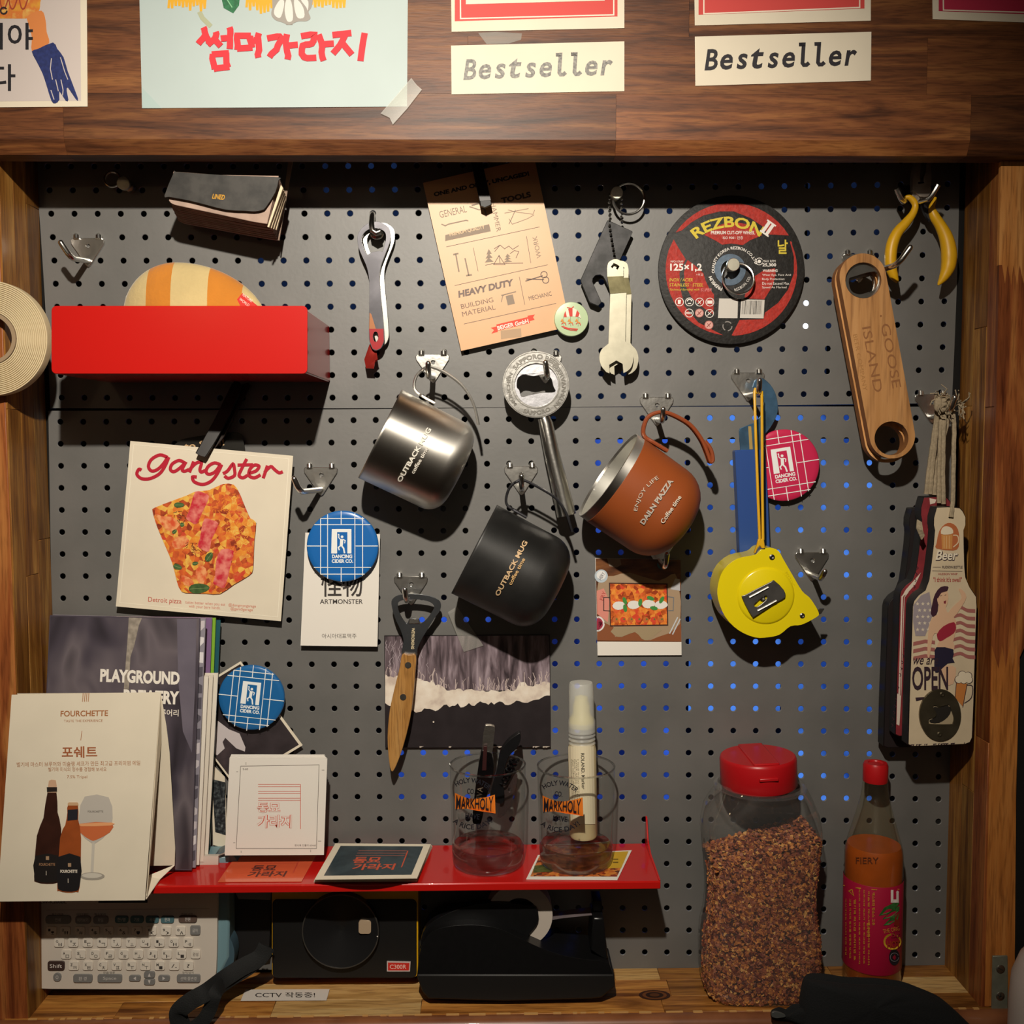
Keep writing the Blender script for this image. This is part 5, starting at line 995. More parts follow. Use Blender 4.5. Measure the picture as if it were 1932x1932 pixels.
# tent card
A1, B1, C1_, D1 = (22, 1311), (303.4, 1306.4), (273.3, 1698.6), (-5, 1701)
S = gplane(P(*D1, .101), P(*C1_, .101), P(*B1, .080))
t = T('tent_card', 'cream folded tent card advertising a Belgian tripel with bottles and glass', 'tent card', P(135, 1680, .09))
G().prism([A1, B1, C1_, D1], S, .0006, PAPER).build('front_panel', t)
B2, C2_, C3_ = P(*B1, .078), P(330, 1632, .045), P(300, 1652, .052)
def quad(name, a, b, c, d, m, th=.0006):
    n = (b-a).cross(c-a).normalized()*th; G().add([a, b, c, d, a+n, b+n, c+n, d+n], [(0, 1, 2, 3), (7, 6, 5, 4), (0, 4, 5, 1), (1, 5, 6, 2), (2, 6, 7, 3), (3, 7, 4, 0)], m).build(name, t)
g = G(); base = [P(303.4, 1306.4, .080), P(314, 1370, .076), P(320, 1420, .073), P(330.5, 1600, .064), P(329.5, 1633, .063)]
lft = [p-Vector((.115, 0, 0)) for p in base]
g.add(base+lft, [(i, i+1, len(base)+i+1, len(base)+i) for i in range(len(base)-1)], PAPER); g.build('back_panel', t, smooth=True, ang=80, fix=False)
quad('base_flap', P(329.5, 1633, .063), P(302, 1659, .072), P(276, 1697, .1005), P(278, 1654, .074), PAPER)
quad('inner_side', P(302.5, 1310, .0795), P(276, 1690, .100), P(277, 1652, .074), P(302.8, 1400, .077), mat('paper_inner', '#d8cbb0', .75))
def f(g, L):
    cp = ink('#a5683c'); Cc = cv(0, 1140, 2.927)
    for k in range(4): g.stroke([(157+k*3.6, 1307.5), (155.6+k*3.6, 1324)], 1.2, L(1), cp)
    g.text('FOURCHETTE', 159, 1346, 90, 11, L(1), cp, ang=-.8, bold=.02, shear=.06); g.text('TASTE THE EXPERIENCE', 157, 1360, 73, 4.5, L(1), cp, ang=-.8); g.stroke([(154.5, 1379), (152.5, 1397)], 1, L(1), cp)
    g.text('포쉐트', 150, 1419, 67, 22, L(1), ink('#a05a34'), bold=.02, ang=-.5); g.text('벨기에 마스터 브루어와 미슐랭 셰프가 만든 최고급 프리미엄 에일', 148, 1441, 233, 9, L(1), cp, ang=-.8); g.text('벨기에 미식의 정수를 경험해 보세요', 146, 1451.5, 110, 8, L(1), cp); g.text('7.5% Tripel', 145.5, 1466.5, 38, 7, L(1), cp)
    def bot(pts, m, k=2): g.poly(Cc(sm(pts, 2)), L(k), m)
    bot([(262, 1040), (312, 1040), (318, 1150), (338, 1240), (336, 1500), (318, 1538), (260, 1545), (200, 1535), (188, 1500), (203, 1280), (240, 1180)], mat('print_bottle_brown', '#3a1d14', .4, noise_amt=.3, nscale=60)); bot([(195, 1390), (330, 1390), (332, 1500), (315, 1532), (260, 1538), (202, 1530), (190, 1500)], ink('#17100e'), 3)
    g.poly(Cc([(266, 1000), (270, 975), (285, 968), (308, 972), (313, 1000), (312, 1040), (263, 1040)]), L(3), ink('#c9a385')); g.poly(Cc([(258, 1010), (315, 1010), (315, 1035), (260, 1038)]), L(4), ink('#1e1512'))
    # glass
    bot([(468, 1062), (600, 1066), (622, 1180), (600, 1260), (530, 1318), (505, 1318), (440, 1260), (436, 1170)], ink('#bdb6ac'), 2); bot([(440, 1212), (616, 1206), (606, 1260), (530, 1302), (500, 1302), (444, 1262)], ink('#c8683a'), 3); bot([(445, 1212), (615, 1205), (612, 1222), (450, 1226)], ink('#e6a26e'), 4)
    g.poly(Cc([(508, 1316), (524, 1316), (516, 1480), (500, 1480)]), L(2), ink('#c9c2b5')); g.poly(Cc(circ(510, 1502, 68, 24, 22)), L(2), ink('#a39c90')); g.poly(Cc(circ(508, 1498, 55, 24, 14)), L(3), ink('#cfc8ba'))
    g.text('FOURCHETTE', *Cc([(527, 1145)])[0], 29, 3.5, L(4), ink('#5c5550')); 
    # small bottle
    bot([(375, 1110), (430, 1110), (432, 1190), (448, 1290), (440, 1560), (420, 1588), (370, 1592), (325, 1582), (316, 1555), (332, 1290), (360, 1220), (372, 1150)], mat('print_bottle_amber', '#a04f22', .4, noise_amt=.25, nscale=60), 5); bot([(322, 1395), (444, 1395), (440, 1555), (420, 1584), (370, 1588), (328, 1578), (318, 1550)], ink('#141012'), 6)
    g.poly(Cc([(374, 1100), (380, 1094), (428, 1094), (433, 1102), (432, 1112), (374, 1112)]), L(7), ink('#c9a37c')); g.poly(Cc([(374, 1135), (430, 1132), (428, 1190), (372, 1196)]), L(7), ink('#1c1a24'))
    g.text('FOURCHETTE', *Cc([(260, 1437)])[0], 30, 5, L(4), ink('#b98a64')); g.text('FOURCHETTE', *Cc([(380, 1475)])[0], 32, 6, L(7), ink('#e8dccb'), bold=.03)
    for x, y, l_ in ((262, 1402, 4), (384, 1440, 7)): (X, Y), = Cc([(x, y)]); g.poly([(X-3, Y-3.5), (X+3, Y-3.5), (X+3, Y+3.5), (X-3, Y+3.5)], L(l_), ink('#a8886a'))
    for x, y, l_ in ((255, 1485, 4), (376, 1527, 7)): (X, Y), = Cc([(x, y)]); g.stroke([(X, Y-4), (X, Y+4)], .9, L(l_), ink('#e0d3c2'))
prints(t, S, f)
# photo cards behind the blue coaster
t, S = card('photo_card', 'tilted dark photo card with a white peak, behind the lower blue coaster', 'card', [(326, 1326), (454, 1247.6), (571, 1406), (443, 1484)], .008, .0006, PAPER)
def f(g, L):
    g.poly([(330, 1328), (453, 1253), (564, 1405), (443, 1478)], L(1), ramp_mat('dark_photo', [(.4, '#2a2426'), (.6, '#3b3336'), (.8, '#57494c')], 30))
    g.poly([(411, 1360), (432, 1376), (452, 1384), (463, 1410), (462, 1418), (446, 1412), (425, 1392), (420, 1400), (424, 1412), (410, 1425), (400, 1420)], L(2), ink('#c9c0c0'))
prints(t, S, f)
t, S = card('photo_card', 'narrow dark speckled card between the booklets and the white square cards', 'card', [(398, 1440), (424, 1466), (430, 1602), (402, 1594)], .012, .0006, PAPER)
prints(t, S, lambda g, L: (g.poly([(400, 1470), (425, 1476), (426, 1576), (406, 1570)], L(1), ramp_mat('speckle', [(.45, '#23262a'), (.6, '#4a5052'), (.75, '#8b8f90')], 300))))
# white square logo cards
def logo(g, S, Q, m, w=1.3):
    for y in (-48, -36, -34, -23): pass
    for y in (0, 4, 13, 17, 26, 30): g.stroke([Q(0, y), Q(80, y)], w*.7, S, m)
    g.stroke([Q(80, 0), Q(80, 84)], w*.8, S, m)
for k in range(4):
    o = 3-k; t, S = card('square_card', ['white square card at the back of the leaning stack, its top edge highest', 'white square card second from the back of the leaning stack', 'white square card right behind the printed one', 'white square card with a red outlined Korean logo at the front of the leaning stack'][k], 'card', [(433+o*1, 1430-o*2), (617.4-o*1.7, 1431.4-o*2.4), (611, 1613-o*1.5), (424.3-o*.2, 1614-o*1.2)], .046-.0022*o, .0011, WHITE, group='white square cards leaning in a stack')
def f(g, L):
    rd = ink('#d4553c'); tn = ink('#6d625c'); g.stroke([(454, 1445.5), (602, 1443), (597, 1601), (445.5, 1601), (454, 1445.5)], .9, L(1), tn)
    for q in ([(464, 1438), (464, 1443)], [(607, 1453), (612, 1453)], [(449, 1456), (446, 1456)], [(455, 1605), (455, 1609)], [(586, 1603), (586, 1608)], [(600, 1587), (606, 1587)], [(440, 1590), (444, 1590)]): g.stroke(q, .8, L(1), tn)
    def Q(x, y): return (487+x, 1480+y-x*.0)
    logo(g, L(1), Q, rd); 
    g.text('동묘', 507, 1524, 44, 20, L(1), rd, bold=.05); g.text('가라지', 518, 1550, 66, 25, L(1), rd, bold=.05, shear=.03)
    wh_ = WHITE; g.text('동묘', 507, 1524, 43.3, 19.2, L(2), wh_, bold=.012); g.text('가라지', 518, 1550, 65.3, 24.3, L(2), wh_, bold=.012, shear=.03)
    g.text('S-60', 463, 1451, 10, 4, L(1), tn); g.text('문시옥 만들어 60×60', 576, 1595, 40, 4, L(1), tn)
prints(t, S, f)
# orange sticker flat on the shelf
S = zplane(ZS+.0006)
t = T('logo_sticker', 'translucent orange sticker with dark Korean logo lying flat on the red shelf', 'sticker', Pz(500, 1640, ZS))
def smap(pl): # square logo coordinates (0..100) on a shelf parallelogram
    (x0, y0), (x1, y1), (x2, y2), (x3, y3) = pl
    return lambda u, v: ((1-v)*((1-u)*x0+u*x1)+v*((1-u)*x3+u*x2), (1-v)*((1-u)*y0+u*y1)+v*((1-u)*y3+u*y2))
q4 = [(444, 1616), (596, 1614), (569, 1663), (411, 1664)]; M4 = smap(q4)
G().prism(q4, S, .0003, mat('sticker_orange', '#d95f3c', .15, coat=.5), vec=(0, 0, -1)).build('sheet', t)
def shelflogo(g, L, M, S0, red, dark):
    SS = lambda x, y: L(2)(*M(x/100, y/100))
    for y in (14, 20, 28): g.stroke([(32, y), (82, y)], 1.8, SS, red)
    g.stroke([(82, 12), (84, 66)], 1.4, SS, red)
    g.text('동묘', 45, 47, 30, 22, SS, dark, bold=.03); g.text('가라지', 53, 70, 46, 22, SS, dark, bold=.03)
prints(t, S, lambda g, L: shelflogo(g, L, M4, S, ink('#b8402c'), ink('#5c2c26')))
# curved photo prints
for k in range(4):
    h0 = .0012+.0018*k
    def SC_(x, y, h0=h0):
        u = min(1, max(0, (x-(595+ (1663-y)*.45))/185)); return Pz(x, y, ZS+h0+.0052*math.sin(PI*u)**1.0)
    q4 = [(634-k*.4, 1597-k*2), (816-k, 1597-k*1.5), (787, 1662-k*1.8), (592+k*.5, 1663.5-k*1.5)]; M4 = smap(q4)
    t = T('photo_print', ['lowest curved photo print in the small pile on the shelf', 'second lowest curved photo print in the small pile on the shelf', 'curved photo print right under the dark blue one', 'top curved photo print, dark blue green with a red Korean logo'][k], 'photo', Pz(700, 1640, ZS), 'curved photo prints on the shelf')
    n = 24; g = G(); vs = []; 
    for v in (0, 1):
        for i in range(n+1): vs.append(SC_(*M4(i/n, v)))
    vs += [p-Vector((0, 0, .0004)) for p in vs]; m_ = n+1
    g.add(vs, [(i, i+1, m_+i+1, m_+i) for i in range(n)]+[(3*m_+i, 3*m_+i+1, 2*m_+i+1, 2*m_+i) for i in range(n)]+[(m_+i, m_+i+1, 3*m_+i+1, 3*m_+i) for i in range(n)]+[(2*m_+i, 2*m_+i+1, i+1, i) for i in range(n)], PAPER); g.build('sheet', t, smooth=True, ang=60)
def f(g, L):
    def strip(u0, u1, v0, v1, m, l): 
        vs = [L(l)(*M4(u0+(u1-u0)*i/20, v)) for v in (v0, v1) for i in range(21)]; g.add(vs, [(i, i+1, 22+i, 21+i) for i in range(20)], m)
    strip(.07, .93, .07, .9, ramp_mat('dark_teal_print', [(.4, '#27343a'), (.6, '#35444a'), (.8, '#1b2528')], 60), 2)
    SS = lambda x, y: L(4)(*M4(x/100, y/100)); c_ = ink('#c4563c'); c2 = ink('#8c5a50')
    for y in (20, 27, 34): g.stroke([(28+i*5, y) for i in range(11)], 2, SS, c2)
    g.stroke([(79, 20), (80, 68)], 1.2, SS, c_); g.text('동묘', 42, 47, 28, 18, SS, c_, bold=.03); g.text('가라지', 52, 66, 42, 18, SS, c_, bold=.03)
prints(t, SC_, f)
q4 = [(1015, 1613), (1192, 1604), (1165, 1659.5), (993, 1658)]; M4 = smap(q4); t = T('food_postcard', 'food postcard lying flat on the shelf under the right glass', 'postcard', Pz(1090, 1640, ZS)); S = zplane(ZS+.0009)
G().prism(q4, S, .0006, WHITE, vec=(0, 0, -1)).build('sheet', t)
def f(g, L):
    pp = lambda l_: [M4(u/100, v/100) for u, v in l_]
    g.poly(pp([(2, 3), (97, 3), (98, 90), (3, 90)]), L(1), ramp_mat('food_print', [(.3, '#5c2410'), (.45, '#b8521f'), (.58, '#d98736'), (.7, '#8a2d14')], 120, 5, .4, vor=True)); g.poly(pp([(68, 3), (97, 3), (98, 60), (74, 62)]), L(2), ink('#c9a02c')); g.text('=', *M4(.88, .35), 10, 8, L(3), ink('#6b5212'))
    g.poly(pp([(2, 45), (20, 40), (26, 70), (4, 75)]), L(2), mat('herb_print', '#5b5f2a', .5, noise_amt=.5, nscale=300))
prints(t, S, f)

# ================================================================ tumblers
TW = thin_glass('tumbler_wall', (.96, .97, .96, 1), .01); SOLID = thin_glass('solid_glass', (.99, 1, .99, 1), .01, solid=.5, base=.14)
def tumbler(label, cx, topy, boty, rpx, rb):
    dC = .042; c = Pz(cx, boty-14, ZS+.001); c = Vector((P(cx, boty, dC).x, -dC, ZS+.001)); R = rpx*sc(dC); Rb = rb*sc(dC); H = P(cx, topy, dC).z-c.z
    t = T('glass_tumbler', label, 'glass', c, 'printed glass tumblers'); hb = H*.17
    G().lathe([(0, .001), (Rb*.8, .0008), (Rb*.93, 0), (Rb*.985, .002), (Rb, .005), (Rb+(R-Rb)*.17, hb), (Rb*.94, hb+.003), (Rb*.88, hb+.0005), (Rb*.6, hb-.0012), (0, hb-.0016)], c, (0, 0, 1), SOLID, 96).build('thick_base', t, smooth=True, ang=70)
    G().lathe([(Rb+(R-Rb)*.17, hb+.0002), (Rb+(R-Rb)*.6, H*.6), (R, H-.001)], c, (0, 0, 1), TW, 96).build('wall', t, smooth=True)
    G().lathe([(R, H-.0015), (R+.0002, H-.0004), (R-.0006, H), (R-.0014, H-.0004), (R-.0014, H-.0015), (R, H-.0015)], c, (0, 0, 1), SOLID, 96).build('rim', t, smooth=True)
    S = cyl(c, Vector((0, 0, 1)), (R+Rb)/2+.0006); ox = cx-921; oy = boty-1632
    def f(g, L):
        K = ink('#10101c'); Og = ink('#e2791f'); Cc = cv(840+ox, 1350+oy, 5.682)
        g.poly(Cc([(103, 868), (180, 905), (260, 930), (340, 932), (440, 915), (533, 888), (540, 1090), (450, 1075), (340, 1060), (240, 1040), (108, 1042)]), L(1), Og)
        g.text('MARKHOLY', *Cc([(315, 982)])[0], 70, 19, L(2), K, ang=2, bold=.01, grow=.6)
        g.text('HOLY WATER', *Cc([(300, 735)])[0], 71, 9.5, L(1), K, arc=52, bold=.02, ang=6); g.text('CO.', *Cc([(275, 853)])[0], 15, 10, L(1), K, ang=6, bold=.02)
        g.text('HAVE', *Cc([(292, 1118)])[0], 27, 10.5, L(1), K, ang=6, bold=.02); g.text('A RICE DAY!', *Cc([(292, 1235)])[0], 76, 10, L(1), K, arc=-52, bold=.02, ang=0)
    prints(t, S, f, 'printed_logo', e=.00006); return t, c, R, H, hb
t1, c1, Rg, Hg, hb1 = tumbler('glass tumbler holding two black corkscrews', 921, 1440, 1625, 73, 69)
t2, c2, _, _, _ = tumbler('glass tumbler holding the pale marker bottle, standing on a postcard', 1086.5, 1443, 1630, 75, 70)
# marker bottle
dm = .036; TR_ = thin_glass('frosted_cap', (.95, .95, .92, 1), .3, .35, (.85, .85, .8, 1))
b0 = P(1101, 1578, dm); tp = P(1096, 1275, dm); ax = (tp-b0).normalized(); Hh = (tp-b0).length; sm_ = sc(dm); R = 27*sm_
t = T('marker_bottle', 'slim frosted refill bottle with clear cap standing in the right glass', 'bottle', b0)
PB = mat('frosted_body', '#d9c79a', .35, noise_amt=.1, nscale=60)
k = lambda y: (1578-y)*sm_
G().lathe([(0, 0), (R*.9, 0), (R, .002), (R, k(1405)), (R*.95, k(1400)), (R*.93, k(1392))], b0, ax, PB, 48).build('body', t, smooth=True, ang=50)
G().lathe([(R*.92, k(1400))]+[(R*(.9+.06*(i % 2)), k(1398-i*4)) for i in range(9)]+[(R*.95, k(1358)), (R*.95, k(1352))], b0, ax, TR_, 48).build('neck_collar', t, smooth=True)
G().lathe([(R*.9, k(1362)), (R*.88, k(1345)), (R*.62, k(1335)), (R*.6, k(1318)), (R*.5, k(1312)), (R*.46, k(1304)), (0, k(1300))], b0, ax, mat('nib_cream', '#d9cd8c', .4), 32).build('nib_holder', t, smooth=True)
G().lathe([(R*.96, k(1372)), (R*.97, k(1350)), (R*.9, k(1345)), (R*.86, k(1280)), (R*.8, k(1276)), (0, k(1275))], b0, ax, TR_, 48).build('clear_cap', t, smooth=True, ang=40)
Sm = cyl(b0, ax, R+.0003)
def f(g, L):
    g.add([Sm(x, y) for x, y in [(1072+i*4.8, 1408+ (570-1408)*0) for i in range(11)]+[(1077+i*4.6, 1555) for i in range(11)]], [(i, i+1, 12+i, 11+i) for i in range(10)], mat('bottle_label', '#e4d8b8', .6))
    g.text('ROLAND. Marker', 1100, 1455, 68, 6.5, L(2), ink('#3a352c'), ang=88.5, bold=.01)
    for i in range(5): g.text(['I had from the first', 'and this other', 'hack where all about', 'the color around the', 'blending ink marker'][i], 1092-i*3.2, 1475, 84, 2.4, L(2), ink('#7d735c'), ang=88)
prints(t, Sm, f, 'label')
# corkscrews
C9 = cv(840, 1350, 5.682)
t = T('corkscrew', 'black waiter corkscrew with chrome hinge standing upright in the left glass', 'corkscrew', P(915, 1560, .04), 'black corkscrews in the left glass')
G().prism(C9(sm([(385, 400), (445, 390), (500, 420), (520, 560), (500, 700), (440, 880), (385, 1150), (330, 1165), (292, 1130), (310, 900), (345, 620)], 3)), plane(.046), .010, GLOSSB).build('handle', t, bev=.002, seg=3)
G().prism(C9(sm([(405, 230), (425, 125), (445, 110), (520, 118), (532, 150), (520, 260), (500, 420), (450, 470), (400, 430)], 2)), plane(.044), .006, CHROME).build('hinge_lever', t, bev=.001)
G().prism(C9([(410, 330), (450, 330), (440, 590), (395, 590)]), plane(.0472), .001, mat('dark_maroon', '#4a2a2a', .3, .5)).build('inner_blade', t, bev=.0002)
prints(t, plane(.046), lambda g, L: g.text('VIVA', *C9([(365, 850)])[0], 30, 11, L(1), ink('#6e6050'), ang=-82), 'lettering')
t = T('corkscrew', 'black corkscrew with curved handle and coiled worm leaning right in the left glass', 'corkscrew', P(945, 1560, .034), 'black corkscrews in the left glass')
G().prism(C9(sm([(800, 190), (808, 260), (770, 350), (690, 430), (640, 560), (615, 700), (635, 850), (620, 940), (560, 940), (480, 880), (520, 700), (560, 560), (590, 400), (660, 290), (730, 230)], 3)), plane(.038), .009, BLACK).build('handle', t, bev=.002, seg=3)
G().tube([P(*C9([(745-i*2.2+38*math.cos(i*.62), 470+i*4.6+28*math.sin(i*.62))])[0], .036+.004*math.sin(i*.62)) for i in range(60)], [.0016*(1-.5*i/60) for i in range(60)], GLOSSB, 8).build('worm', t, smooth=True)
G().prism(C9(sm([(640, 640), (760, 620), (770, 700), (720, 900), (640, 1060), (560, 1090), (600, 900)], 2)), plane(.033), .002, mat('notched_steel', '#8e7a78', .25, .9), [C9(circ(690, 800, 20, 12))]).build('notched_lever', t, bev=.0004)

# ================================================================ bottle shaped openers with cords
CB = cv(1640, 920, 3.786)
bo = [(484, 138), (560, 134), (648, 142), (668, 162), (690, 205), (690, 262), (676, 300), (678, 420), (682, 560), (690, 640), (720, 710), (768, 780), (772, 850), (762, 1100), (748, 1560), (738, 1790), (722, 1822), (690, 1835), (420, 1848), (300, 1850), (276, 1838), (285, 1500), (300, 1100), (308, 850), (318, 810), (350, 770), (400, 735), (428, 660), (445, 540), (462, 400), (470, 300), (462, 262), (464, 210)]
PBLK = mat('painted_black_edge', '#141113', .4, noise_amt=.3, nscale=120); CREAMP = mat('aged_print', '#d8c4a4', .5, noise_amt=.12, nscale=30)
def bopener(label, ox, oy, d_, face, txt=None, sq=1.0):
    o = [(x+ox, y+oy) for x, y in bo]; t = T('bottle_shaped_opener', label, 'opener', P(*CB([(530+ox, 1000+oy)])[0], d_-.008), 'bottle shaped wooden openers on the right')
    hole = CB([(x, y) for x, y in circ(575+ox, 212+oy, 9, 12)])
    G().prism(CB(o), plane(d_), .014, PBLK, [hole]).build('body', t, bev=.001)
    cx, cy = 525, 1000; i = [((x-cx)*.975+cx+ox, (y-cy)*.993+cy+oy) for x, y in bo]
    G().prism(CB(i), plane(d_+.0003), .0004, face, [hole]).build('face_print', t); return t
SL = lambda x, y, d_: P(*CB([(x, y)])[0], d_)
bopener('black sided bottle shaped opener at the back of the three, mostly hidden', -175, 10, .024, mat('dark_print', '#221a1a', .5))
t = bopener('red and white bottle shaped opener in the middle of the three', -92, -72, .043, mat('red_print', '#8d2f35', .5, noise_amt=.25, nscale=90))
def f(g, L):
    w = ink('#d9c7b6'); g.stroke(CB([(268, 740), (235, 780), (215, 1450), (200, 1690)]), 3.0, L(2), w); g.stroke(CB([(280, 745), (250, 785), (228, 1450), (214, 1690)]), 1.2, L(2), w); g.poly(CB([(370, 605), (340, 640), (260, 730), (235, 775), (262, 765), (330, 690)]), L(2), w)
    g.poly(CB([(200, 1470), (228, 1490), (215, 1700), (195, 1690)]), L(2), w); g.poly(CB([(430, 75), (480, 85), (470, 110), (435, 120)]), L(2), w)
    for k in range(26): y = 560+k*45; x = 372-(y-400)*.16; g.stroke(CB([(x-8, y), (x+4, y+14), (x-6, y+24)]), 1.2, L(2), ink('#3c1c26'))
prints(t, plane(.0434), f)
t = bopener('cream bottle shaped opener printed with a beer mug and OPEN, frontmost of the three', 0, 0, .064, CREAMP)
def f(g, L):
    T2 = lambda x, y: CB([(x, y)])[0]; dk = ink('#35222c'); bl = ink('#9a8e92'); rs = ink('#a4635c')
    g.poly(CB(sm([(480, 400), (500, 310), (540, 262), (580, 252), (620, 275), (642, 330), (640, 420), (600, 450), (480, 435)], 2)), L(1), ink('#b5653a')); g.poly(CB([(515, 335), (595, 335), (592, 440), (520, 440)]), L(2), ink('#c98a4a')); g.poly(CB(sm([(512, 330), (520, 290), (550, 275), (590, 290), (600, 325), (560, 335)], 2)), L(3), ink('#e2d2b6'))
    for x in (535, 552, 572): g.stroke(CB([(x, 345), (x, 435)]), 1.2, L(3), ink('#dfb27c'))
    g.stroke(CB(sm([(600, 340), (632, 345), (636, 390), (600, 425)], 3, False)), 2, L(3), ink('#dfc9a6'))
    g.text('Beer', *T2(556, 485), 43, 20, L(2), dk, shear=.25, bold=.06); g.text('Beer', *T2(554, 482), 42, 18.5, L(3), ink('#e9dcc4'), shear=.25, bold=.02)
    g.text('RUDSON BOTTLE', *T2(595, 568), 38, 5, L(1), dk, bold=.02); g.stroke(CB([(455, 568), (512, 568)]), .8, L(1), dk); g.stroke(CB([(450, 594), (665, 598)]), .8, L(1), dk); g.text('HUDSON WHIP', *T2(562, 617), 36, 4, L(1), ink('#9c3f3a'), bold=.02); g.text('"I think it\'s swell"', *T2(560, 657), 54, 9, L(1), ink('#a84c44'), bold=.02)
    # flag
    g.poly(CB([(316, 840), (370, 770), (430, 745), (455, 900), (400, 1060), (330, 1060), (312, 950)]), L(1), bl)
    for r in range(5):
        for c in range(3): x, y = 345+c*38+(r % 2)*14, 830+r*46; g.poly(CB([(x+(15 if q % 2 == 0 else 6)*math.sin(q*PI/5), y-(15 if q % 2 == 0 else 6)*math.cos(q*PI/5)) for q in range(10)]), L(2), ink('#dccdb6'))
    for k in range(7):
        y = 850+k*55; g.poly(CB(sm([(590, y+10), (650, y-8), (700, y+14), (757, y+18)], 3, False)+sm([(757, y+45), (700, y+40), (650, y+16), (590, y+34)], 3, False)), L(1), rs)
    for k in range(3): y = 1085+k*52; g.poly(CB([(315, y+18), (400, y), (470, y+8), (470, y+34), (400, y+26), (313, y+46)]), L(1), rs)
    # woman in red top and dark shorts, arm raised
    sk = ink('#d9b08e'); hr = ink('#3c1d2c')
    g.poly(CB(sm([(560, 705), (510, 710), (470, 760), (450, 830), (440, 900), (465, 925), (490, 880), (500, 800), (560, 730)], 2)), L(3), hr)
    g.poly(CB(sm([(500, 745), (555, 735), (565, 790), (550, 850), (520, 868), (492, 830), (485, 780)], 2)), L(4), sk); g.poly(CB([(495, 850), (545, 850), (560, 910), (490, 930)]), L(4), sk)
    g.poly(CB(sm([(470, 915), (560, 890), (620, 950), (615, 1040), (600, 1100), (605, 1160), (480, 1150), (510, 1080), (480, 1040), (455, 1060), (440, 1150), (430, 1210), (415, 1200), (420, 1050), (435, 960)], 2)), L(4), sk)
    g.poly(CB(sm([(560, 900), (620, 830), (660, 790), (645, 740), (640, 720), (670, 735), (695, 780), (660, 850), (600, 930)], 2)), L(4), sk)
    g.poly(CB(sm([(482, 1050), (530, 990), (605, 960), (620, 1000), (605, 1040), (550, 1075), (505, 1098)], 2)), L(5), ink('#9c2438'))
    g.poly(CB(sm([(480, 1140), (600, 1155), (595, 1220), (610, 1250), (560, 1255), (490, 1320), (465, 1300), (468, 1200)], 2)), L(5), ink('#231c33')); g.poly(CB(sm([(500, 1290), (560, 1270), (620, 1290), (600, 1400), (540, 1400)], 2)), L(3), sk)
    g.poly(CB(sm([(505, 720), (540, 705), (562, 712), (555, 740), (515, 752), (492, 790), (480, 780)], 2)), L(5), hr); g.stroke(CB([(505, 775), (520, 770)]), 1, L(5), dk); g.stroke(CB([(538, 770), (550, 765)]), 1, L(5), dk); g.poly(CB([(532, 812), (550, 805), (546, 830), (534, 828)]), L(5), ink('#7d2430'))
    g.text('we are', *T2(405, 1240), 47, 12, L(6), dk, shear=.35); g.text('OPEN', *T2(435, 1362), 68, 45, L(6), dk, bold=.02)
    g.poly(CB([(620, 1395), (700, 1400), (670, 1565), (612, 1500)]), L(3), ink('#c27a3c')); g.stroke(CB(sm([(700, 1410), (738, 1420), (730, 1500), (680, 1540)], 3, False)), 1.6, L(3), dk); g.stroke(CB([(622, 1395), (612, 1520)]), 1.2, L(4), dk); g.stroke(CB([(700, 1400), (668, 1570)]), 1.2, L(4), dk)
    cl = [(circ(640, 1370, 26)), (circ(665, 1340, 28)), (circ(705, 1345, 26)), (circ(712, 1372, 24)), (circ(675, 1375, 24))]
    for q in cl: g.poly(CB([((x-675)*1.08+675, (y-1360)*1.08+1360) for x, y in q]), L(4), dk)
    for q in cl: g.poly(CB(q), L(5), ink('#e2d3b8'))
    g.poly(CB([(330, 1500), (400, 1495), (400, 1510), (335, 1525)]), L(2), dk)
    random.seed(9)
    for k in range(16): x = random.uniform(290, 720); g.poly(CB([(x, 1836-(x-290)*.035), (x+random.uniform(8, 30), 1833-(x-290)*.035), (x+5, 1848-(x-290)*.04)]), L(2), dk)
prints(t, plane(.0644), f)
pc_ = CB([(508, 1625)])[0]; g = G(); o = CB(circ(508, 1625, 148, 48, 184)); hl = CB(sm([(455, 1562), (480, 1558), (500, 1566), (560, 1552), (575, 1560), (590, 1600), (605, 1645), (600, 1680), (580, 1692), (440, 1690), (426, 1675), (430, 1650), (470, 1640), (480, 1610)], 3))
g.prism(o, plane(.0665), .002, mat('aged_brass', '#6e6450', .35, .8, noise_amt=.3, nscale=70), [hl]).build('opener_disc', t, bev=.0004)
G().prism(hl, plane(.0652), .0004, mat('recess_cream', '#a8977a', .6)).build('recess', t)
G().prism(CB(sm([(460, 1568), (500, 1572), (560, 1556), (585, 1590), (560, 1640), (500, 1680), (440, 1680), (432, 1660), (470, 1640)], 2)), plane(.0655), .0002, mat('recess_dark', '#221d17', .6)).build('painted_recess_shadow', t)  # dark crescent sheet painted as the shade inside the recess
for y in (1478, 1762): G().lathe([(0, 0), (.0014, .0004), (.0022, 0), (.0022, -.001)], P(*CB([(522 if y < 1600 else 503, y)])[0], .0668), (0, -1, 0), mat('aged_brass', '#6e6450'), 12).build('screw', t, smooth=True)
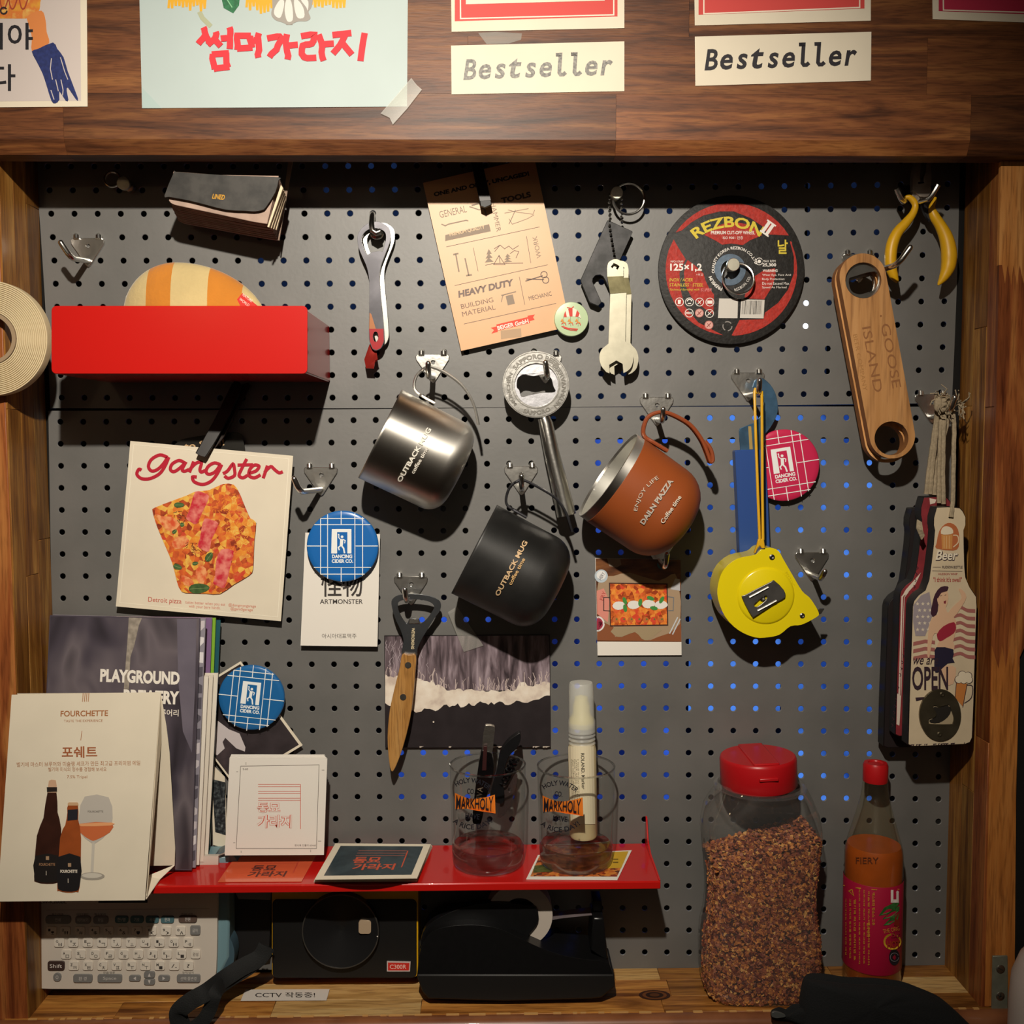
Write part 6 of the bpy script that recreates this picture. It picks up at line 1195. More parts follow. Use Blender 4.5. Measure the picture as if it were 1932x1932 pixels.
# jute cords from the hook
JU = mat('jute_cord', '#a8977c', .9, bump=1, bscale=500, noise_amt=.25, nscale=300)
Q4 = cv(1560, 700, 2.61)
for k, (pts, lb_) in enumerate(((((612, 720, .0655), (622, 620, .062), (625, 400, .056), (628, 260, .05), (618, 170, .046)), 'jute cord of the front bottle opener, rightmost strand'),
                                (((575, 655, .05), (572, 500, .05), (575, 300, .048), (580, 170, .044), (560, 150, .044)), 'jute cord, middle strand with the rest of the bundle'),
                                (((552, 650, .048), (553, 480, .047), (560, 300, .046), (568, 180, .044)), 'jute cord lying just left of the middle strand'),
                                (((530, 610, .044), (545, 450, .043), (575, 330, .042), (600, 230, .042), (612, 170, .043)), 'jute cord crossing behind the other strands'),
                                (((508, 606, .040), (525, 430, .040), (540, 290, .041), (548, 190, .043), (552, 140, .043)), 'jute cord second from the left'),
                                (((488, 606, .038), (510, 430, .039), (533, 280, .040), (545, 180, .042)), 'jute cord at the far left of the bundle'))):
    pp = [P(*Q4([(x, y)])[0], d_) for x, y, d_ in pts]; sp = [Vector(p) for p in [pp[0]]]
    for a, b in zip(pp, pp[1:]):
        for q in range(1, 7): sp.append(a+(b-a)*q/6+Vector((random.uniform(-1, 1)*.0002, 0, 0)))
    t = T('jute_cord', lb_, 'cord', sp[0], 'jute cords of the bottle shaped openers'); G().tube(sp, .0019, JU, 7).build('strand', t, smooth=True)
t = T('cord_knots', 'frayed jute knots bundled on the right hand hook', 'knot', P(1778, 760, .05)); g = G(); random.seed(8)
for k in range(60):
    cx, cy = random.choice(((545, 145), (660, 165), (600, 160))); a0 = P(*Q4([(cx+random.uniform(-14, 14), cy+random.uniform(-14, 14))])[0], .050); a = random.uniform(0, 2*PI); l_ = random.uniform(.003, .011)
    g.tube([a0, a0+Vector((math.cos(a)*l_*.6, -random.uniform(-.002, .006), math.sin(a)*l_)), a0+Vector((math.cos(a+.5)*l_, -random.uniform(-.002, .006), math.sin(a+.3)*l_*1.3))], .0005, JU, 5)
g.build('frayed_ends', t, kind='stuff')
for (x, y) in ((548, 165), (572, 165)): G().ball(P(*Q4([(x, y)])[0], .050), .0045, JU, 8, (.8, .8, 1.5)).build('knot', t, smooth=True)
g = G(); 
for k in range(9): a = k/9; g.tube([SL(345+a*30, 230+a*20, .058), SL(340+a*45, 290+a*20, .062), SL(375+a*20, 370-a*30, .06)], .0006, JU, 5)
t = T('cord_tassel', 'loose jute loop tucked beside the red opener neck', 'cord', SL(370, 290, .058)); g.build('strands', t, kind='stuff')

# ================================================================ label printer on the ledge
CP = cv(0, 1640, 2.415); dP = .046
t = T('label_printer', 'white handheld label printer with Korean and Latin keys, leaning on the pegboard', 'label printer', P(240, 1868, dP-.01))
CRM = mat('printer_white', '#cfc5b8', .45, noise_amt=.04, nscale=20)
body = [(148, -60), (995, -60), (985, 470), (975, 510), (945, 542), (900, 548), (210, 545), (170, 530), (152, 500)]
Sp = gplane(P(60, 1868, dP), P(410, 1868, dP), P(410, 1690, .041))
G().prism(CP(sm([(148, -60), (148, -60), (995, -60), (995, -60), (990, 250), (985, 460), (972, 512), (930, 544), (870, 547), (230, 545), (180, 535), (155, 500), (150, 250)], 2)), Sp, .004, CRM).build('key_panel', t, bev=.001)
G().prism(CP([(150, -58), (1046, -58), (1044, 400), (1010, 470), (960, 546), (200, 550), (165, 530), (152, 490)]), lift(Sp, -.0045), .024, mat('printer_teal', '#6f8f98', .4)).build('rear_shell', t, bev=.002)
G().prism(CP(circ(1020, 10, 72, 32, 90)), lift(Sp, -.006), .016, mat('printer_grey', '#56646a', .4)).build('cartridge_cover', t, bev=.001)
G().prism(CP(circ(1018, 390, 50, 32, 90)), lift(Sp, -.006), .016, mat('printer_blue_grey', '#3f5560', .4)).build('cartridge_cover', t, bev=.001)
KW = mat('key_white', '#ddd4c6', .4); KG = mat('key_grey', '#7b7a78', .4); KT = mat('key_teal', '#4a6a70', .4); KD = mat('key_dark', '#40302c', .4); kk = ink('#3b3634'); kwh = ink('#cfcac4')
def key(x0, y0, x1, y1, m, lb=None, sub=None, r=10, tc=None):
    kq = G().prism(CP(rrect(x0, y0, x1, y1, r, 3)), lift(Sp, .0016), .0024, m).build('key', t, bev=.0005)
    if lb or sub:
        g = G(); Lk = lift(Sp, .0018); 
        if sub: g.text(lb, *CP([(x0+(x1-x0)*.3, y0+(y1-y0)*.38)])[0], 4.2*(len(lb)*.8+.2), 5, Lk, tc or kk, bold=.02); g.text(sub, *CP([(x0+(x1-x0)*.62, y0+(y1-y0)*.7)])[0], 6.5, 6, Lk, tc or kk)
        else: g.text(lb, *CP([((x0+x1)/2, (y0+y1)/2)])[0], min((x1-x0)/2.415*.72, 5*len(lb)), 7, Lk, tc or kk)
        g.build('key_print', kq, fix=False)
for k, x in enumerate([235, 297, 364, 430, 495, 560, 625, 690, 757, 823]): key(x-24, 262, x+22, 302, KW, '1234567890'[k], '!"#$%&\'()^'[k], r=8)
for k, x in enumerate([270, 334, 400, 466, 530, 597, 663, 727, 792, 858]): key(x-24, 314, x+22, 355, KW, 'QWERTYUIOP'[k], 'ㅂㅈㄷㄱㅅㅛㅕㅑㅐㅔ'[k], r=8)
for k, x in enumerate([302, 367, 432, 498, 564, 630, 695, 760, 826]): key(x-24, 368, x+22, 409, KW, 'ASDFGHJKL'[k], 'ㅁㄴㅇㄹㅎㅗㅓㅏㅣ'[k], r=8)
key(870, 368, 912, 408, KW, '완성', r=8)
for k, x in enumerate([336, 401, 467, 532, 598, 663, 728]): key(x-24, 420, x+22, 461, KW, 'ZXCVBNM'[k], 'ㅋㅌㅊㅍㅠㅜㅡ'[k], r=8)
key(770, 420, 816, 461, KW, '/.', r=8); key(835, 420, 881, 461, KW, '?', r=8); key(866, 258, 912, 300, KG, '글자', r=8, tc=kwh)
key(216, 420, 293, 462, KD, 'Shift', tc=ink('#d8cfc8')); key(206, 212, 322, 250, KG, '인쇄', r=14, tc=kwh); key(342, 214, 412, 250, KG, '미리보기', r=12, tc=kwh); key(424, 214, 492, 250, KG, '파일', r=12, tc=kwh)
for k, x in enumerate((553, 623, 693, 762)): key(x-30, 214, x+30, 246, KT, ['한/영', '기호', '서식', '문자'][k], tc=kwh)
key(813, 212, 897, 244, KD if 0 else mat('key_brown', '#5d4c44', .4), '전원', r=12, tc=kwh)
key(242, 474, 278, 511, KG, 'O', r=16, tc=kwh); key(333, 480, 420, 517, KG, '환 경', tc=kwh); key(444, 480, 555, 517, KG, 'Space', tc=kwh); key(587, 484, 640, 511, KG, '◀', tc=kwh); key(655, 467, 705, 496, KG, '▲', tc=kwh); key(655, 500, 705, 528, KG, '▼', tc=kwh); key(720, 484, 773, 511, KG, '▶', tc=kwh); key(805, 480, 912, 517, KG, '선택·줄변경', tc=kwh)
def f(g, L):
    g.poly(CP([(448, 140), (672, 138), (672, 153), (448, 154)]), L(1), ink('#141416')); g.text('LW-K200BL', *CP([(243, 149)])[0], 50, 6, L(1), ink('#6b6560'), bold=.02)
    g.poly(CP([(210, 184), (955, 178), (955, 181), (210, 187)]), L(1), ink('#b3a8a0'))
    for x, s_ in ((263, '확인/멈춤'), (376, '테이프절단'), (456, '특수문자'), (853, '전원 버튼'), (497, '한글/영문'), (857, '전각/반각')): g.text(s_, *CP([(x, 205 if x < 490 or x == 853 else 471)])[0], 22, 4, L(1), kk)
prints(t, Sp, f, 'panel_print')
G().prism(CP([(1040, 60), (1240, 60), (1225, 380), (1130, 400), (1060, 418), (1044, 400)]), plane(.020), .014, mat('case_black', '#131213', .6)).build('soft_case', None, 'black soft case behind the label printer and the camera', 'case')
G().prism([(440, 1676), (512, 1676), (510, 1698), (450, 1696)], plane(.0205), .003, mat('grey_slip', '#7d7672', .6)).build('paper_slip', None, 'grey paper slip on top of the black soft case', 'paper')
# ================================================================ instant camera
dK = .034
t = T('instant_camera', 'black and yellow instant camera with a round lens panel and red badge', 'camera', P(650, 1845, dK-.01))
YK = mat('camera_yellow', '#d6a214', .3)
G().prism(rrect(513, 1660, 789, 1844, 9), plane(dK-.001), .030, YK).build('yellow_shell', t, bev=.002)
G().prism(rrect(514, 1697, 786, 1845, 9), plane(dK), .006, mat('camera_black', '#151515', .45)).build('front_panel', t, bev=.0008)
lc = P(644.5, 1751, dK); R = 74*sc(dK)
G().lathe([(0, -.0008), (.002, -.0006), (.0025, .0002), (R*.93, .0062), (R*.965, .0066), (R, .006), (R, 0), (R*.9, -.002)], lc, (0, -1, 0), mat('lens_black', '#1a1a1b', .28), 96).build('lens_panel', t, smooth=True, ang=25)
G().tube([lc+Vector((R*.985*math.cos(a), -.0064, R*.985*math.sin(a))) for a in [2*PI*k/72 for k in range(72)]], .0006, mat('lens_ring', '#77736c', .3, .8), 6, closed=True).build('lens_ring', t, smooth=True)
G().prism(rrect(676.5, 1737, 700, 1762, 5, 4), plane(dK+.0062), .003, mat('viewfinder_glass', '#b09a80', .15, coat=.5)).build('viewfinder', t, bev=.0006)
G().ball(P(712, 1767, dK+.0068), .0006, WHITE, 5).build('sensor_dot', t)
G().prism([(730, 1814), (774.5, 1815), (773.5, 1833), (730, 1833)], plane(dK+.0012), .001, mat('badge_silver', '#c8b8b4', .3)).build('badge_frame', t)
prints(t, plane(dK+.0012), lambda g, L: (g.poly([(732, 1816), (772.5, 1817), (771.5, 1831), (732, 1831)], L(1), ink('#c8281e')), g.text('C300R', 751, 1824, 31, 8, L(2), ink('#f0c8bc'), bold=.01)), 'badge')
# strap hanging over the ledge
SB = mat('strap_black', '#121313', .8, bump=.6, bscale=900)
t = T('neck_strap', 'black woven strap looping down over the front of the ledge', 'strap', P(430, 1850, .07))
KS = cv(0, 1640, 2.415)
def ribbon(pts, w, name, fl): 
    pp = sm([tuple(P(*KS([(x, y)])[0], d_)) for x, y, d_ in pts], 4, False) if False else None
    raw = [P(*KS([(x, y)])[0], d_) for x, y, d_ in pts]; out = []
    for i in range(len(raw)-1):
        a, b, c, d = raw[max(i-1, 0)], raw[i], raw[i+1], raw[min(i+2, len(raw)-1)]
        for q in range(6): u = q/6; out.append(.5*((2*b)+(c-a)*u+(2*a-5*b+4*c-d)*u*u+(3*b-a-3*c+d)*u**3))
    out.append(raw[-1]); G().tube(out, w, SB, 10, flat=fl).build(name, t, smooth=True, ang=70)
ribbon([(1215, 350, .045), (1180, 405, .048), (1100, 448, .055), (1020, 500, .066), (940, 560, .088), (870, 600, .092), (820, 640, .093), (812, 668, .092), (830, 720, .091), (880, 800, .09)], .0075, 'strap_band', (.3, -1, .5))
ribbon([(1225, 370, .040), (1150, 440, .050), (1040, 510, .062), (985, 560, .086), (955, 640, .088), (925, 690, .089), (880, 730, .089), (840, 800, .088)], .006, 'strap_band', (.3, -1, .4))
# ================================================================ tape dispenser
CD = cv(760, 1640, 3.331); dT = .062
t = T('tape_dispenser', 'black desk tape dispenser on the ledge under the red shelf', 'tape dispenser', P(970, 1888, dT-.02))
TB = mat('dispenser_black', '#121213', .3, noise_amt=.15, nscale=200)
side_ = sm([(140, 440), (180, 395), (260, 365), (360, 352), (480, 352), (600, 372), (720, 425), (860, 492), (1000, 540), (1120, 562), (1270, 580)], 3, False)+[(1300, 600), (1318, 660), (1318, 668), (90, 660), (100, 560), (120, 480)]
G().prism(CD(side_), plane(dT), .044, TB).build('body', t, bev=.0065, seg=6)
G().prism(CD([(85, 662), (1330, 662), (1336, 740), (1250, 810), (1180, 818), (640, 832), (160, 818), (120, 770), (92, 690)]), plane(dT+.001), .047, mat('dispenser_base', '#161514', .5)).build('base', t, bev=.0015)
G().prism(CD(sm([(110, 480), (150, 360), (300, 270), (450, 225), (600, 212), (760, 225), (840, 245), (850, 330), (800, 400), (760, 440), (500, 500), (150, 500)], 3)), plane(dT-.010), .008, TB).build('hub_side', t, bev=.001)
tc_ = P(*CD([(735, 290)])[0], dT-.018); s_ = sc(dT-.018)
tr = T('tape_roll', 'roll of translucent tape mounted in the black dispenser', 'tape roll', tc_)
G().lathe([(.0155, 0), (.052*.54*1.0, 0), (.0281, -.018), (.0155, -.018), (.0155, 0)], P(*CD([(735, 292)])[0], dT-.014), (0, -1, 0), mat('tape_film', '#bdb2a6', .4), 64).build('tape_coil', tr, smooth=True, ang=30)
G().add([P(*CD([(x, y)])[0], dT-.014) for x, y in ((905, 325), (1000, 308), (1240, 283))]+[P(*CD([(x, y)])[0], dT-.032) for x, y in ((905, 265), (1000, 262), (1240, 228))], [(0, 1, 4, 3), (1, 2, 5, 4)], mat('tape_strip', '#7d7274', .25)).build('loose_tape', tr, fix=False)
G().prism(CD([(1195, 305), (1262, 305), (1290, 560), (1272, 575), (1180, 510)]), plane(dT-.006), .030, TB).build('cutter_post', t, bev=.0015)
G().prism(CD([(1195, 200), (1250, 200), (1258, 318), (1200, 314)]), plane(dT-.018), .020, mat('cutter_dark', '#2a2628', .3, .4)).build('cutter_blade', t, bev=.0004)
# ================================================================ paper label on the ledge
Sz = zplane(ZF+.0012)
t = T('paper_label', 'white paper label lettered CCTV on the wooden ledge', 'label', Pz(538, 1877, ZF))
G().prism([(463, 1867), (622, 1866), (616, 1887), (454, 1888)], Sz, .0003, mat('label_white', '#d5cdc4', .6), vec=(0, 0, -1)).build('sheet', t)
prints(t, Sz, lambda g, L: g.text('CCTV 작동중!', 538, 1877, 113, 10, L(1), ink('#2b2826'), bold=.005), 'lettering', e=.0003)
# ================================================================ chili jar
t = T('chili_jar', 'large clear plastic jar of chili flakes with a red lid', 'jar', Vector((P(1437, 1890, .04).x, -.04, ZF)))
jx = P(1437, 1700, .045).x; jy = -.0365; PET = thin_glass('clear_plastic', (.97, .97, .96, 1), .07, .03, (.8, .78, .76, 1), base=.1)
def sq_ring(cx, z, hw, hd, n=48, e=.42, lean=0): 
    return [Vector((cx+hw*math.copysign(abs(math.cos(a))**e, math.cos(a)), jy+hd*math.copysign(abs(math.sin(a))**e, math.sin(a)), z)) for a in [2*PI*k/n for k in range(n)]]
def loft(rings, m, cap0=True, cap1=False):
    g = G(); n = len(rings[0]); vs = [v for r in rings for v in r]; fs = [(i*n+k, i*n+(k+1) % n, (i+1)*n+(k+1) % n, (i+1)*n+k) for i in range(len(rings)-1) for k in range(n)]
    if cap0: fs.append(tuple(range(n))[::-1])
    if cap1: fs.append(tuple((len(rings)-1)*n+k for k in range(n)))
    return g.add(vs, fs, m)
zz = lambda y, d_=.06: P(1437, y, d_).z; ss = sc(.05)
jar_prof = [(1888, 100, .9), (1880, 110, .97), (1860, 113, 1), (1810, 114, 1), (1775, 112, 1), (1750, 106, .96), (1720, 103, .93), (1690, 103, .93), (1660, 105, .95), (1620, 109, .98), (1590, 112, 1), (1570, 111, 1), (1545, 106, .97), (1520, 98, .92), (1500, 88, .86), (1492, 84, .84)]
HD = .033
rings = [sq_ring(jx, max(zz(y), ZF+.0006) if k_ else ZF+.0006, w*ss, HD*dd, e=.42 if y > 1540 else .42+.58*min(1, (1540-y)/40)) for k_, (y, w, dd) in enumerate(jar_prof)]
loft(rings, PET).build('jar_wall', t, smooth=True, ang=60)
lz0 = zz(1487, .05); lz1 = zz(1405, .05)
G().lathe([(.0355, 0), (.0395, .0005), (.0395, .003), (.0355, .0035)], (jx-.001, jy, lz0-.003), (0, 0, 1), PET, 48).build('neck_flange', t, smooth=True)
tl = Matrix.Rotation(math.radians(-2.5), 3, 'Y'); lax = tl @ Vector((0, 0, 1)); lr = 74*sc(.05); lh = .0275
lidm = mat('lid_red', '#b3141a', .35)
jl = G(); jl.lathe([(lr*.98, 0), (lr, .001), (lr, lh*.82), (lr*.98, lh*.9), (lr*.95, lh*.93), (lr*.9, lh*.93), (0, lh*.93)], (jx-.0017, jy, lz0-.001), lax, lidm, 72); jl.build('lid', t, smooth=True, ang=35)
bz = Vector((jx-.0017, jy, lz0-.001))+lax*lh*.93
G().box((bz.x-lr*.32, jy-lr*.9, bz.z-.0004), (bz.x+lr*.34, jy+lr*.9, bz.z+.0016), lidm, rot=tl).build('lid_flap', t, bev=.0012)
G().box((bz.x-.007, jy-lr-.0012, bz.z-.0125), (bz.x+.009, jy-lr+.002, bz.z-.0095), lidm, rot=tl).build('lid_catch', t, bev=.0008)
# chili flakes: a filled body with loose flakes over it
CH = [mat('chili_'+c, c, .6) for c in ('#8f4a2c', '#b87038', '#6d3022', '#d8a05a', '#9c5c40', '#cc8440', '#4a1d16')]
def hw_at(z):
    for (r0_, r1_) in zip(rings, rings[1:]):
        if r0_[0].z <= z <= r1_[0].z:
            f_ = (z-r0_[0].z)/(r1_[0].z-r0_[0].z+1e-9); return [a.lerp(b, f_) for a, b in zip(r0_, r1_)]
    return rings[-1]
ztop = lambda x: zz(1612)+(x-jx)*.30+.004*noise.noise((x*40, 0, 0))
core = []; c_ = Vector((jx, jy, 0))
for k in range(14):
    zk = ZF+.002+(zz(1640)-ZF)*k/13; core.append([Vector((c_.x+(p.x-c_.x)*.965, c_.y+(p.y-c_.y)*.95, zk)) for p in hw_at(zk)])
core.append([Vector((c_.x+(p.x-c_.x)*.955, c_.y+(p.y-c_.y)*.93, ztop(c_.x+(p.x-c_.x)*.955)-.001)) for p in hw_at(zz(1625))])
random.seed(12)
gf = loft(core, mat('chili_mass', '#4a2016', .9, noise_amt=.5, nscale=350, alt='#24100b'), True, True)
def flake(p, n, s_):
    n = n.normalized(); u = n.orthogonal().normalized(); w = n.cross(u); a0 = random.uniform(0, 6.28); tilt = Vector((random.uniform(-.5, .5), random.uniform(-.5, .5), random.uniform(-.5, .5)))
    vs = []
    for k in range(5):
        a = a0+k*1.2566; r = s_*random.uniform(.55, 1.15); vs.append(p+(u*math.cos(a)+w*math.sin(a))*r+n*(random.uniform(-.0006, .0008)+r*tilt.x*math.cos(a)))
    gf.add(vs, [(0, 1, 2), (0, 2, 3), (0, 3, 4)], random.choices(CH, (5, 4, 4, 1.5, 4, 2, 3))[0])
for _ in range(9500):
    zk = random.uniform(ZF+.002, zz(1592)); r = hw_at(zk); k = random.choices(range(48), [(r[(i+1) % 48]-r[i]).length if r[i].y < jy+.01 else 0 for i in range(48)])[0]; f_ = random.random(); p = r[k].lerp(r[(k+1) % 48], f_)
    if p.y > jy+.01: continue
    p = Vector((c_.x+(p.x-c_.x)*.97, c_.y+(p.y-c_.y)*.962, zk))
    if zk > ztop(p.x): continue
    nn = Vector((p.x-c_.x, (p.y-c_.y)*3, 0)).normalized(); flake(p, nn+Vector((0, -1, 0)), random.uniform(.0012, .0026))
for _ in range(2200):
    x = jx+random.uniform(-1, 1)*.044; y = jy+random.uniform(-1, 1)*.029; flake(Vector((x, y, ztop(x)+random.uniform(-.001, .002))), Vector((0, -.3, 1)), random.uniform(.001, .0024))
gf.build('chili_flakes', t, kind='stuff', fix=False)
# ================================================================ hot sauce bottle
hx = P(1645.5, 1750, .029).x; hy = -.029; hr = 55*sc(.029)
t = T('sauce_bottle', 'slim glass bottle of orange hot sauce with a red cap and pink label', 'bottle', Vector((hx, hy, ZF)))
hz_ = lambda y: P(1645, y, .045).z-ZF
GLS = thin_glass('bottle_glass', (.93, .92, .85, 1), .03, .02, (.5, .45, .3, 1)); hb = (hx, hy, ZF+.0002)
G().lathe([(0, .0008), (hr*.9, 0), (hr, .003), (hr, hz_(1625)), (hr*.97, hz_(1612)), (hr*.86, hz_(1590)), (hr*.62, hz_(1545)), (hr*.48, hz_(1515)), (hr*.40, hz_(1480)), (hr*.38, hz_(1465))], hb, (0, 0, 1), GLS, 64).build('glass', t, smooth=True, ang=60)
SAU = mat('hot_sauce', '#b5530f', .3, noise_amt=.15, nscale=50)
G().lathe([(0, .002), (hr*.88, .0015), (hr*.975, .004), (hr*.975, hz_(1625)), (hr*.95, hz_(1613)), (hr*.9, hz_(1606)), (0, hz_(1607))], hb, (0, 0, 1), SAU, 64).build('sauce', t, smooth=True, ang=60)
cr_ = 23.5*sc(.03)
G().lathe([(cr_*.97, hz_(1486)), (cr_, hz_(1484)), (cr_*1.0, hz_(1455)), (cr_*.9, hz_(1450)), (cr_*.6, hz_(1450)), (cr_*.55, hz_(1452)), (0, hz_(1452))], hb, (0, 0, 1), mat('cap_red', '#b8181c', .35), 32).build('cap', t, smooth=True, ang=35)
G().lathe([(hr+.0002, hz_(1832)), (hr+.0004, hz_(1831)), (hr+.0004, hz_(1668)), (hr+.0002, hz_(1667))], hb, (0, 0, 1), mat('sauce_label', '#a81538', .45), 64).build('label', t, smooth=True)
Sl = cyl(Vector(hb), Vector((0, 0, 1)), hr+.0007)
def f(g, L):
    Cc = cv(1280, 1380, 2.963); y_ = ink('#d0902c'); 
    cl_ = lambda q: [(min(x, 1697), y) for x, y in Cc(q)]
    g.poly(cl_([(922, 858), (1000, 872), (1100, 882), (1240, 880), (1240, 884), (1100, 887), (1000, 878), (922, 864)]), L(1), y_)
    g.text('Li', *Cc([(1210, 922)])[0], 15, 24, L(2), ink('#f0e6dc'), bold=.06)
    for q in ([(1120, 1030), (1150, 985), (1200, 960), (1238, 958), (1215, 990), (1165, 1020)], [(1140, 1050), (1190, 1000), (1238, 975), (1235, 1000), (1190, 1040)], [(1145, 1085), (1190, 1040), (1235, 1015), (1225, 1050), (1180, 1080)]): g.poly(cl_(q), L(2), mat('pepper_green', '#3f7a3a', .4, noise_amt=.4, nscale=300))
    g.poly(cl_([(1210, 1040), (1238, 1010), (1238, 1090), (1205, 1085)]), L(2), ink('#8c2418'))
    g.text('THE ORIG', *Cc([(1190, 1110)])[0], 31, 8, L(3), y_, ang=-12); g.poly(Cc(circ(1196, 1175, 50, 24, 46)), L(2), ink('#d8a92a')); g.text('Ext', *Cc([(1213, 1135)])[0], 17, 11, L(4), ink('#a81538'), bold=.03, ang=-4, shear=.2); g.text('HOT', *Cc([(1203, 1190)])[0], 25, 14, L(4), ink('#a8321c'), bold=.05, ang=-3)
    g.poly(Cc(circ(1207, 1262, 30, 20, 45)), L(2), ink('#1e1a22')); g.stroke(circ(*Cc([(1208, 1262)])[0], 8, 14), 1, L(3), ink('#8d8890'))
    g.stroke(circ(*Cc([(970, 902)])[0], 6.5, 3, a0=-90)+[(Cc([(970, 902)])[0][0], Cc([(970, 902)])[0][1]-6.5)], 1.8, L(2), y_)
    for k, (x, s_, w_, y0, y1) in enumerate(((1090, '엑스트라 핫소스 고추', 5.6, 900, 1085), (1064, '미슐랭 마스터 프리미엄 아시아', 3.2, 895, 1310), (1038, '브루어와 셰프가 만든 최고급 에일 대표', 2.6, 885, 1300), (1012, '마스터 브루어와 미슐랭 셰프가 가라지', 2.6, 880, 1300), (986, '벨기에 최고급 프리미엄 표', 4.2, 940, 1280), (960, '고급 미식의 정수를 경험해 보세요', 3.4, 935, 1270), (936, '아시아대표 마스터 만든 에일', 2.4, 935, 1250))):
        X, Y = Cc([(x, (y0+y1)/2)])[0]; g.text(s_, X, Y, (y1-y0)/2.963, w_, L(2), y_, ang=90, bold=.02)
    g.text('맵시·순한', *Cc([(1062, 1110)])[0], 28, 6, L(3), y_, ang=90, bold=.03)
prints(t, Sl, f, 'label_print', e=.0001)
prints(t, cyl(Vector(hb), Vector((0, 0, 1)), hr*.975+.0004), lambda g, L: g.text('FIERY', *cv(1280, 1380, 2.963)([(1055, 722)])[0], 43, 12, L(1), ink('#5b2a12')), 'stamped_lettering', e=.0001)
# ================================================================ black knitted glove in front
GV = mat('black_knit', '#111213', .95, bump=1, bscale=700)
t = T('black_glove', 'black knitted glove draped over the front of the ledge at lower right', 'glove', P(1620, 1930, .1))
CG = cv(1280, 1380, 2.963)
def blob(name, outl, d0, thick, S0=None):
    cx = sum(p[0] for p in outl)/len(outl); cy = sum(p[1] for p in outl)/len(outl); g = G(); n = len(outl); rings_ = []
    for k in range(6):
        u = k/5; f_ = math.cos(u*PI/2)**.6 if k < 5 else 0; rings_.append([P(cx+(x-cx)*f_, cy+(y-cy)*f_, d0+thick*math.sin(u*PI/2)+(.002*noise.noise((x*.02, y*.02, u*3)) if 0 < k < 5 else 0)) for x, y in outl])
    vs = [v for r in rings_ for v in r]; fs = [(i*n+k, i*n+(k+1) % n, (i+1)*n+(k+1) % n, (i+1)*n+k) for i in range(5) for k in range(n)]
    vs2 = [v+Vector((0, 2*(v.y+d0)*-1*-0+ (-(v.y+d0))*2*0+ .0, 0)) for v in vs]
    back = [Vector((v.x, -d0+(-(v.y+d0))*.35, v.z)) for v in vs]; N_ = len(vs)
    g.add(vs+back, fs+[tuple(N_+i for i in reversed(q)) for q in fs], GV); g.build(name, t, smooth=True, ang=80)
blob('cuff', CG(sm([(700, 1400), (725, 1384), (790, 1390), (960, 1410), (1130, 1415), (1260, 1432), (1400, 1470), (1500, 1520), (1590, 1600), (1680, 1700), (1700, 1800), (1100, 1800), (700, 1800), (672, 1640), (680, 1500)], 3)), .088, .020)
blob('finger', CG(sm([(520, 1570), (560, 1568), (600, 1590), (640, 1570), (690, 1540), (760, 1560), (760, 1660), (690, 1650), (620, 1625), (560, 1620), (520, 1605)], 3)), .090, .008)
G().prism(CG(sm([(524, 1572), (552, 1568), (590, 1582), (600, 1595), (560, 1604), (524, 1598)], 2)), plane(.1), .002, mat('tag_grey', '#4a4c4a', .4)).build('cuff_tag', t, bev=.0004)
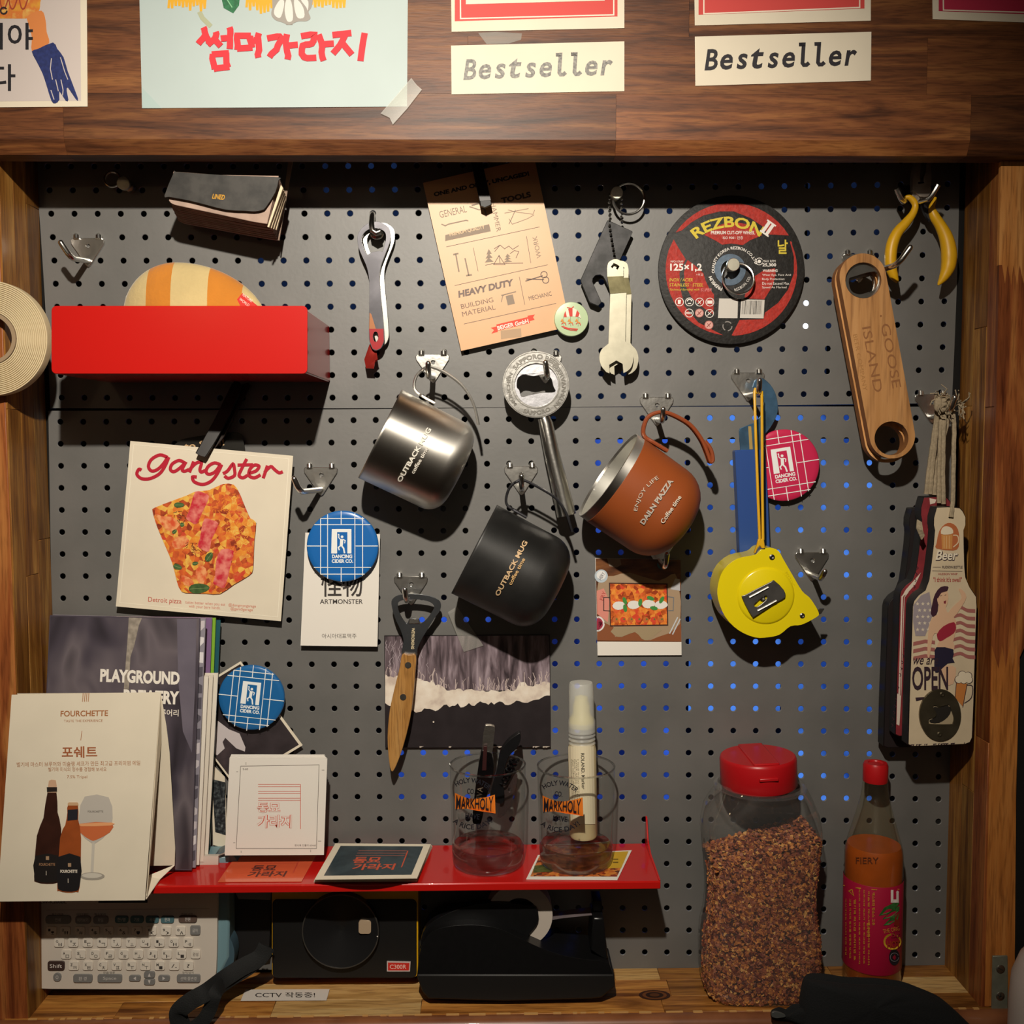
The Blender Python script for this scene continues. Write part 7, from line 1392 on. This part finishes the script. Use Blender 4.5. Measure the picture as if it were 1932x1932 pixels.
# ================================================================ joining plate on the right post, things past it
CX = cv(1720, 1640, 6.62)
t = T('joining_plate', 'grey steel joining plate with two screws at the foot of the right post', 'bracket', P(1887, 1860, .0705))
G().prism(CX([(1014, 1085), (1200, 1082), (1205, 1400), (1200, 1768), (1000, 1750), (1010, 1300)]), plane(.0722), .0016, mat('zinc_plate', '#8d9080', .45, .5, noise_amt=.15, nscale=150)).build('plate', t, bev=.0004)
for x, y in ((1112, 1250), (1108, 1588)):
    X, Y = CX([(x, y)])[0]; g = G(); g.lathe([(0, .0006), (.0022, .0008), (.0036, .0002), (.0038, -.0005)], P(X, Y, .0724), (0, -1, 0), STEEL, 20)
    sc_ = g.build('screw', t, smooth=True); gg = G()
    for a in ((30,) if y < 1400 else (20, 110)): gg.prism(rot2([(-5, -.8), (5, -.8), (5, .8), (-5, .8)], X, Y, a), plane(.0735), .0004, mat('slot_dark', '#2a2a26', .5))
    gg.build('slot', sc_)
G().box((XR+.008, -.02, ZF-.1), (XR+.2, 0, .0), mat('side_dark', '#0d0c0d', .9)).build('dark_backing_right', kind='structure')  # near-black backing added for the dark space past the post
t = T('packet', 'dark blue packet with a red panel past the right post', 'packet', P(1935, 1760, .03))
G().prism([(1919, 1674), (1990, 1662), (1995, 1810), (1934, 1798)], plane(.040), .010, mat('packet_blue', '#1c2748', .35)).build('body', t, bev=.001)
prints(t, plane(.040), lambda g, L: g.poly(sm([(1925, 1684), (1930, 1678), (1990, 1672), (1992, 1780), (1938, 1772)], 2), L(1), ink('#b8333a')), 'red_panel')
G().box((P(1916, 1700, .02).x, -.03, P(1920, 1675, .02).z), (XR+.12, -.012, P(1920, 1660, .02).z), mat('grey_ledge', '#4c5148', .6)).build('side_rail', None, 'grey green rail behind the dark blue packet', 'rail')
t = T('white_jug', 'rounded white plastic container cut off at the lower right corner', 'container', P(1960, 1932, .1))
jc = P(1990, 1932, .11); s_ = sc(.11)
G().lathe([(0, -.02), (84*s_, -.02), (84*s_, 30*s_), (80*s_, 90*s_), (66*s_, 130*s_), (40*s_, 165*s_), (20*s_, 178*s_), (0, 180*s_)], jc, (0, 0, 1), mat('jug_white', '#c9bdb4', .45), 48).build('body', t, smooth=True, ang=70)
G().lathe([(22*s_, 176*s_), (22*s_, 200*s_), (0, 200*s_)], jc, (0, 0, 1), mat('jug_cap', '#b8b0a8', .5), 32).build('cap', t, smooth=True, ang=40)

# the lettering scratch scene is no longer needed
if TS:
    bpy.data.objects.remove(TS[2]); bpy.data.curves.remove(TS[1]); bpy.data.scenes.remove(TS[0])
